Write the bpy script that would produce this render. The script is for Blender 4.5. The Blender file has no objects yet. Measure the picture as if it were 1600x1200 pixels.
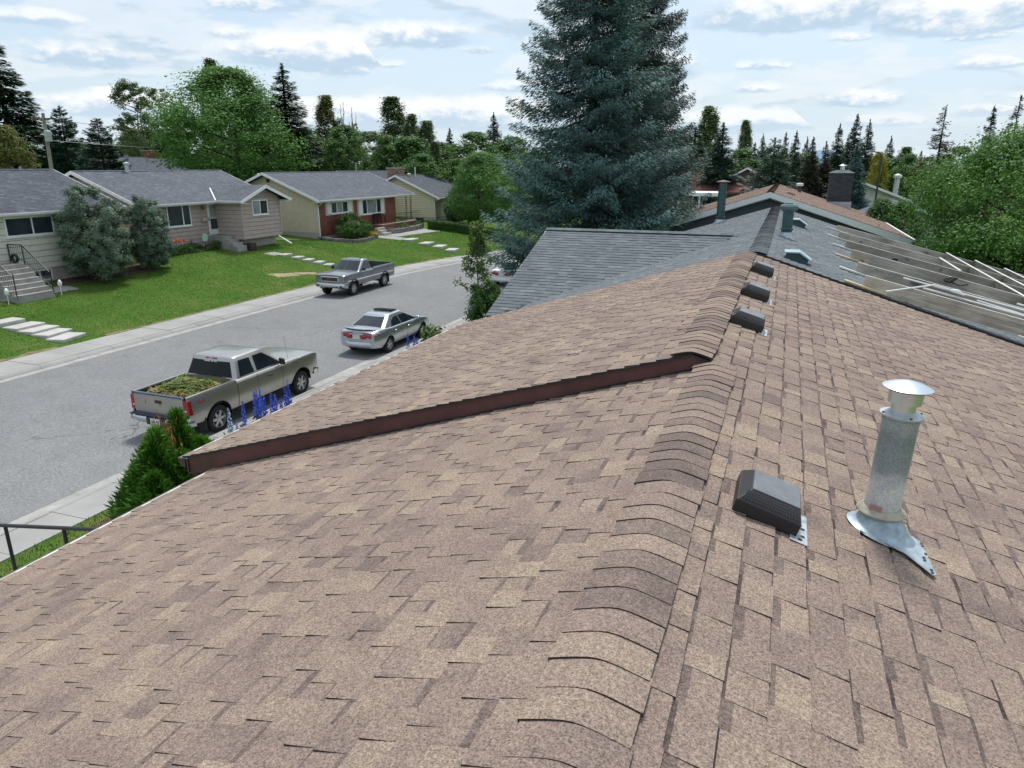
import bpy, math, random
import numpy as np
from mathutils import Vector, Matrix, Euler

# ---------------------------------------------------------------- camera, sky, sun, exposure
C = bpy.data.collections.new('place'); bpy.context.scene.collection.children.link(C)
SC = bpy.context.scene
FPX, CAM_Z = 1110.0, 7.0
PITCH, YAW = math.radians(17.03), math.radians(20.67)
cam_d = bpy.data.cameras.new('camera'); cam = bpy.data.objects.new('camera', cam_d); C.objects.link(cam)
cam_d.sensor_width = 36.0; cam_d.lens = FPX/1600*36.0; cam_d.clip_start = 0.05; cam_d.clip_end = 9000
_a = Vector((-math.sin(YAW)*math.cos(PITCH), math.cos(YAW)*math.cos(PITCH), -math.sin(PITCH)))
_r = Vector((math.cos(YAW), math.sin(YAW), 0)); _u = _r.cross(_a)
cam.matrix_world = Matrix(((_r.x,_u.x,-_a.x,0),(_r.y,_u.y,-_a.y,0),(_r.z,_u.z,-_a.z,CAM_Z),(0,0,0,1)))
SC.camera = cam
CA, CR, CU = np.array(_a), np.array(_r), np.array(_u)

W = bpy.data.worlds.new('World'); SC.world = W; W.use_nodes = True
wn, wl = W.node_tree.nodes, W.node_tree.links
wn.clear()
SUN_DIR = Vector((-0.06, 0.42, 0.90)).normalized()      # towards the sun
def N(nt, t, **k):
    n = nt.nodes.new(t)
    for a, b in k.items(): setattr(n, a, b)
    return n
def mth(nt, op, a, b=None, c=None, clamp=False):
    n = N(nt, 'ShaderNodeMath', operation=op); n.use_clamp = clamp
    for i, v in enumerate((a, b, c)):
        if v is None: continue
        if isinstance(v, (int, float)): n.inputs[i].default_value = v
        else: nt.links.new(v, n.inputs[i])
    return n.outputs[0]
def mixc(nt, f, a, b, mode='MIX'):
    n = N(nt, 'ShaderNodeMix', data_type='RGBA', blend_type=mode)
    for i, v in ((0, f), (6, a), (7, b)):
        if isinstance(v, (int, float)): n.inputs[i].default_value = v
        elif isinstance(v, tuple): n.inputs[i].default_value = v if len(v) == 4 else v + (1,)
        else: nt.links.new(v, n.inputs[i])
    return n.outputs[2]
def smooth(nt, v, lo, hi):
    n = N(nt, 'ShaderNodeMapRange', interpolation_type='SMOOTHSTEP'); nt.links.new(v, n.inputs[0])
    n.inputs[1].default_value = lo; n.inputs[2].default_value = hi
    return n.outputs[0]
def build_sky():
    nt = W.node_tree
    sky = N(nt, 'ShaderNodeTexSky', sky_type='NISHITA'); sky.sun_disc = False
    sky.sun_elevation = math.asin(SUN_DIR.z); sky.sun_rotation = math.atan2(SUN_DIR.x, SUN_DIR.y)
    sky.air_density = 1.0; sky.dust_density = 1.6; sky.ozone_density = 1.5
    tc = N(nt, 'ShaderNodeTexCoord'); sp = N(nt, 'ShaderNodeSeparateXYZ'); wl.new(tc.outputs['Generated'], sp.inputs[0])
    az = mth(nt, 'ARCTAN2', sp.outputs[0], sp.outputs[1])
    el = mth(nt, 'ARCSINE', sp.outputs[2])
    elp = mth(nt, 'MAXIMUM', el, 0.0)
    # cloud layer: bands get flatter towards the horizon
    zz = mth(nt, 'MULTIPLY', mth(nt, 'POWER', mth(nt, 'ADD', elp, 0.02), 0.72), 6.5)
    def coord(da, dz, s):
        cb = N(nt, 'ShaderNodeCombineXYZ')
        wl.new(mth(nt, 'MULTIPLY', mth(nt, 'ADD', az, da), s), cb.inputs[0])
        wl.new(mth(nt, 'MULTIPLY', mth(nt, 'ADD', zz, dz), s*.46), cb.inputs[1])
        return cb.outputs[0]
    def fbm(vec, scale, det, rough=.55, dist=0.0, seed=0.0):
        n = N(nt, 'ShaderNodeTexNoise', noise_dimensions='4D'); wl.new(vec, n.inputs['Vector'])
        n.inputs['W'].default_value = seed; n.inputs['Scale'].default_value = scale; n.inputs['Detail'].default_value = det
        n.inputs['Roughness'].default_value = rough; n.inputs['Distortion'].default_value = dist
        return n.outputs[0]
    S = 5.6; SEED = 3.1
    d0 = fbm(coord(0, 0, S), 1.0, 11, .60, .25, SEED)
    d1 = fbm(coord(.0, .17, S), 1.0, 5, .52, .25, SEED)       # same field higher up: tells tops from bases
    big = fbm(coord(0, 0, 1.5), 1.0, 3, .5, 0, 5.2)
    dens = mth(nt, 'ADD', d0, mth(nt, 'MULTIPLY', mth(nt, 'SUBTRACT', big, .5), .30))
    cov = smooth(nt, dens, .47, .55)
    rise = mth(nt, 'SUBTRACT', d1, d0)
    base = smooth(nt, rise, -.01, .11)                      # more cloud above this point: we look at a blue grey base
    fine = fbm(coord(0, 0, S*4), 1.0, 6, .6, .2, 1.0)
    lit = mixc(nt, base, (6.7, 6.8, 6.85), (2.9, 3.75, 4.6))
    lit = mixc(nt, mth(nt, 'MULTIPLY', smooth(nt, fine, .42, .7), .3), lit, (4.5, 5.2, 5.8))
    veiln = fbm(coord(2.0, 0, 2.2), 1.0, 5, .5, .3, 11.0)
    veil = mth(nt, 'ADD', mth(nt, 'MULTIPLY', smooth(nt, veiln, .35, .7), .40), .42)
    clear = mixc(nt, veil, sky.outputs[0], (5.2, 6.15, 6.95))
    low = mth(nt, 'SUBTRACT', 1.0, smooth(nt, elp, .0, .18))
    clear = mixc(nt, mth(nt, 'MULTIPLY', low, .7), clear, (4.7, 5.65, 6.45))
    up = mth(nt, 'MULTIPLY', cov, mth(nt, 'ADD', .10, mth(nt, 'MULTIPLY', smooth(nt, elp, .0, .12), .32)))
    col = mixc(nt, up, clear, lit)
    def cumulus(col, da, dz, sx, sy, rmin, rvar, seed, op):      # separate heaps: knobbly tops, flatter blue grey bases
        cb = N(nt, 'ShaderNodeCombineXYZ')
        wl.new(mth(nt, 'MULTIPLY', mth(nt, 'ADD', az, da), sx), cb.inputs[0]); wl.new(mth(nt, 'MULTIPLY', mth(nt, 'ADD', zz, dz), sy), cb.inputs[1])
        vo = N(nt, 'ShaderNodeTexVoronoi', voronoi_dimensions='2D', feature='F1'); vo.inputs['Scale'].default_value = 1; vo.inputs['Randomness'].default_value = .9; wl.new(cb.outputs[0], vo.inputs['Vector'])
        df = N(nt, 'ShaderNodeVectorMath', operation='SUBTRACT'); wl.new(cb.outputs[0], df.inputs[0]); wl.new(vo.outputs['Position'], df.inputs[1])
        sd = N(nt, 'ShaderNodeSeparateXYZ'); wl.new(df.outputs[0], sd.inputs[0]); sc_ = N(nt, 'ShaderNodeSeparateColor'); wl.new(vo.outputs['Color'], sc_.inputs[0])
        R_ = mth(nt, 'ADD', rmin, mth(nt, 'MULTIPLY', sc_.outputs[0], rvar))
        n1 = mth(nt, 'SUBTRACT', fbm(cb.outputs[0], 3.2, 9, .58, .2, seed), .5); n2 = mth(nt, 'SUBTRACT', fbm(cb.outputs[0], 8.0, 6, .6, .3, seed+3), .5)
        dy = mth(nt, 'ADD', sd.outputs[1], mth(nt, 'MULTIPLY', n2, .10)); dn = mth(nt, 'MULTIPLY', mth(nt, 'MINIMUM', dy, 0.0), 3.0); dp = mth(nt, 'MULTIPLY', mth(nt, 'MAXIMUM', dy, 0.0), 1.25)
        dyy = mth(nt, 'ADD', dn, dp); dx = mth(nt, 'MULTIPLY', sd.outputs[0], .80)
        d = mth(nt, 'SQRT', mth(nt, 'ADD', mth(nt, 'MULTIPLY', dx, dx), mth(nt, 'MULTIPLY', dyy, dyy)))
        den = mth(nt, 'ADD', mth(nt, 'SUBTRACT', R_, d), mth(nt, 'ADD', mth(nt, 'MULTIPLY', n1, .55), mth(nt, 'MULTIPLY', n2, .14)))
        cv = mth(nt, 'MULTIPLY', smooth(nt, den, -.05, .14), mth(nt, 'MULTIPLY', op, mth(nt, 'ADD', .25, mth(nt, 'MULTIPLY', smooth(nt, elp, .0, .09), .75))))
        t = mth(nt, 'ADD', mth(nt, 'DIVIDE', dy, R_), mth(nt, 'ADD', mth(nt, 'MULTIPLY', n1, 1.6), mth(nt, 'MULTIPLY', n2, 1.0)))
        c = mixc(nt, smooth(nt, t, -.10, .42), (3.7, 4.75, 5.8), (7.0, 7.1, 7.15))
        return mixc(nt, cv, col, c)
    col = cumulus(col, 3.0, 5.0, 9.0, 2.6, .05, .32, 2.0, .7)
    col = cumulus(col, 1.13, .75, 5.2, 1.35, .14, .44, 8.0, .92)
    bg = N(nt, 'ShaderNodeBackground'); bg.inputs[1].default_value = 0.10
    out = N(nt, 'ShaderNodeOutputWorld'); wl.new(col, bg.inputs[0]); wl.new(bg.outputs[0], out.inputs[0])
build_sky()
sun_d = bpy.data.lights.new('sun', 'SUN'); sun_d.energy = 2.3; sun_d.angle = math.radians(10); sun_d.color = (1.0, .965, .91)
sun = bpy.data.objects.new('sun', sun_d); C.objects.link(sun)
sun.rotation_euler = SUN_DIR.to_track_quat('Z', 'Y').to_euler(); sun.location = (-30, 5, 60)
vs = SC.view_settings
SC.display_settings.display_device = 'sRGB'; vs.view_transform = 'Standard'; vs.look = 'None'; vs.gamma = 1.0; vs.use_curve_mapping = False
vs.exposure = 0.55
SC.cycles.max_bounces = 6; SC.cycles.diffuse_bounces = 3; SC.cycles.transmission_bounces = 4; SC.cycles.transparent_max_bounces = 8
SC.cycles.use_denoising = True

# ---------------------------------------------------------------- helpers
rng = np.random.default_rng(5); random.seed(5)
WM = {}
def link(o, parent=None, local=False):
    C.objects.link(o)
    if parent is not None:
        o.parent = parent
        if not local: o.matrix_parent_inverse = WM.get(parent, Matrix.Identity(4)).inverted()
        WM[o] = (WM.get(parent, Matrix.Identity(4)) if local else Matrix.Identity(4)) @ Matrix.Translation(o.location)
    return o
def thing(name, label, cat, loc=(0, 0, 0), rz=0.0, group=None):
    o = bpy.data.objects.new(name, None); o.empty_display_size = .3; C.objects.link(o)
    o.location = loc; o.rotation_euler = (0, 0, rz); o['label'] = label; o['category'] = cat
    if group: o['group'] = group
    WM[o] = Matrix.LocRotScale(Vector(loc), Euler((0, 0, rz)), None)
    return o
def tag(o, label=None, cat=None, group=None, kind=None):
    for k, v in (('label', label), ('category', cat), ('group', group), ('kind', kind)):
        if v: o[k] = v
    return o
def npmesh(name, V, F, mat=None, tone=None, smooth=False):
    V = np.asarray(V, np.float32).reshape(-1, 3); F = np.asarray(F, np.int32)
    me = bpy.data.meshes.new(name); me.vertices.add(len(V)); me.vertices.foreach_set('co', V.ravel())
    n, k = F.shape
    me.loops.add(n*k); me.loops.foreach_set('vertex_index', F.ravel())
    me.polygons.add(n); me.polygons.foreach_set('loop_start', np.arange(0, n*k, k, dtype=np.int32))
    me.update(calc_edges=True)
    if smooth: me.shade_smooth()
    else: me.shade_flat()
    if tone is not None:
        at = me.attributes.new('tone', 'FLOAT', 'FACE'); at.data.foreach_set('value', np.asarray(tone, np.float32))
    if mat: me.materials.append(mat)
    return me
class MB:
    def __init__(s): s.v = []; s.f = []
    def add(s, V, F):
        b = len(s.v); s.v += [tuple(map(float, p)) for p in V]; s.f += [tuple(b+i for i in f) for f in F]; return s
    def box(s, x0, x1, y0, y1, z0, z1, M=None):
        V = [Vector((x, y, z)) for z in (z0, z1) for y in (y0, y1) for x in (x0, x1)]
        if M is not None: V = [M @ p for p in V]
        return s.add(V, [(0,2,3,1),(4,5,7,6),(0,1,5,4),(2,6,7,3),(0,4,6,2),(1,3,7,5)])
    def hexa(s, P):          # 8 points: bottom loop, top loop
        return s.add(P, [(3,2,1,0),(4,5,6,7),(0,1,5,4),(1,2,6,5),(2,3,7,6),(3,0,4,7)])
    def prism(s, pts, d):    # planar loop of 3d points, extruded by vector d
        n = len(pts); d = Vector(d); P = [Vector(p) for p in pts]
        return s.add(P + [p+d for p in P], [tuple(range(n))[::-1], tuple(range(n, 2*n))] + [(i, (i+1) % n, n+(i+1) % n, n+i) for i in range(n)])
    def tube(s, pts, rs, n=8, cap=True):
        pts = [Vector(p) for p in pts]
        if not isinstance(rs, (list, tuple)): rs = [rs]*len(pts)
        V = []; F = []
        for i, p in enumerate(pts):
            t = (pts[min(i+1, len(pts)-1)] - pts[max(i-1, 0)]).normalized()
            a = t.cross(Vector((0, 0, 1)) if abs(t.z) < .9 else Vector((1, 0, 0))).normalized(); b = t.cross(a)
            for k in range(n):
                w = 2*math.pi*k/n; V.append(p + (a*math.cos(w) + b*math.sin(w))*rs[i])
        for i in range(len(pts)-1):
            for k in range(n): F.append((i*n+k, i*n+(k+1) % n, (i+1)*n+(k+1) % n, (i+1)*n+k))
        if cap: F += [tuple(range(n))[::-1], tuple((len(pts)-1)*n+k for k in range(n))]
        return s.add(V, F)
    def lathe(s, prof, n=24, M=None, cap=False):   # prof [(r,z)]
        V = []; F = []
        for r, z in prof:
            for k in range(n):
                w = 2*math.pi*k/n; p = Vector((r*math.cos(w), r*math.sin(w), z)); V.append(M @ p if M is not None else p)
        for i in range(len(prof)-1):
            for k in range(n): F.append((i*n+k, i*n+(k+1) % n, (i+1)*n+(k+1) % n, (i+1)*n+k))
        if cap: F += [tuple(range(n))[::-1], tuple((len(prof)-1)*n+k for k in range(n))]
        return s.add(V, F)
    def grid(s, P):   # P[i][j] points
        m = len(P[0]); V = [q for r in P for q in r]
        return s.add(V, [(i*m+j, i*m+j+1, (i+1)*m+j+1, (i+1)*m+j) for i in range(len(P)-1) for j in range(m-1)])
    def obj(s, name, mat, parent=None, local=False, smooth=False, bevel=0.0, seg=2, flip=False):
        me = bpy.data.meshes.new(name); me.from_pydata(s.v, [], s.f); me.materials.append(mat)
        if smooth:
            me.polygons.foreach_set('use_smooth', np.ones(len(me.polygons), bool))
            if smooth != 'all': me.set_sharp_from_angle(angle=math.radians(38))
        me.update()
        o = bpy.data.objects.new(name, me); link(o, parent, local)
        if bevel:
            m = o.modifiers.new('b', 'BEVEL'); m.width = bevel; m.segments = seg; m.limit_method = 'ANGLE'; m.angle_limit = math.radians(40)
        return o
def copy_tree(o, parent=None):
    c = o.copy(); C.objects.link(c)
    if parent is not None: c.parent = parent
    for ch in o.children: copy_tree(ch, c)
    return c

# ---------------------------------------------------------------- materials
MATS = {}
def new_mat(name):
    m = bpy.data.materials.new(name); m.use_nodes = True; nt = m.node_tree; nt.nodes.clear()
    b = N(nt, 'ShaderNodeBsdfPrincipled'); o = N(nt, 'ShaderNodeOutputMaterial'); nt.links.new(b.outputs[0], o.inputs[0])
    return m, nt, b
def noise(nt, scale, det=4, rough=.55, vec=None, seed=0.0, dim='3D', out=0):
    n = N(nt, 'ShaderNodeTexNoise', noise_dimensions=dim)
    n.inputs['Scale'].default_value = scale; n.inputs['Detail'].default_value = det; n.inputs['Roughness'].default_value = rough
    if vec is None: vec = N(nt, 'ShaderNodeNewGeometry').outputs['Position']
    nt.links.new(vec, n.inputs['Vector'])
    return n.outputs[out]
def ramp(nt, fac, stops, interp='LINEAR'):
    n = N(nt, 'ShaderNodeValToRGB'); cr = n.color_ramp; cr.interpolation = interp
    while len(cr.elements) < len(stops): cr.elements.new(.5)
    for e, (p, c) in zip(cr.elements, stops): e.position = p; e.color = tuple(c) + (1,)
    nt.links.new(fac, n.inputs[0]); return n.outputs[0]
def bump(nt, b, h, strength=.3, dist=.01):
    n = N(nt, 'ShaderNodeBump'); n.inputs['Strength'].default_value = strength; n.inputs['Distance'].default_value = dist
    nt.links.new(h, n.inputs['Height']); nt.links.new(n.outputs[0], b.inputs['Normal'])
def P(name, c, rough=.7, metal=0.0, var=.18, scale=3.0, bmp=0.0, bscale=40.0, spec=.5, coat=0.0, fine=0.0, fscale=60.0):
    if name in MATS: return MATS[name]
    m, nt, b = new_mat(name); MATS[name] = m
    f = noise(nt, scale, 5)
    lo = tuple(x*(1-var) for x in c); hi = tuple(min(1, x*(1+var)) for x in c)
    col = ramp(nt, f, [(.3, lo), (.7, hi)])
    if fine:
        g = noise(nt, fscale, 2); k = mth(nt, 'ADD', mth(nt, 'MULTIPLY', g, 2*fine), 1-fine)
        col = mixc(nt, 1.0, col, k, 'MULTIPLY')
    nt.links.new(col, b.inputs['Base Color'])
    b.inputs['Roughness'].default_value = rough; b.inputs['Metallic'].default_value = metal
    b.inputs['Specular IOR Level'].default_value = spec
    if coat: b.inputs['Coat Weight'].default_value = coat; b.inputs['Coat Roughness'].default_value = .05
    if bmp: bump(nt, b, noise(nt, bscale, 4), bmp, .02)
    return m
def shingle_mat(name, stops, gran=260.0, gstr=.42, patch=1.2, blend=5.5):
    m, nt, b = new_mat(name); MATS[name] = m
    at = N(nt, 'ShaderNodeAttribute', attribute_name='tone')
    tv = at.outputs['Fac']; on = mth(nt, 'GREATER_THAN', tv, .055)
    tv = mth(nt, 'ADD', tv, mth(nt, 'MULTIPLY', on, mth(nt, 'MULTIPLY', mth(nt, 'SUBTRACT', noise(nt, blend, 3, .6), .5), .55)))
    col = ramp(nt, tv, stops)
    g1 = noise(nt, gran, 2, .7); g2 = noise(nt, gran*.42, 2, .6); pt = noise(nt, patch, 4)
    k = ramp(nt, g1, [(.30, (1-gstr*1.25,)*3), (.5, (1, 1, 1)), (.72, (1+gstr*.95, 1+gstr*.9, 1+gstr*.8))])
    k2 = ramp(nt, g2, [(.3, (1-gstr*.55, 1-gstr*.58, 1-gstr*.6)), (.7, (1+gstr*.45, 1+gstr*.43, 1+gstr*.4))])
    k3 = ramp(nt, pt, [(.3, (.88, .87, .88)), (.7, (1.1, 1.1, 1.08))])
    col = mixc(nt, 1.0, mixc(nt, 1.0, mixc(nt, 1.0, col, k, 'MULTIPLY'), k2, 'MULTIPLY'), k3, 'MULTIPLY')
    nt.links.new(col, b.inputs['Base Color']); b.inputs['Roughness'].default_value = .92; b.inputs['Specular IOR Level'].default_value = .25
    bump(nt, b, g1, .55, .004)
    return m
def leaf_mat(name, lo, hi, trans=.3, rough=.6):
    m = bpy.data.materials.new(name); m.use_nodes = True; nt = m.node_tree; nt.nodes.clear(); MATS[name] = m
    at = N(nt, 'ShaderNodeAttribute', attribute_name='tone')
    col = ramp(nt, at.outputs['Fac'], [(0, lo), (1, hi)])
    oi = N(nt, 'ShaderNodeObjectInfo')
    col = mixc(nt, mth(nt, 'MULTIPLY', oi.outputs['Random'], .35), col, mixc(nt, 1.0, col, (.72, .86, .9), 'MULTIPLY'))
    b = N(nt, 'ShaderNodeBsdfPrincipled'); nt.links.new(col, b.inputs['Base Color']); b.inputs['Roughness'].default_value = rough
    b.inputs['Specular IOR Level'].default_value = .3
    t = N(nt, 'ShaderNodeBsdfTranslucent'); nt.links.new(mixc(nt, 1.0, col, (1.15, 1.2, .6), 'MULTIPLY'), t.inputs[0])
    mx = N(nt, 'ShaderNodeMixShader'); mx.inputs[0].default_value = trans
    nt.links.new(b.outputs[0], mx.inputs[1]); nt.links.new(t.outputs[0], mx.inputs[2])
    o = N(nt, 'ShaderNodeOutputMaterial'); nt.links.new(mx.outputs[0], o.inputs[0])
    return m
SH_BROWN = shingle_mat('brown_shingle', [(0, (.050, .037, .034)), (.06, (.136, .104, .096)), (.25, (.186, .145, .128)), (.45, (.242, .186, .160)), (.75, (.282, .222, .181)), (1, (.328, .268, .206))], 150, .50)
SH_GREY = shingle_mat('grey_shingle', [(0, (.050, .056, .062)), (.05, (.098, .116, .132)), (.4, (.124, .145, .162)), (.7, (.148, .169, .185)), (1, (.195, .214, .228))], 120, .35)
SH_SLATE = shingle_mat('slate_shingle', [(0, (.030, .034, .042)), (.05, (.060, .068, .086)), (.5, (.092, .104, .128)), (1, (.145, .158, .185))], 60, .3)
SH_ASH = shingle_mat('ash_shingle', [(0, (.045, .046, .05)), (.05, (.086, .096, .118)), (.5, (.126, .140, .168)), (1, (.178, .194, .226))], 60, .3)
SH_TAN = shingle_mat('tan_shingle', [(0, (.09, .056, .044)), (.05, (.14, .085, .065)), (.5, (.205, .146, .120)), (1, (.30, .225, .185))], 80, .35)
SH_RED = shingle_mat('red_shingle', [(0, (.07, .026, .026)), (.05, (.10, .035, .035)), (.5, (.15, .055, .052)), (1, (.19, .075, .07))], 60, .3)
DECK = P('dark_felt', (.05, .045, .042), .9)
MAROON = P('maroon_paint', (.105, .038, .036), .45, var=.25, scale=5, fine=.15, fscale=120)
WHITE = P('white_paint', (.83, .84, .84), .45, var=.05)
OFFWHITE = P('aged_white', (.62, .63, .60), .5, var=.12, scale=2)
BLACKM = P('black_metal', (.018, .020, .024), .4, var=.2)
DKBROWN = P('dark_brown', (.045, .03, .026), .5)
CONC = P('concrete', (.42, .40, .37), .85, var=.16, scale=1.2, fine=.12, fscale=45, bmp=.15, bscale=60)
CONC2 = P('grey_concrete', (.34, .33, .31), .85, var=.2, scale=2.5, fine=.14, fscale=40)
GALV = P('galvanised', (.50, .54, .56), .48, metal=.55, var=.22, scale=14, fine=.1, fscale=50)
STEEL = P('bright_steel', (.74, .76, .77), .28, metal=.85, var=.06, scale=20)
GLASS = P('window_glass', (.030, .040, .050), .06, var=.3, scale=.8, spec=.9)
CURTAIN = P('window_glass_curtain', (.30, .33, .35), .12, var=.45, scale=1.3, spec=.9)
SOIL = P('soil', (.085, .052, .036), .95, var=.35, scale=9, bmp=.5, bscale=25)

# ---------------------------------------------------------------- terrain, street, walks
def bend(y): return 3.2*(1+np.tanh((np.asarray(y, float)-55.0)/10.0))
_HY = [-50, 14, 28, 34, 44, 50, 70, 200]; _HZ = [1.3, 1.3, 1.4, 1.8, 1.75, 1.25, 1.1, 1.0]
def _sm(t): t = np.clip(t, 0, 1); return t*t*(3-2*t)
def ground_z(x, y):
    x = np.asarray(x, float); y = np.asarray(y, float); xs = x-bend(y); H = np.interp(y, _HY, _HZ)
    tl = (-26.4-xs)/9.0
    zl = .13+(H-.13)*(.45*np.clip(tl, 0, 1)+.55*_sm(tl))+np.clip((-36-xs)*.08, 0, 1.8)
    zr = .13+.55*_sm((xs+12.7)/5.5)
    return np.where(xs < -26.4, zl, np.where(xs > -12.7, zr, -.12))
def gz(x, y): return float(ground_z(x, y))
def grass_mat():
    m, nt, b = new_mat('lawn_grass'); MATS['lawn_grass'] = m
    n1 = noise(nt, .35, 5); n2 = noise(nt, 3.0, 4); n3 = noise(nt, 45, 2)
    c = ramp(nt, n1, [(.30, (.056, .132, .018)), (.5, (.076, .158, .025)), (.68, (.140, .182, .048))])
    c = mixc(nt, mth(nt, 'MULTIPLY', smooth(nt, n2, .5, .72), .5), c, (.165, .165, .055))
    c = mixc(nt, 1.0, c, ramp(nt, n3, [(.25, (.80, .80, .78)), (.75, (1.22, 1.22, 1.16))]), 'MULTIPLY')
    nt.links.new(c, b.inputs['Base Color']); b.inputs['Roughness'].default_value = .95; b.inputs['Specular IOR Level'].default_value = .1
    bump(nt, b, n3, .8, .05); return m
GRASS = grass_mat()
def road_mat():
    m, nt, b = new_mat('worn_asphalt'); MATS['worn_asphalt'] = m
    n1 = noise(nt, .16, 5); n2 = noise(nt, 13, 2, .7); n3 = noise(nt, 34, 2, .7); n4 = noise(nt, 1.3, 5)
    c = ramp(nt, n1, [(.35, (.192, .196, .200)), (.65, (.222, .225, .228))])
    c = mixc(nt, 1.0, c, ramp(nt, n2, [(.3, (.84,)*3), (.5, (.99,)*3), (.70, (1.2,)*3)]), 'MULTIPLY')
    c = mixc(nt, 1.0, c, ramp(nt, n3, [(.3, (.70,)*3), (.52, (1,)*3), (.72, (1.42,)*3)]), 'MULTIPLY')
    c = mixc(nt, 1.0, c, ramp(nt, n4, [(.3, (.93,)*3), (.7, (1.06,)*3)]), 'MULTIPLY')
    vo = N(nt, 'ShaderNodeTexVoronoi', feature='DISTANCE_TO_EDGE'); vo.inputs['Scale'].default_value = .16
    w = N(nt, 'ShaderNodeVectorMath', operation='ADD'); g = N(nt, 'ShaderNodeNewGeometry')
    nn = N(nt, 'ShaderNodeTexNoise'); nn.inputs['Scale'].default_value = .9; nn.inputs['Detail'].default_value = 5; nt.links.new(g.outputs['Position'], nn.inputs['Vector'])
    sc = N(nt, 'ShaderNodeVectorMath', operation='SCALE'); sc.inputs[3].default_value = 1.8; nt.links.new(nn.outputs[1], sc.inputs[0])
    nt.links.new(g.outputs['Position'], w.inputs[0]); nt.links.new(sc.outputs[0], w.inputs[1]); nt.links.new(w.outputs[0], vo.inputs['Vector'])
    cr = mth(nt, 'MULTIPLY', mth(nt, 'SUBTRACT', 1.0, smooth(nt, vo.outputs['Distance'], .0012, .0045)), smooth(nt, noise(nt, .25, 3), .52, .6))
    c = mixc(nt, mth(nt, 'MULTIPLY', cr, .7), c, (.05, .05, .05))
    nt.links.new(c, b.inputs['Base Color']); b.inputs['Roughness'].default_value = .9; b.inputs['Specular IOR Level'].default_value = .25
    bump(nt, b, n3, .5, .01); return m
ASPHALT = road_mat()
XS = np.unique(np.concatenate([np.array([-2500, -900, -400, -250, -160, -120, -95, -80]), np.arange(-72, 14, .8), np.array([-26.42, -26.38, -12.72, -12.68, 16, 22, 30, 50, 90, 180, 400, 900, 2500])]))
YS = np.unique(np.concatenate([np.array([-400, -100, -40, -15]), np.arange(-6, 100, 1.6), np.array([104, 112, 125, 150, 200, 300, 600, 1200, 3500])]))
gx, gy = np.meshgrid(XS, YS); GX = gx+bend(gy); GZ = ground_z(GX, gy)
idx = np.arange(gx.size).reshape(gx.shape)
Fq = np.stack([idx[:-1, :-1], idx[:-1, 1:], idx[1:, 1:], idx[1:, :-1]], -1).reshape(-1, 4)
o = bpy.data.objects.new('ground', npmesh('ground', np.stack([GX, gy, GZ], -1), Fq, GRASS, smooth=True)); link(o); tag(o, kind='structure')
def strip(prof, ys, name, mat, parent=None, jit=0.0):     # prof [(xs,z)] swept along the street
    ys = np.asarray(ys, float); V = []; m = len(prof)
    for y in ys:
        b = float(bend(y))
        for x, z in prof: V.append((x+b, y, z))
    F = [(i*m+j, i*m+j+1, (i+1)*m+j+1, (i+1)*m+j) for i in range(len(ys)-1) for j in range(m-1)]
    b = MB(); b.add(V, F); return b.obj(name, mat, parent)
yy = np.concatenate([np.arange(-60, 110, 1.5), [130, 180, 260]])
tag(strip([(-24.28, 0), (-19.2, .05), (-14.26, 0)], yy, 'road', ASPHALT), kind='structure')
CONC_OLD = P('walk_concrete', (.315, .312, .300), .88, var=.14, scale=.7, fine=.12, fscale=30)
for side, lo, hi in ((0, 0, 36), (1, 8, 74)):
    sg = 1 if side == 0 else -1; e = -14.28 if side == 0 else -24.26; far = -12.7 if side == 0 else -26.4
    base = strip([(e-.02*sg, -.03), (far, -.03)], yy, 'sidewalk', CONC2); tag(base, kind='structure')
    gut = strip([(e, .004), (e+.34*sg, .012)], yy, 'gutter_apron', CONC2, base)
    y = lo
    while y < hi:
        L = 1.52; ya, yb = y+.008, y+L-.008; ym = (ya+yb)/2
        for nm, pr in (('kerb_stone', [(e+.345*sg, -.02), (e+.345*sg, .02), (e+.43*sg, .09), (e+.52*sg, .118), (e+.60*sg, .122), (e+.60*sg, -.02)]),
                       ('paving_slab', [(e+.615*sg, -.02), (e+.615*sg, .126), (far, .14), (far, -.02)])):
            dz = random.uniform(-.004, .006); n = len(pr); V = []
            for yq in (ya, yb):
                for x, z in pr: V.append((x+float(bend(yq)), yq, z+(dz if z > 0 else 0)))
            F = [(j, j+1, n+j+1, n+j) for j in range(n-1)] + [tuple(range(n)), tuple(range(n, 2*n))]
            MB().add(V, F).obj(nm, CONC_OLD, base)
        y += L
    if side == 0: far_y = [(-60, lo), (hi, 110)]
    else: far_y = [(-60, lo), (y, 110)]
    for a, b_ in far_y:
        strip([(e+.345*sg, .02), (e+.43*sg, .09), (e+.6*sg, .122), (far, .14)], np.arange(a, b_+.1, 1.7), 'plain_walk', CONC_OLD, base)
def blades(name, n, xf, yr, h, w, mat, dens=None):
    y = rng.uniform(*yr, n); x = xf(y, rng.random(n)); z = ground_z(x, y)
    a = rng.uniform(0, 6.283, n); hh = h*rng.uniform(.5, 1.3, n); ww = w*rng.uniform(.6, 1.3, n)
    dx, dy = np.cos(a)*ww, np.sin(a)*ww; lx, ly = rng.normal(0, .35, (2, n))*hh
    V = np.stack([np.stack([x-dx, y-dy, z-.01], -1), np.stack([x+dx, y+dy, z-.01], -1), np.stack([x+lx, y+ly, z+hh], -1)], 1)
    o = bpy.data.objects.new(name, npmesh(name, V, np.arange(3*n).reshape(n, 3), mat, rng.random(n))); link(o); tag(o, kind='stuff'); return o
GRBL = leaf_mat('grass_blade', (.064, .142, .022), (.100, .172, .034), .2, .7)
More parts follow.
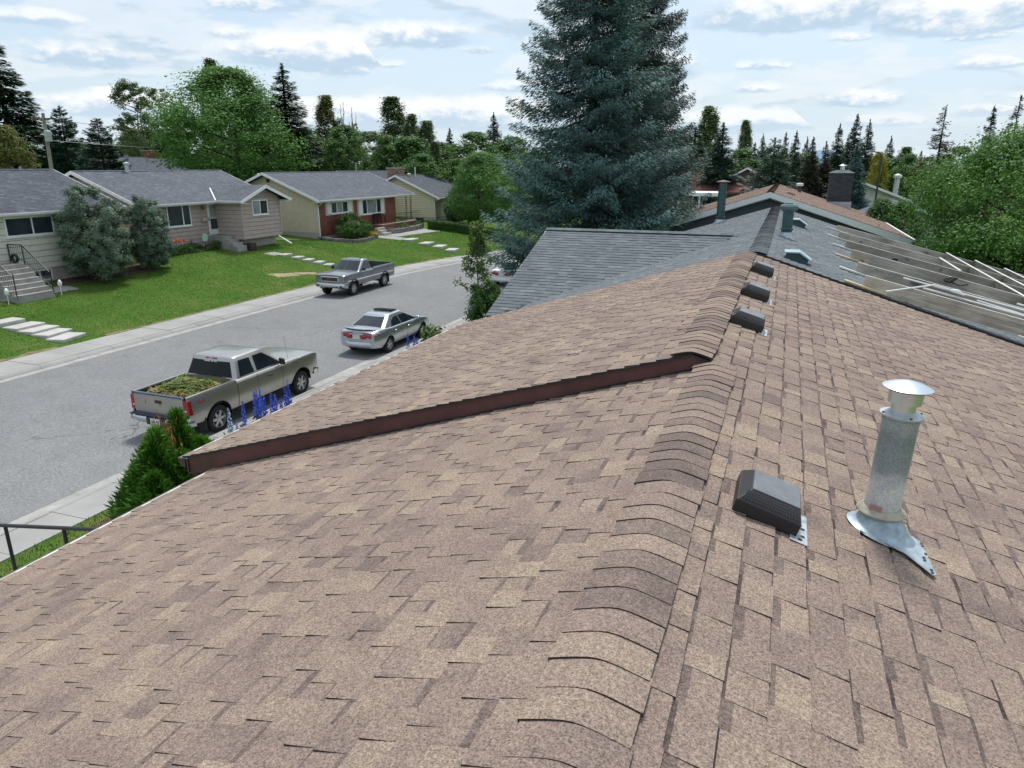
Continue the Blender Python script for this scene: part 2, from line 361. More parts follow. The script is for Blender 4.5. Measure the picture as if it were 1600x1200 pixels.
o = blades('grass', 60000, lambda y, u: bend(y)-12.66+u*6.4, (3, 26), .07, .010, GRBL); tag(o, 'short green grass of the narrow lawn along the near sidewalk', 'grass')
o = blades('grass', 140000, lambda y, u: bend(y)-26.44-u*9.4, (12, 66), .045, .014, GRBL); tag(o, 'mown green grass of the sloping lawns across the street', 'grass')
def slab_poly(name, pts, h, mat, parent=None, sink=.25, rough=0):
    b = MB(); zz = [gz(x, y) for x, y in pts]; zt = max(zz)*.35+sum(zz)/len(zz)*.65+h
    b.prism([(x, y, min(zz)-sink) for x, y in pts], (0, 0, zt-min(zz)+sink)); return b.obj(name, mat, parent)
def drape(name, pts, mat, lift=.03, n=14):      # flat patch that follows the terrain inside a quad a-b-c-d
    a, b_, c, d = [np.array(p, float) for p in pts]; Pg = []
    for i in range(n+1):
        r = []
        for j in range(n+1):
            u, v = i/n, j/n; p = a*(1-u)*(1-v)+b_*u*(1-v)+c*u*v+d*(1-u)*v
            ed = min(u, 1-u, v, 1-v)*2; r.append((p[0], p[1], gz(*p)+lift*min(1, ed*4)+(-.03 if ed == 0 else 0)))
        Pg.append(r)
    return MB().grid(Pg).obj(name, mat, None, smooth='all')
STEPC = P('step_concrete', (.46, .45, .425), .85, var=.12, scale=2, fine=.1)
def slabs(pts, w, d, group, lab, cat='stepping stone', name='stepping_stone'):
    n = len(pts)
    for i, (x, y) in enumerate(pts):
        c, s_ = math.cos(.06*i), math.sin(.06*i)
        q = [(x+(u*d*c-v*w*s_)*.5, y+(u*d*s_+v*w*c)*.5) for u, v in ((-1, -1), (1, -1), (1, 1), (-1, 1))]
        o = slab_poly(name, q, .075, STEPC); m = o.modifiers.new('b', 'BEVEL'); m.width = .02; m.segments = 1
        pos = 'nearest the house' if i == 0 else ('nearest the street' if i == n-1 else ['second', 'third', 'fourth', 'fifth'][i-1]+' from the house')
        tag(o, lab % pos, cat, group)
slabs([(-31.7, 40.25), (-30.9, 40.55), (-30.2, 40.75), (-29.5, 40.95), (-28.8, 41.05)], .85, .55, 'stepping stones to the taupe bungalow', 'pale stepping stone in lawn of taupe bungalow, %s')
slabs([(-30.5, 20.0), (-29.6, 20.2), (-28.9, 20.3), (-28.2, 20.35), (-27.35, 20.3)], 1.35, .80, 'steps down the lawn of the first bungalow', 'concrete lawn step by the left edge, %s', 'step', 'lawn_step')
slabs([(-29.9, 54.7), (-28.3, 54.5), (-27.0, 54.4), (-25.7, 54.0)], 1.5, .85, 'stepping stones to the brick bungalow', 'pale stepping stone in lawn of brick front bungalow, %s')
o = drape('footpath', [(-33.6, 52.9), (-30.3, 53.9), (-30.3, 55.2), (-33.4, 55.0)], CONC_OLD); tag(o, kind='structure')
o = drape('footpath', [(-33.0, 54.6), (-31.4, 54.9), (-30.3, 62.0), (-32.4, 62.6)], CONC_OLD, .034); tag(o, kind='structure')
o = drape('footpath', [(-34.4, 21.8), (-33.0, 21.6), (-32.9, 25.8), (-33.7, 25.8)], CONC_OLD, .05); tag(o, kind='structure')
o = drape('footpath', [(-32.7, 39.2), (-32.0, 39.4), (-31.9, 40.6), (-32.6, 40.3)], CONC_OLD, .03); tag(o, kind='structure')
o = drape('soil_bed', [(-35.1, 25.6), (-33.9, 25.4), (-33.1, 31.4), (-35.1, 31.6)], SOIL, .05); tag(o, kind='structure')
o = drape('soil_bed', [(-36.0, 32.2), (-34.9, 32.4), (-35.0, 37.8), (-36.0, 38.0)], SOIL, .05); tag(o, kind='structure')
WORN = P('dry_earth', (.30, .25, .15), .95, var=.3, scale=4)
for q in ([(-29.6, 35.5), (-28.7, 35.6), (-28.2, 37.3), (-28.9, 37.3)], [(-29.0, 37.3), (-28.5, 37.2), (-27.7, 38.6), (-28.2, 38.8)]):
    tag(drape('bare_earth', q, WORN, .035), kind='structure')
VERGE = P('dry_verge', (.17, .15, .06), .95, var=.45, scale=2.2, fine=.3, fscale=30)
for k, (a_, b_) in enumerate(((8, 19.2), (21.4, 38), (38, 53), (56, 70))):
    R_ = random.Random(k); n_ = 60; Pg = []
    for i in range(n_+1):
        y = a_+(b_-a_)*i/n_; bb = float(bend(y)); w_ = .10+.22*abs(math.sin(i*.37+k))*R_.uniform(.5, 1.2)+(.12 if k == 0 else 0); Pg.append([(bb-26.40, y, gz(bb-26.42, y)+.02), (bb-26.42-w_*.6, y, gz(bb-26.42-w_*.6, y)+.03), (bb-26.42-w_, y, gz(bb-26.42-w_, y)-.01)])
    tag(MB().grid(Pg).obj('dry_verge', VERGE, None, smooth='all'), kind='structure')
o = drape('soil_bed', [(-12.5, 8.0), (-9.6, 8.0), (-12.6+4, 24), (-12.45, 24)], SOIL, .03); tag(o, kind='structure')

# ---------------------------------------------------------------- shingled roofs and houses
def visible_size(c, area, nrm):
    d = c-np.array([0, 0, CAM_Z]); dep = d@CA
    x = FPX*(d@CR)/np.maximum(dep, .05); y = -FPX*(d@CU)/np.maximum(dep, .05)
    inside = (dep > .1) & (np.abs(x) < 800) & (np.abs(y) < 600)
    cosv = np.abs(d@nrm)/np.linalg.norm(d, axis=-1)
    return np.where(inside, area*cosv/np.maximum(dep, .1)**2, 0)
def shingles(parent, P0, U, D, Lu, Ld, mat, expo=.143, wt=(.09, .24), wg=(.09, .22), keep=None, n_ind=0, th=.010, seed=1, lam=True, ragged=.006, gp=.92, sp=.72, line=0.0, shade_tone=(.06, .16)):
    """one roof slope of laminated tabs: every tab a wedge with its own butt edge; the n_ind that show largest are objects"""
    R = np.random.default_rng(seed); P0 = np.array(P0, float); U = np.array(U, float); D = np.array(D, float)
    U /= np.linalg.norm(U); D /= np.linalg.norm(D); Nn = np.cross(U, D); Nn *= np.sign(Nn[2])
    rows = []
    nc = int(round(Ld/expo)); e = Ld/nc; H0 = -.0025
    def tab(): return float(np.clip(.55+sp*(R.choice([.45, .62, .8, .30, .95], p=[.34, .28, .16, .16, .06])-.55)+R.normal(0, .06), .07, 1))
    for i in range(nc):
        u = -R.uniform(0, .3); gap = False; d0, d1 = i*e, (i+1)*e+.012
        while u < Lu:
            gap = lam and (not gap) and R.random() < gp
            w = R.uniform(*(wg if gap else wt)); a, b = max(u, 0), min(u+w, Lu)
            if b-a > .02:
                dd = d1+R.normal(0, ragged*.5)
                if not gap:
                    t = th*R.uniform(.85, 1.2); q = line*R.uniform(.6, 1.3) if R.random() < .85 or shade_tone[0] == 0 else 0
                    if q > .003: hq = H0+q/(dd-d0)*(t-H0); rows.append((a, b, d0, d0+q, H0, hq, float(R.uniform(*shade_tone)))); rows.append((a, b, d0+q, dd, hq, t, tab()))  # head strip coloured dark to paint the shadow below the course above
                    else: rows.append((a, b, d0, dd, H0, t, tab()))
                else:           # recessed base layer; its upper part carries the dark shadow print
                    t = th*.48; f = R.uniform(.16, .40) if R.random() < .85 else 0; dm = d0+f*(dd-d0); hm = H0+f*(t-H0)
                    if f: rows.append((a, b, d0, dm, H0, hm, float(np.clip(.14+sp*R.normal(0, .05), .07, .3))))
                    rows.append((a, b, dm, dd, hm, t, tab()))
            u += w
    A = np.array(rows)
    a, b, d0, d1, h0, t, tone = A.T
    zb = np.full_like(t, -.0055)
    def pt(u, d, h): return P0+u[:, None]*U+d[:, None]*D+h[:, None]*Nn
    V = np.stack([pt(a, d0, zb), pt(b, d0, zb), pt(b, d1, zb), pt(a, d1, zb), pt(a, d0, h0), pt(b, d0, h0), pt(b, d1, t), pt(a, d1, t)], 1)
    cen = V.mean(1)
    if keep is not None:
        k = keep(cen); V, cen, tone, a, b, d0, d1 = V[k], cen[k], tone[k], a[k], b[k], d0[k], d1[k]
    FQ = np.array([(4, 7, 6, 5), (7, 3, 2, 6), (4, 0, 3, 7), (5, 6, 2, 1)])
    if np.cross(V[0, 7]-V[0, 4], V[0, 6]-V[0, 4])@Nn < 0: FQ = FQ[:, ::-1]
    ind = np.zeros(len(V), bool)
    if n_ind:
        sz = visible_size(cen, (b-a)*(d1-d0), Nn); ind[np.argsort(-sz)[:n_ind]] = True
        for j in np.nonzero(ind)[0]:
            me = npmesh('shingle', V[j]-cen[j], FQ, mat, [tone[j], 0, 0, 0]); o = bpy.data.objects.new('shingle', me); o.location = cen[j]; link(o, parent)
    r = ~ind; n = r.sum()
    F = (np.arange(n)[:, None, None]*8+FQ[None]).reshape(-1, 4)
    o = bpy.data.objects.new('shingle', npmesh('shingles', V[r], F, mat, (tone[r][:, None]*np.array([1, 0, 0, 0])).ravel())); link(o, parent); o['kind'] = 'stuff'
def ridge_caps(parent, P0, U, L, slope, mat, expo=.143, half=.165, seed=3, th=.0065, stuff=False, sl=None):
    """bent caps along a ridge; each cap overlaps the next with a butt edge towards -U (flip=1)"""
    R = np.random.default_rng(seed); P0 = Vector(P0); U = Vector(U).normalized(); X = U.cross(Vector((0, 0, 1))).normalized()
    prof = []
    for k in range(11):
        q = -1+2*k/10; x = q*half; z = -(slope if q > 0 or sl is None else sl)*(math.sqrt(x*x+.05**2)-.05)+.006; prof.append((x, z))
    n = int(L/expo); mb = MB(); tones = []
    for i in range(n):
        tone = float(np.clip(R.choice([.24, .46, .70, .16, .58])+R.normal(0, .05), 0, 1)); y0 = i*expo; y1 = y0+expo+.02; jx = R.normal(0, .004)
        hh = th*R.uniform(.85, 1.25)
        V = []; F = []
        for y, h in ((y0, hh), (y1, .002)):
            for x, z in prof: V.append(P0+U*y+X*(x+jx)+Vector((0, 0, z+h+.004)))
        for x, z in prof: V.append(P0+U*y0+X*(x+jx)+Vector((0, 0, z-.003)))
        for j in range(10): F.append((j, j+1, 11+j+1, 11+j))
        for j in range(10): F.append((22+j, 22+j+1, j+1, j))
        F += [(0, 11, 22), (10, 32, 21)]; TF_ = [tone]*10+[0]*10+[.1]*2
        if stuff: mb.add(V, F); tones += TF_
        else:
            me = bpy.data.meshes.new('ridge_cap'); c = P0+U*(y0+expo/2); me.from_pydata([v-c for v in V], [], F); me.materials.append(mat)
            at = me.attributes.new('tone', 'FLOAT', 'FACE'); at.data.foreach_set('value', TF_)
            o = bpy.data.objects.new('ridge_cap', me); o.location = c; link(o, parent)
    if stuff:
        me = bpy.data.meshes.new('ridge_cap'); me.from_pydata(mb.v, [], mb.f); me.materials.append(mat)
        at = me.attributes.new('tone', 'FLOAT', 'FACE'); at.data.foreach_set('value', tones)
        o = bpy.data.objects.new('ridge_cap', me); link(o, parent); o['kind'] = 'stuff'
def deck(parent, P0, U, D, Lu, Ld, th=.14, name='roof_deck', mat=None, down=True):
    P0 = Vector(P0); U = Vector(U).normalized(); D = Vector(D).normalized(); a, b, c, d = P0, P0+U*Lu, P0+U*Lu+D*Ld, P0+D*Ld
    off = Vector((0, 0, -.006)); return MB().prism([p+off for p in (a, b, c, d)], (0, 0, -th)).obj(name, mat or DECK, parent)
def siding(parent, axis, k, lo, hi, z0, z1, bh, mat, out=1, lim=None, name='siding_board'):
    """lap boards on a wall; axis 'x': wall plane x=k running along y, axis 'y': plane y=k along x; lim(z)->(lo,hi) trims gables"""
    z = z0
    while z < z1-.02:
        t = min(z+bh, z1)-.022; l0, h0 = (lo, hi) if lim is None else lim(z); l1, h1 = (lo, hi) if lim is None else lim(t)
        if h0-l0 > .06:
            l1, h1 = (l1, h1) if h1 > l1 else ((l0+h0)/2-.01, (l0+h0)/2+.01)
            def p(u, v, w): return (k+out*w, u, v) if axis == 'x' else (u, k+out*w, v)
            MB().hexa([p(l0, z, -.02), p(h0, z, -.02), p(h0, z, .040), p(l0, z, .040), p(l1, t, -.02), p(h1, t, -.02), p(h1, t, .012), p(l1, t, .012)]).obj(name, mat, parent)
        z = t+.022
def window(parent, axis, k, lo, hi, z0, z1, out=1, bars=(), fr=.07, frame=None, glass=None, sill=True, depth=.06, name='window', panes=None):
    """frame proud of the wall, one pane per light, recessed"""
    frame = frame or WHITE
    def bx(b, u0, u1, w0, w1, v0, v1):
        w0, w1 = sorted((k+out*w0, k+out*w1))
        return b.box(w0, w1, u0, u1, v0, v1) if axis == 'x' else b.box(u0, u1, w0, w1, v0, v1)
    b = MB(); bx(b, lo, hi, -.02, depth, z1-fr, z1); bx(b, lo, hi, -.02, depth, z0, z0+fr); bx(b, lo, lo+fr, -.02, depth, z0+fr, z1-fr); bx(b, hi-fr, hi, -.02, depth, z0+fr, z1-fr)
    cuts = [lo+fr]+[lo+(hi-lo)*t for t in bars]+[hi-fr]
    for t in cuts[1:-1]: bx(b, t-fr*.5, t+fr*.5, -.02, depth-.006, z0+fr, z1-fr)
    w = b.obj(name, frame, parent, bevel=.006, seg=1)
    for i in range(len(cuts)-1):
        g = (panes or {}).get(i, glass or GLASS); bx(MB(), cuts[i]+(fr*.5 if i else 0), cuts[i+1]-(fr*.5 if i < len(cuts)-2 else 0), .034, .042, z0+fr, z1-fr)
        q = MB(); bx(q, cuts[i]+(fr*.5 if i else 0), cuts[i+1]-(fr*.5 if i < len(cuts)-2 else 0), .034, .042, z0+fr, z1-fr); q.obj('pane', g, w)
    if sill: q = MB(); bx(q, lo-.05, hi+.05, 0, depth+.05, z0-.05, z0-.003); q.obj('window_sill', frame, w)
    return w
def bricks(parent, name, axis, k, lo, hi, z0, z1, mat, bl=.235, bh=.083, out=1, seed=0, skip=(), stuff=True):
    R = np.random.default_rng(seed); VV = []; tn = []; z = z0; r = 0
    while z < z1-.02:
        u = lo-(bl*.5 if r % 2 else 0)
        while u < hi:
            a, b = max(u, lo)+.006, min(u+bl, hi)-.006
            if b-a > .03 and not any(a < s1 and b > s0 and z+bh > s2 and z < s3 for s0, s1, s2, s3 in skip):
                w = .016+R.uniform(-.003, .004); Pt = []
                for ww in (-.01, w):
                    for uu, vv in ((a, z+.006), (b, z+.006), (b, z+bh-.006), (a, z+bh-.006)): Pt.append((k+out*ww, uu, vv) if axis == 'x' else (uu, k+out*ww, vv))
                VV.append(Pt); tn.append(R.random())
            u += bl
        z += bh; r += 1
    n = len(VV); FQ = np.array([(4, 5, 6, 7), (0, 1, 5, 4), (1, 2, 6, 5), (2, 3, 7, 6), (3, 0, 4, 7)])
    F = (np.arange(n)[:, None, None]*8+FQ[None]).reshape(-1, 4)
    o = bpy.data.objects.new(name, npmesh(name, np.array(VV), F, mat, np.repeat(tn, 5))); link(o, parent); o['kind'] = 'stuff'; return o
def tone_mat(name, lo, hi, rough=.85, fs=60, fine=.2):
    m, nt, b = new_mat(name); MATS[name] = m
    at = N(nt, 'ShaderNodeAttribute', attribute_name='tone'); c = ramp(nt, at.outputs['Fac'], [(0, lo), (1, hi)])
    g = noise(nt, fs, 3); c = mixc(nt, 1.0, c, mth(nt, 'ADD', mth(nt, 'MULTIPLY', g, 2*fine), 1-fine), 'MULTIPLY')
    nt.links.new(c, b.inputs['Base Color']); b.inputs['Roughness'].default_value = rough; return m
BRICK_RED = tone_mat('red_brick', (.15, .042, .028), (.27, .085, .055))
BRICK_GREY = tone_mat('grey_brick', (.045, .050, .062), (.085, .092, .108))
STONE = tone_mat('retaining_stone', (.13, .12, .115), (.26, .245, .23), fs=25)
STONE_TAN = tone_mat('tan_stone', (.20, .13, .085), (.42, .31, .22), fs=12)

# ---- the house we stand on
HB = thing('shingled_house', 'long house with brown shingle roof stepping up beyond a maroon fascia', 'house', (-2.5, 6, .6))
m = .31; cs = 1/math.sqrt(1+m*m); DL = (-cs, 0, -m*cs); DRr = (cs, 0, -m*cs)
MF = .325; cf = 1/math.sqrt(1+MF*MF); DF = (-cf, 0, -MF*cf)
rf = deck(HB, (-.41, -4, 5.475), (0, 1, 0), DF, 9.72, 5.28/cf)
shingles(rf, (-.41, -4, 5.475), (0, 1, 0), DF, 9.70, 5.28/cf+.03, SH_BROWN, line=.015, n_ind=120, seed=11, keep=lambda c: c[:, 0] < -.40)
ridge_caps(rf, (-.41, .15, 5.497), (0, 1, 0), 5.62, m, SH_BROWN, seed=4, sl=.35)
ridge_caps(rf, (-.41, -4, 5.497), (0, 1, 0), 4.15, m, SH_BROWN, seed=5, stuff=True, sl=.35)
UP = 5.715
rb = deck(HB, (-.41, -4, 5.5), (0, 1, 0), DRr, 9.72, 5.0/cs); rb2 = deck(HB, (-.595, UP, 5.557), (0, 1, 0), DRr, 13.38-UP, 5.2/cs)
shingles(rb, (-.595, -4, 5.557), (0, 1, 0), DRr, 17.38, 5.2/cs, SH_BROWN, line=.026, shade_tone=(0, .05), n_ind=120, seed=12, keep=lambda c: np.where(c[:, 1] < UP, c[:, 0] > -.36, c[:, 0] > -.60))
ru = deck(HB, (-.595, UP, 5.557), (0, 1, 0), DL, 13.38-UP, 5.535/cs, th=.10)
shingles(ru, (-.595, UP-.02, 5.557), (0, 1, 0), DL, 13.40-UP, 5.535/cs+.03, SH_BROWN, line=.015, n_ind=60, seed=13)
ridge_caps(ru, (-.595, UP-.03, 5.562), (0, 1, 0), 13.42-UP, m, SH_BROWN, seed=6)
def zu(x): return 5.557+m*(x+.595)
fb = MB().prism([(-6.13, UP-.004, zu(-6.13)-.012), (-.595, UP-.004, 5.545), (-.36, UP-.004, 5.557-m*.235-.01), (-.42, UP-.004, 5.44), (-5.60, UP-.004, 5.475-MF*5.19-.10), (-5.75, UP-.004, zu(-5.75)-.245), (-6.13, UP-.004, zu(-6.13)-.225)], (0, .022, 0)).obj('fascia_board', MAROON, HB)
MB().prism([(-6.15, UP-.026, zu(-6.15)-.004), (-.595, UP-.026, 5.553), (-.33, UP-.026, 5.557-m*.265-.002), (-.33, UP-.026, 5.557-m*.265-.016), (-.595, UP-.026, 5.538), (-6.15, UP-.026, zu(-6.15)-.018)], (0, .03, 0)).obj('drip_edge', BLACKM, HB)
# dark step flashing where the raised roof meets the lower one
fr_ = random.Random(4); xs_ = [-.5-.11*i for i in range(47)]; zl_ = lambda x: 5.475+MF*(x+.41)
MB().prism([(x, UP-.012, zl_(x)+.012+fr_.uniform(0, .014)) for x in xs_]+[(x, UP-.012, zl_(x)-.02) for x in xs_[::-1]], (0, .007, 0)).obj('step_flashing', BLACKM, HB)
for (xe, ze, y0, y1) in ((-5.69, 3.76, -4, UP), (-6.13, zu(-6.13), UP-.02, 13.38)):
    MB().box(xe-.058, xe+.03, y0, y1, ze-.026, ze-.008).obj('drip_edge', OFFWHITE, HB)
    g = MB().prism([(xe-.01, y0, ze-.03), (xe-.115, y0, ze-.03), (xe-.115, y0, ze-.05), (xe-.075, y0, ze-.13), (xe-.01, y0, ze-.13)], (0, y1-y0, 0)).obj('gutter', P('gutter_brown', (.085, .06, .055), .4), HB)
    MB().box(xe+.012, xe+.03, y0, y1, ze-.19, ze-.03).obj('fascia_board', MAROON, HB)
MB().box(4.36, 4.385, -4, 13.38, 3.86, 4.02).obj('fascia_board', MAROON, HB)
WALLB = P('stucco_brown', (.16, .12, .10), .9, var=.15)
MB().box(-5.05, 3.8, -3.5, UP+.2, .2, 3.78).obj('wall', WALLB, HB)
MB().box(-5.5, 3.8, UP+.2, 13.2, .2, 3.85).obj('wall', P('dark_siding', (.075, .04, .036), .7), HB)
MB().prism([(-5.49, 13.1, 3.8), (3.8, 13.1, 3.8), (-.6, 13.1, 5.35)], (0, .15, 0)).obj('gable_wall', WALLB, HB)
MB().box(-6.1, -5.3, UP+.02, 13.3, 3.60, 3.625).obj('soffit', DKBROWN, HB)

# ---- grey roofed neighbour
GR = thing('grey_roofed_house', 'neighbouring house with grey shingle roof and a wing towards the street', 'house', (-2, 21, .6))
y0, y1 = 13.47, 30.0; rx, rz_ = -.42, 5.535
d1 = deck(GR, (rx, y0, rz_), (0, 1, 0), DL, y1-y0, 4.75/cs)
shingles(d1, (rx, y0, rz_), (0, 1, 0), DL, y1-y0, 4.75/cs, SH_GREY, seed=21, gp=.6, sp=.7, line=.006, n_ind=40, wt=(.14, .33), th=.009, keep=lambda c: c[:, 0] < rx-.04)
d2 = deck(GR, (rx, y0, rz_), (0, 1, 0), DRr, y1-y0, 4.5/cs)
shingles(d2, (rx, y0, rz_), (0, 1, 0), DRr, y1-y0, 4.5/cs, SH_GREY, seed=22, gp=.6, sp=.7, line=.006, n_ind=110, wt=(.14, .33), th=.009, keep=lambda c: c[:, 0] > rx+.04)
ridge_caps(d2, (rx, y0-.02, rz_+.006), (0, 1, 0), y1-y0, m, SH_GREY, seed=7, th=.009)
mw = .357; cw = 1/math.sqrt(1+mw*mw); yw, zw = 18.83, 5.39; lw = 4.4
d3 = deck(GR, (-6.06, yw, zw), (1, 0, 0), (0, -cw, -mw*cw), 5.4, lw/cw)
def kw(c): return c[:, 2] > rz_+m*(c[:, 0]-rx)-.03
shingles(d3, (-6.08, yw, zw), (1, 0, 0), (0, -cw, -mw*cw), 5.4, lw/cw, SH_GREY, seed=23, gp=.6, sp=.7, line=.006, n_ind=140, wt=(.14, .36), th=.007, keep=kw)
d4 = deck(GR, (-6.06, yw, zw), (1, 0, 0), (0, cw, -mw*cw), 5.4, lw/cw)
shingles(d4, (-6.08, yw, zw), (1, 0, 0), (0, cw, -mw*cw), 5.4, lw/cw, SH_GREY, seed=24, gp=.6, sp=.7, line=.006, keep=kw)
ridge_caps(d3, (-6.08, yw, zw+.006), (1, 0, 0), 5.0, mw, SH_GREY, seed=8, stuff=True)
SLATEB = P('slate_blue_stucco', (.085, .105, .135), .9, var=.1)
MB().box(-4.6, 3.5, 13.6, 29.8, .2, 4.05).obj('wall', SLATEB, GR)
MB().box(-5.7, -4.4, 14.7, 22.9, .2, 3.9).obj('wall', SLATEB, GR)
MB().prism([(-5.7, 14.7, 3.9), (-5.7, 22.9, 3.9), (-5.7, yw, 5.25)], (.2, 0, 0)).obj('gable_wall', SLATEB, GR)
MB().prism([(rx-4.2, 29.7, 4.05), (rx+4, 29.7, 4.1), (rx, 29.7, 5.4)], (0, .15, 0)).obj('gable_wall', SLATEB, GR)
for sx, ln in ((-1, 4.75), (1, 4.5)):
    MB().prism([(rx, y0-.03, rz_+.002), (rx+sx*ln, y0-.03, rz_-m*ln+.002), (rx+sx*ln, y0-.03, rz_-m*ln-.17), (rx, y0-.03, rz_-.17)], (0, .025, 0)).obj('fascia_board', BLACKM, GR)
MB().box(-6.085, -6.063, yw-.01, yw+.01, zw-.1, zw).obj('ridge_end', OFFWHITE, GR)
for sy in (-1, 1):
    MB().prism([(-6.085, yw, zw-.01), (-6.085, yw+sy*lw, zw-mw*lw-.01), (-6.085, yw+sy*lw, zw-mw*lw-.17), (-6.085, yw, zw-.17)], (.022, 0, 0)).obj('fascia_board', OFFWHITE, GR)
MB().box(4.08, 4.20, y0, y1, 4.03, 4.13).obj('gutter', WHITE, GR)
# loose white gutter length hanging off the eave
MB().tube([(3.86, 14.9, 4.22), (4.35, 14.1, 4.0)], .035, 8).obj('downspout', WHITE, GR)

# ---- house with tan roof and slate gable
BR = thing('tan_roofed_house', 'house with tan brown shingles, white rake boards and slate blue gable', 'house', (-.8, 43, .6))
bx, bz, mb_, hs, ya, yb = -.8, 5.92, .32, 5.95, 35.0, 52.0; cb = 1/math.sqrt(1+mb_**2)
for sx in (-1, 1):
    D_ = (sx*cb, 0, -mb_*cb); dk = deck(BR, (bx, ya, bz), (0, 1, 0), D_, yb-ya, hs/cb)
    shingles(dk, (bx, ya, bz), (0, 1, 0), D_, yb-ya, hs/cb, SH_TAN, seed=31+sx, th=.007, wt=(.15, .4))
    MB().prism([(bx, ya-.03, bz-.02), (bx+sx*hs, ya-.03, bz-mb_*hs-.02), (bx+sx*hs, ya-.03, bz-mb_*hs-.30), (bx, ya-.03, bz-.27)], (0, .03, 0)).obj('rake_board', WHITE, BR)
    MB().box(*sorted((bx+sx*hs, bx+sx*(hs+.11))), ya, yb, bz-mb_*hs-.12, bz-mb_*hs-.01).obj('gutter', WHITE, BR)
    MB().prism([(bx, ya+.02, bz-.31), (bx+sx*hs, ya+.02, bz-mb_*hs-.31), (bx+sx*hs, ya+.5, bz-mb_*hs-.31), (bx, ya+.5, bz-.31)], (0, 0, .012)).obj('soffit', WHITE, BR)
ridge_caps(dk, (bx, ya, bz+.006), (0, 1, 0), yb-ya, mb_, SH_TAN, stuff=True)
MB().box(bx-5.3, bx+5.3, ya+.5, yb-.4, .2, 3.98).obj('wall', SLATEB, BR)
MB().prism([(bx-5.3, ya+.5, 3.98), (bx+5.3, ya+.5, 3.98), (bx, ya+.5, bz-.22)], (0, .2, 0)).obj('gable_wall', SLATEB, BR)
cx, cy, w2, zt = 2.85, 49.0, .66, 6.62
ch = MB().box(cx-w2+.02, cx+w2-.02, cy-.49, cy+.49, 4.2, zt-.02).obj('chimney', P('mortar_grey', (.10, .105, .115), .9), BR)
bricks(ch, 'brick', 'y', cy-.5, cx-w2, cx+w2, 4.5, zt, BRICK_GREY, .225, .085, out=-1, seed=1)
for s_ in (-1, 1): bricks(ch, 'brick', 'x', cx+s_*(w2-.02), cy-.5, cy+.5, 4.5, zt, BRICK_GREY, .225, .085, out=s_, seed=2)
MB().hexa([(cx-w2-.06, cy-.56, zt), (cx+w2+.06, cy-.56, zt), (cx+w2+.06, cy+.56, zt), (cx-w2-.06, cy+.56, zt), (cx-.35, cy-.3, zt+.16), (cx+.35, cy-.3, zt+.16), (cx+.35, cy+.3, zt+.16), (cx-.35, cy+.3, zt+.16)]).obj('chimney_crown', P('crown_mortar', (.13, .15, .16), .9), ch)
MB().lathe([(.13, zt+.1), (.13, zt+.36), (.12, zt+.36), (.12, zt+.4), (.23, zt+.42), (.02, zt+.52)], 14, Matrix.Translation((cx, cy, 0))).obj('chimney_pot', STEEL, ch, smooth=True)
MB().box(cx-w2-.04, cx+w2+.04, cy-.56, cy-.52, 4.55, 4.95).obj('flashing', GALV, ch)
def rsurf(x): return bz-mb_*abs(x-bx)
fl = MB().lathe([(.11, 0), (.11, .42), (.2, .43), (.2, .58), (.17, .62), (.0, .66)], 16, Matrix.Translation((.56, 49.3, rsurf(.56)-.1))).obj('flue', P('brown_flue', (.10, .05, .045), .5), BR, smooth=True)
MB().lathe([(.205, 0), (.205, .13), (.17, .17), (0, .2)], 16, Matrix.Translation((.56, 49.3, rsurf(.56)+.35))).obj('flue_cap', WHITE, fl, smooth=True)
for x, y in ((-.05, 51.0), (.08, 40.1)):
    z = rsurf(x); MB().hexa([(x-.24, y-.25, z-.05), (x+.24, y-.25, z-.2), (x+.24, y+.25, z-.2), (x-.24, y+.25, z-.05), (x-.15, y-.2, z+.13), (x+.17, y-.2, z+.03), (x+.17, y+.2, z+.03), (x-.15, y+.2, z+.13)]).obj('roof_vent', P('vent_brown', (.16, .085, .06), .6), BR, bevel=.02)

# ---------------------------------------------------------------- bungalows across the street
def gable_roof(H, rx, rz, m, y0, y1, lf, lb, mat, seed, rake=WHITE, expo=.16, cap=True, fasc=.2):
    c = 1/math.sqrt(1+m*m)
    for sx, ln in ((1, lf), (-1, lb)):
        D_ = (sx*c, 0, -m*c); dk = deck(H, (rx, y0, rz), (0, 1, 0), D_, y1-y0, ln/c, .1)
        shingles(dk, (rx, y0, rz), (0, 1, 0), D_, y1-y0, ln/c, mat, expo, (.16, .42), (.08, .22), seed=seed+sx, th=.008)
        for yy_ in (y0-.03, y1+.004):
            MB().prism([(rx, yy_, rz+.004), (rx+sx*ln, yy_, rz-m*ln+.004), (rx+sx*ln, yy_, rz-m*ln-fasc), (rx, yy_, rz-fasc)], (0, .026, 0)).obj('rake_board', rake, H)
        xe, ze = rx+sx*ln, rz-m*ln
        MB().prism([(xe, y0, ze-.01), (xe+sx*.11, y0, ze-.01), (xe+sx*.11, y0, ze-.05), (xe+sx*.07, y0, ze-.13), (xe, y0, ze-.13)], (0, y1-y0, 0)).obj('gutter', rake, H)
        MB().box(*sorted((xe-sx*.65, xe-sx*.01)), y0, y1, ze-.17, ze-.145).obj('soffit', rake, H)
    if cap: ridge_caps(dk, (rx, y0, rz+.006), (0, 1, 0), y1-y0, m, mat, seed=seed, stuff=True)
    return dk
def gable_lim(rx, rz, m, lo, hi, drop=.14):
    return lambda z: (max(lo, rx-(rz-drop-z)/m), min(hi, rx+(rz-drop-z)/m))
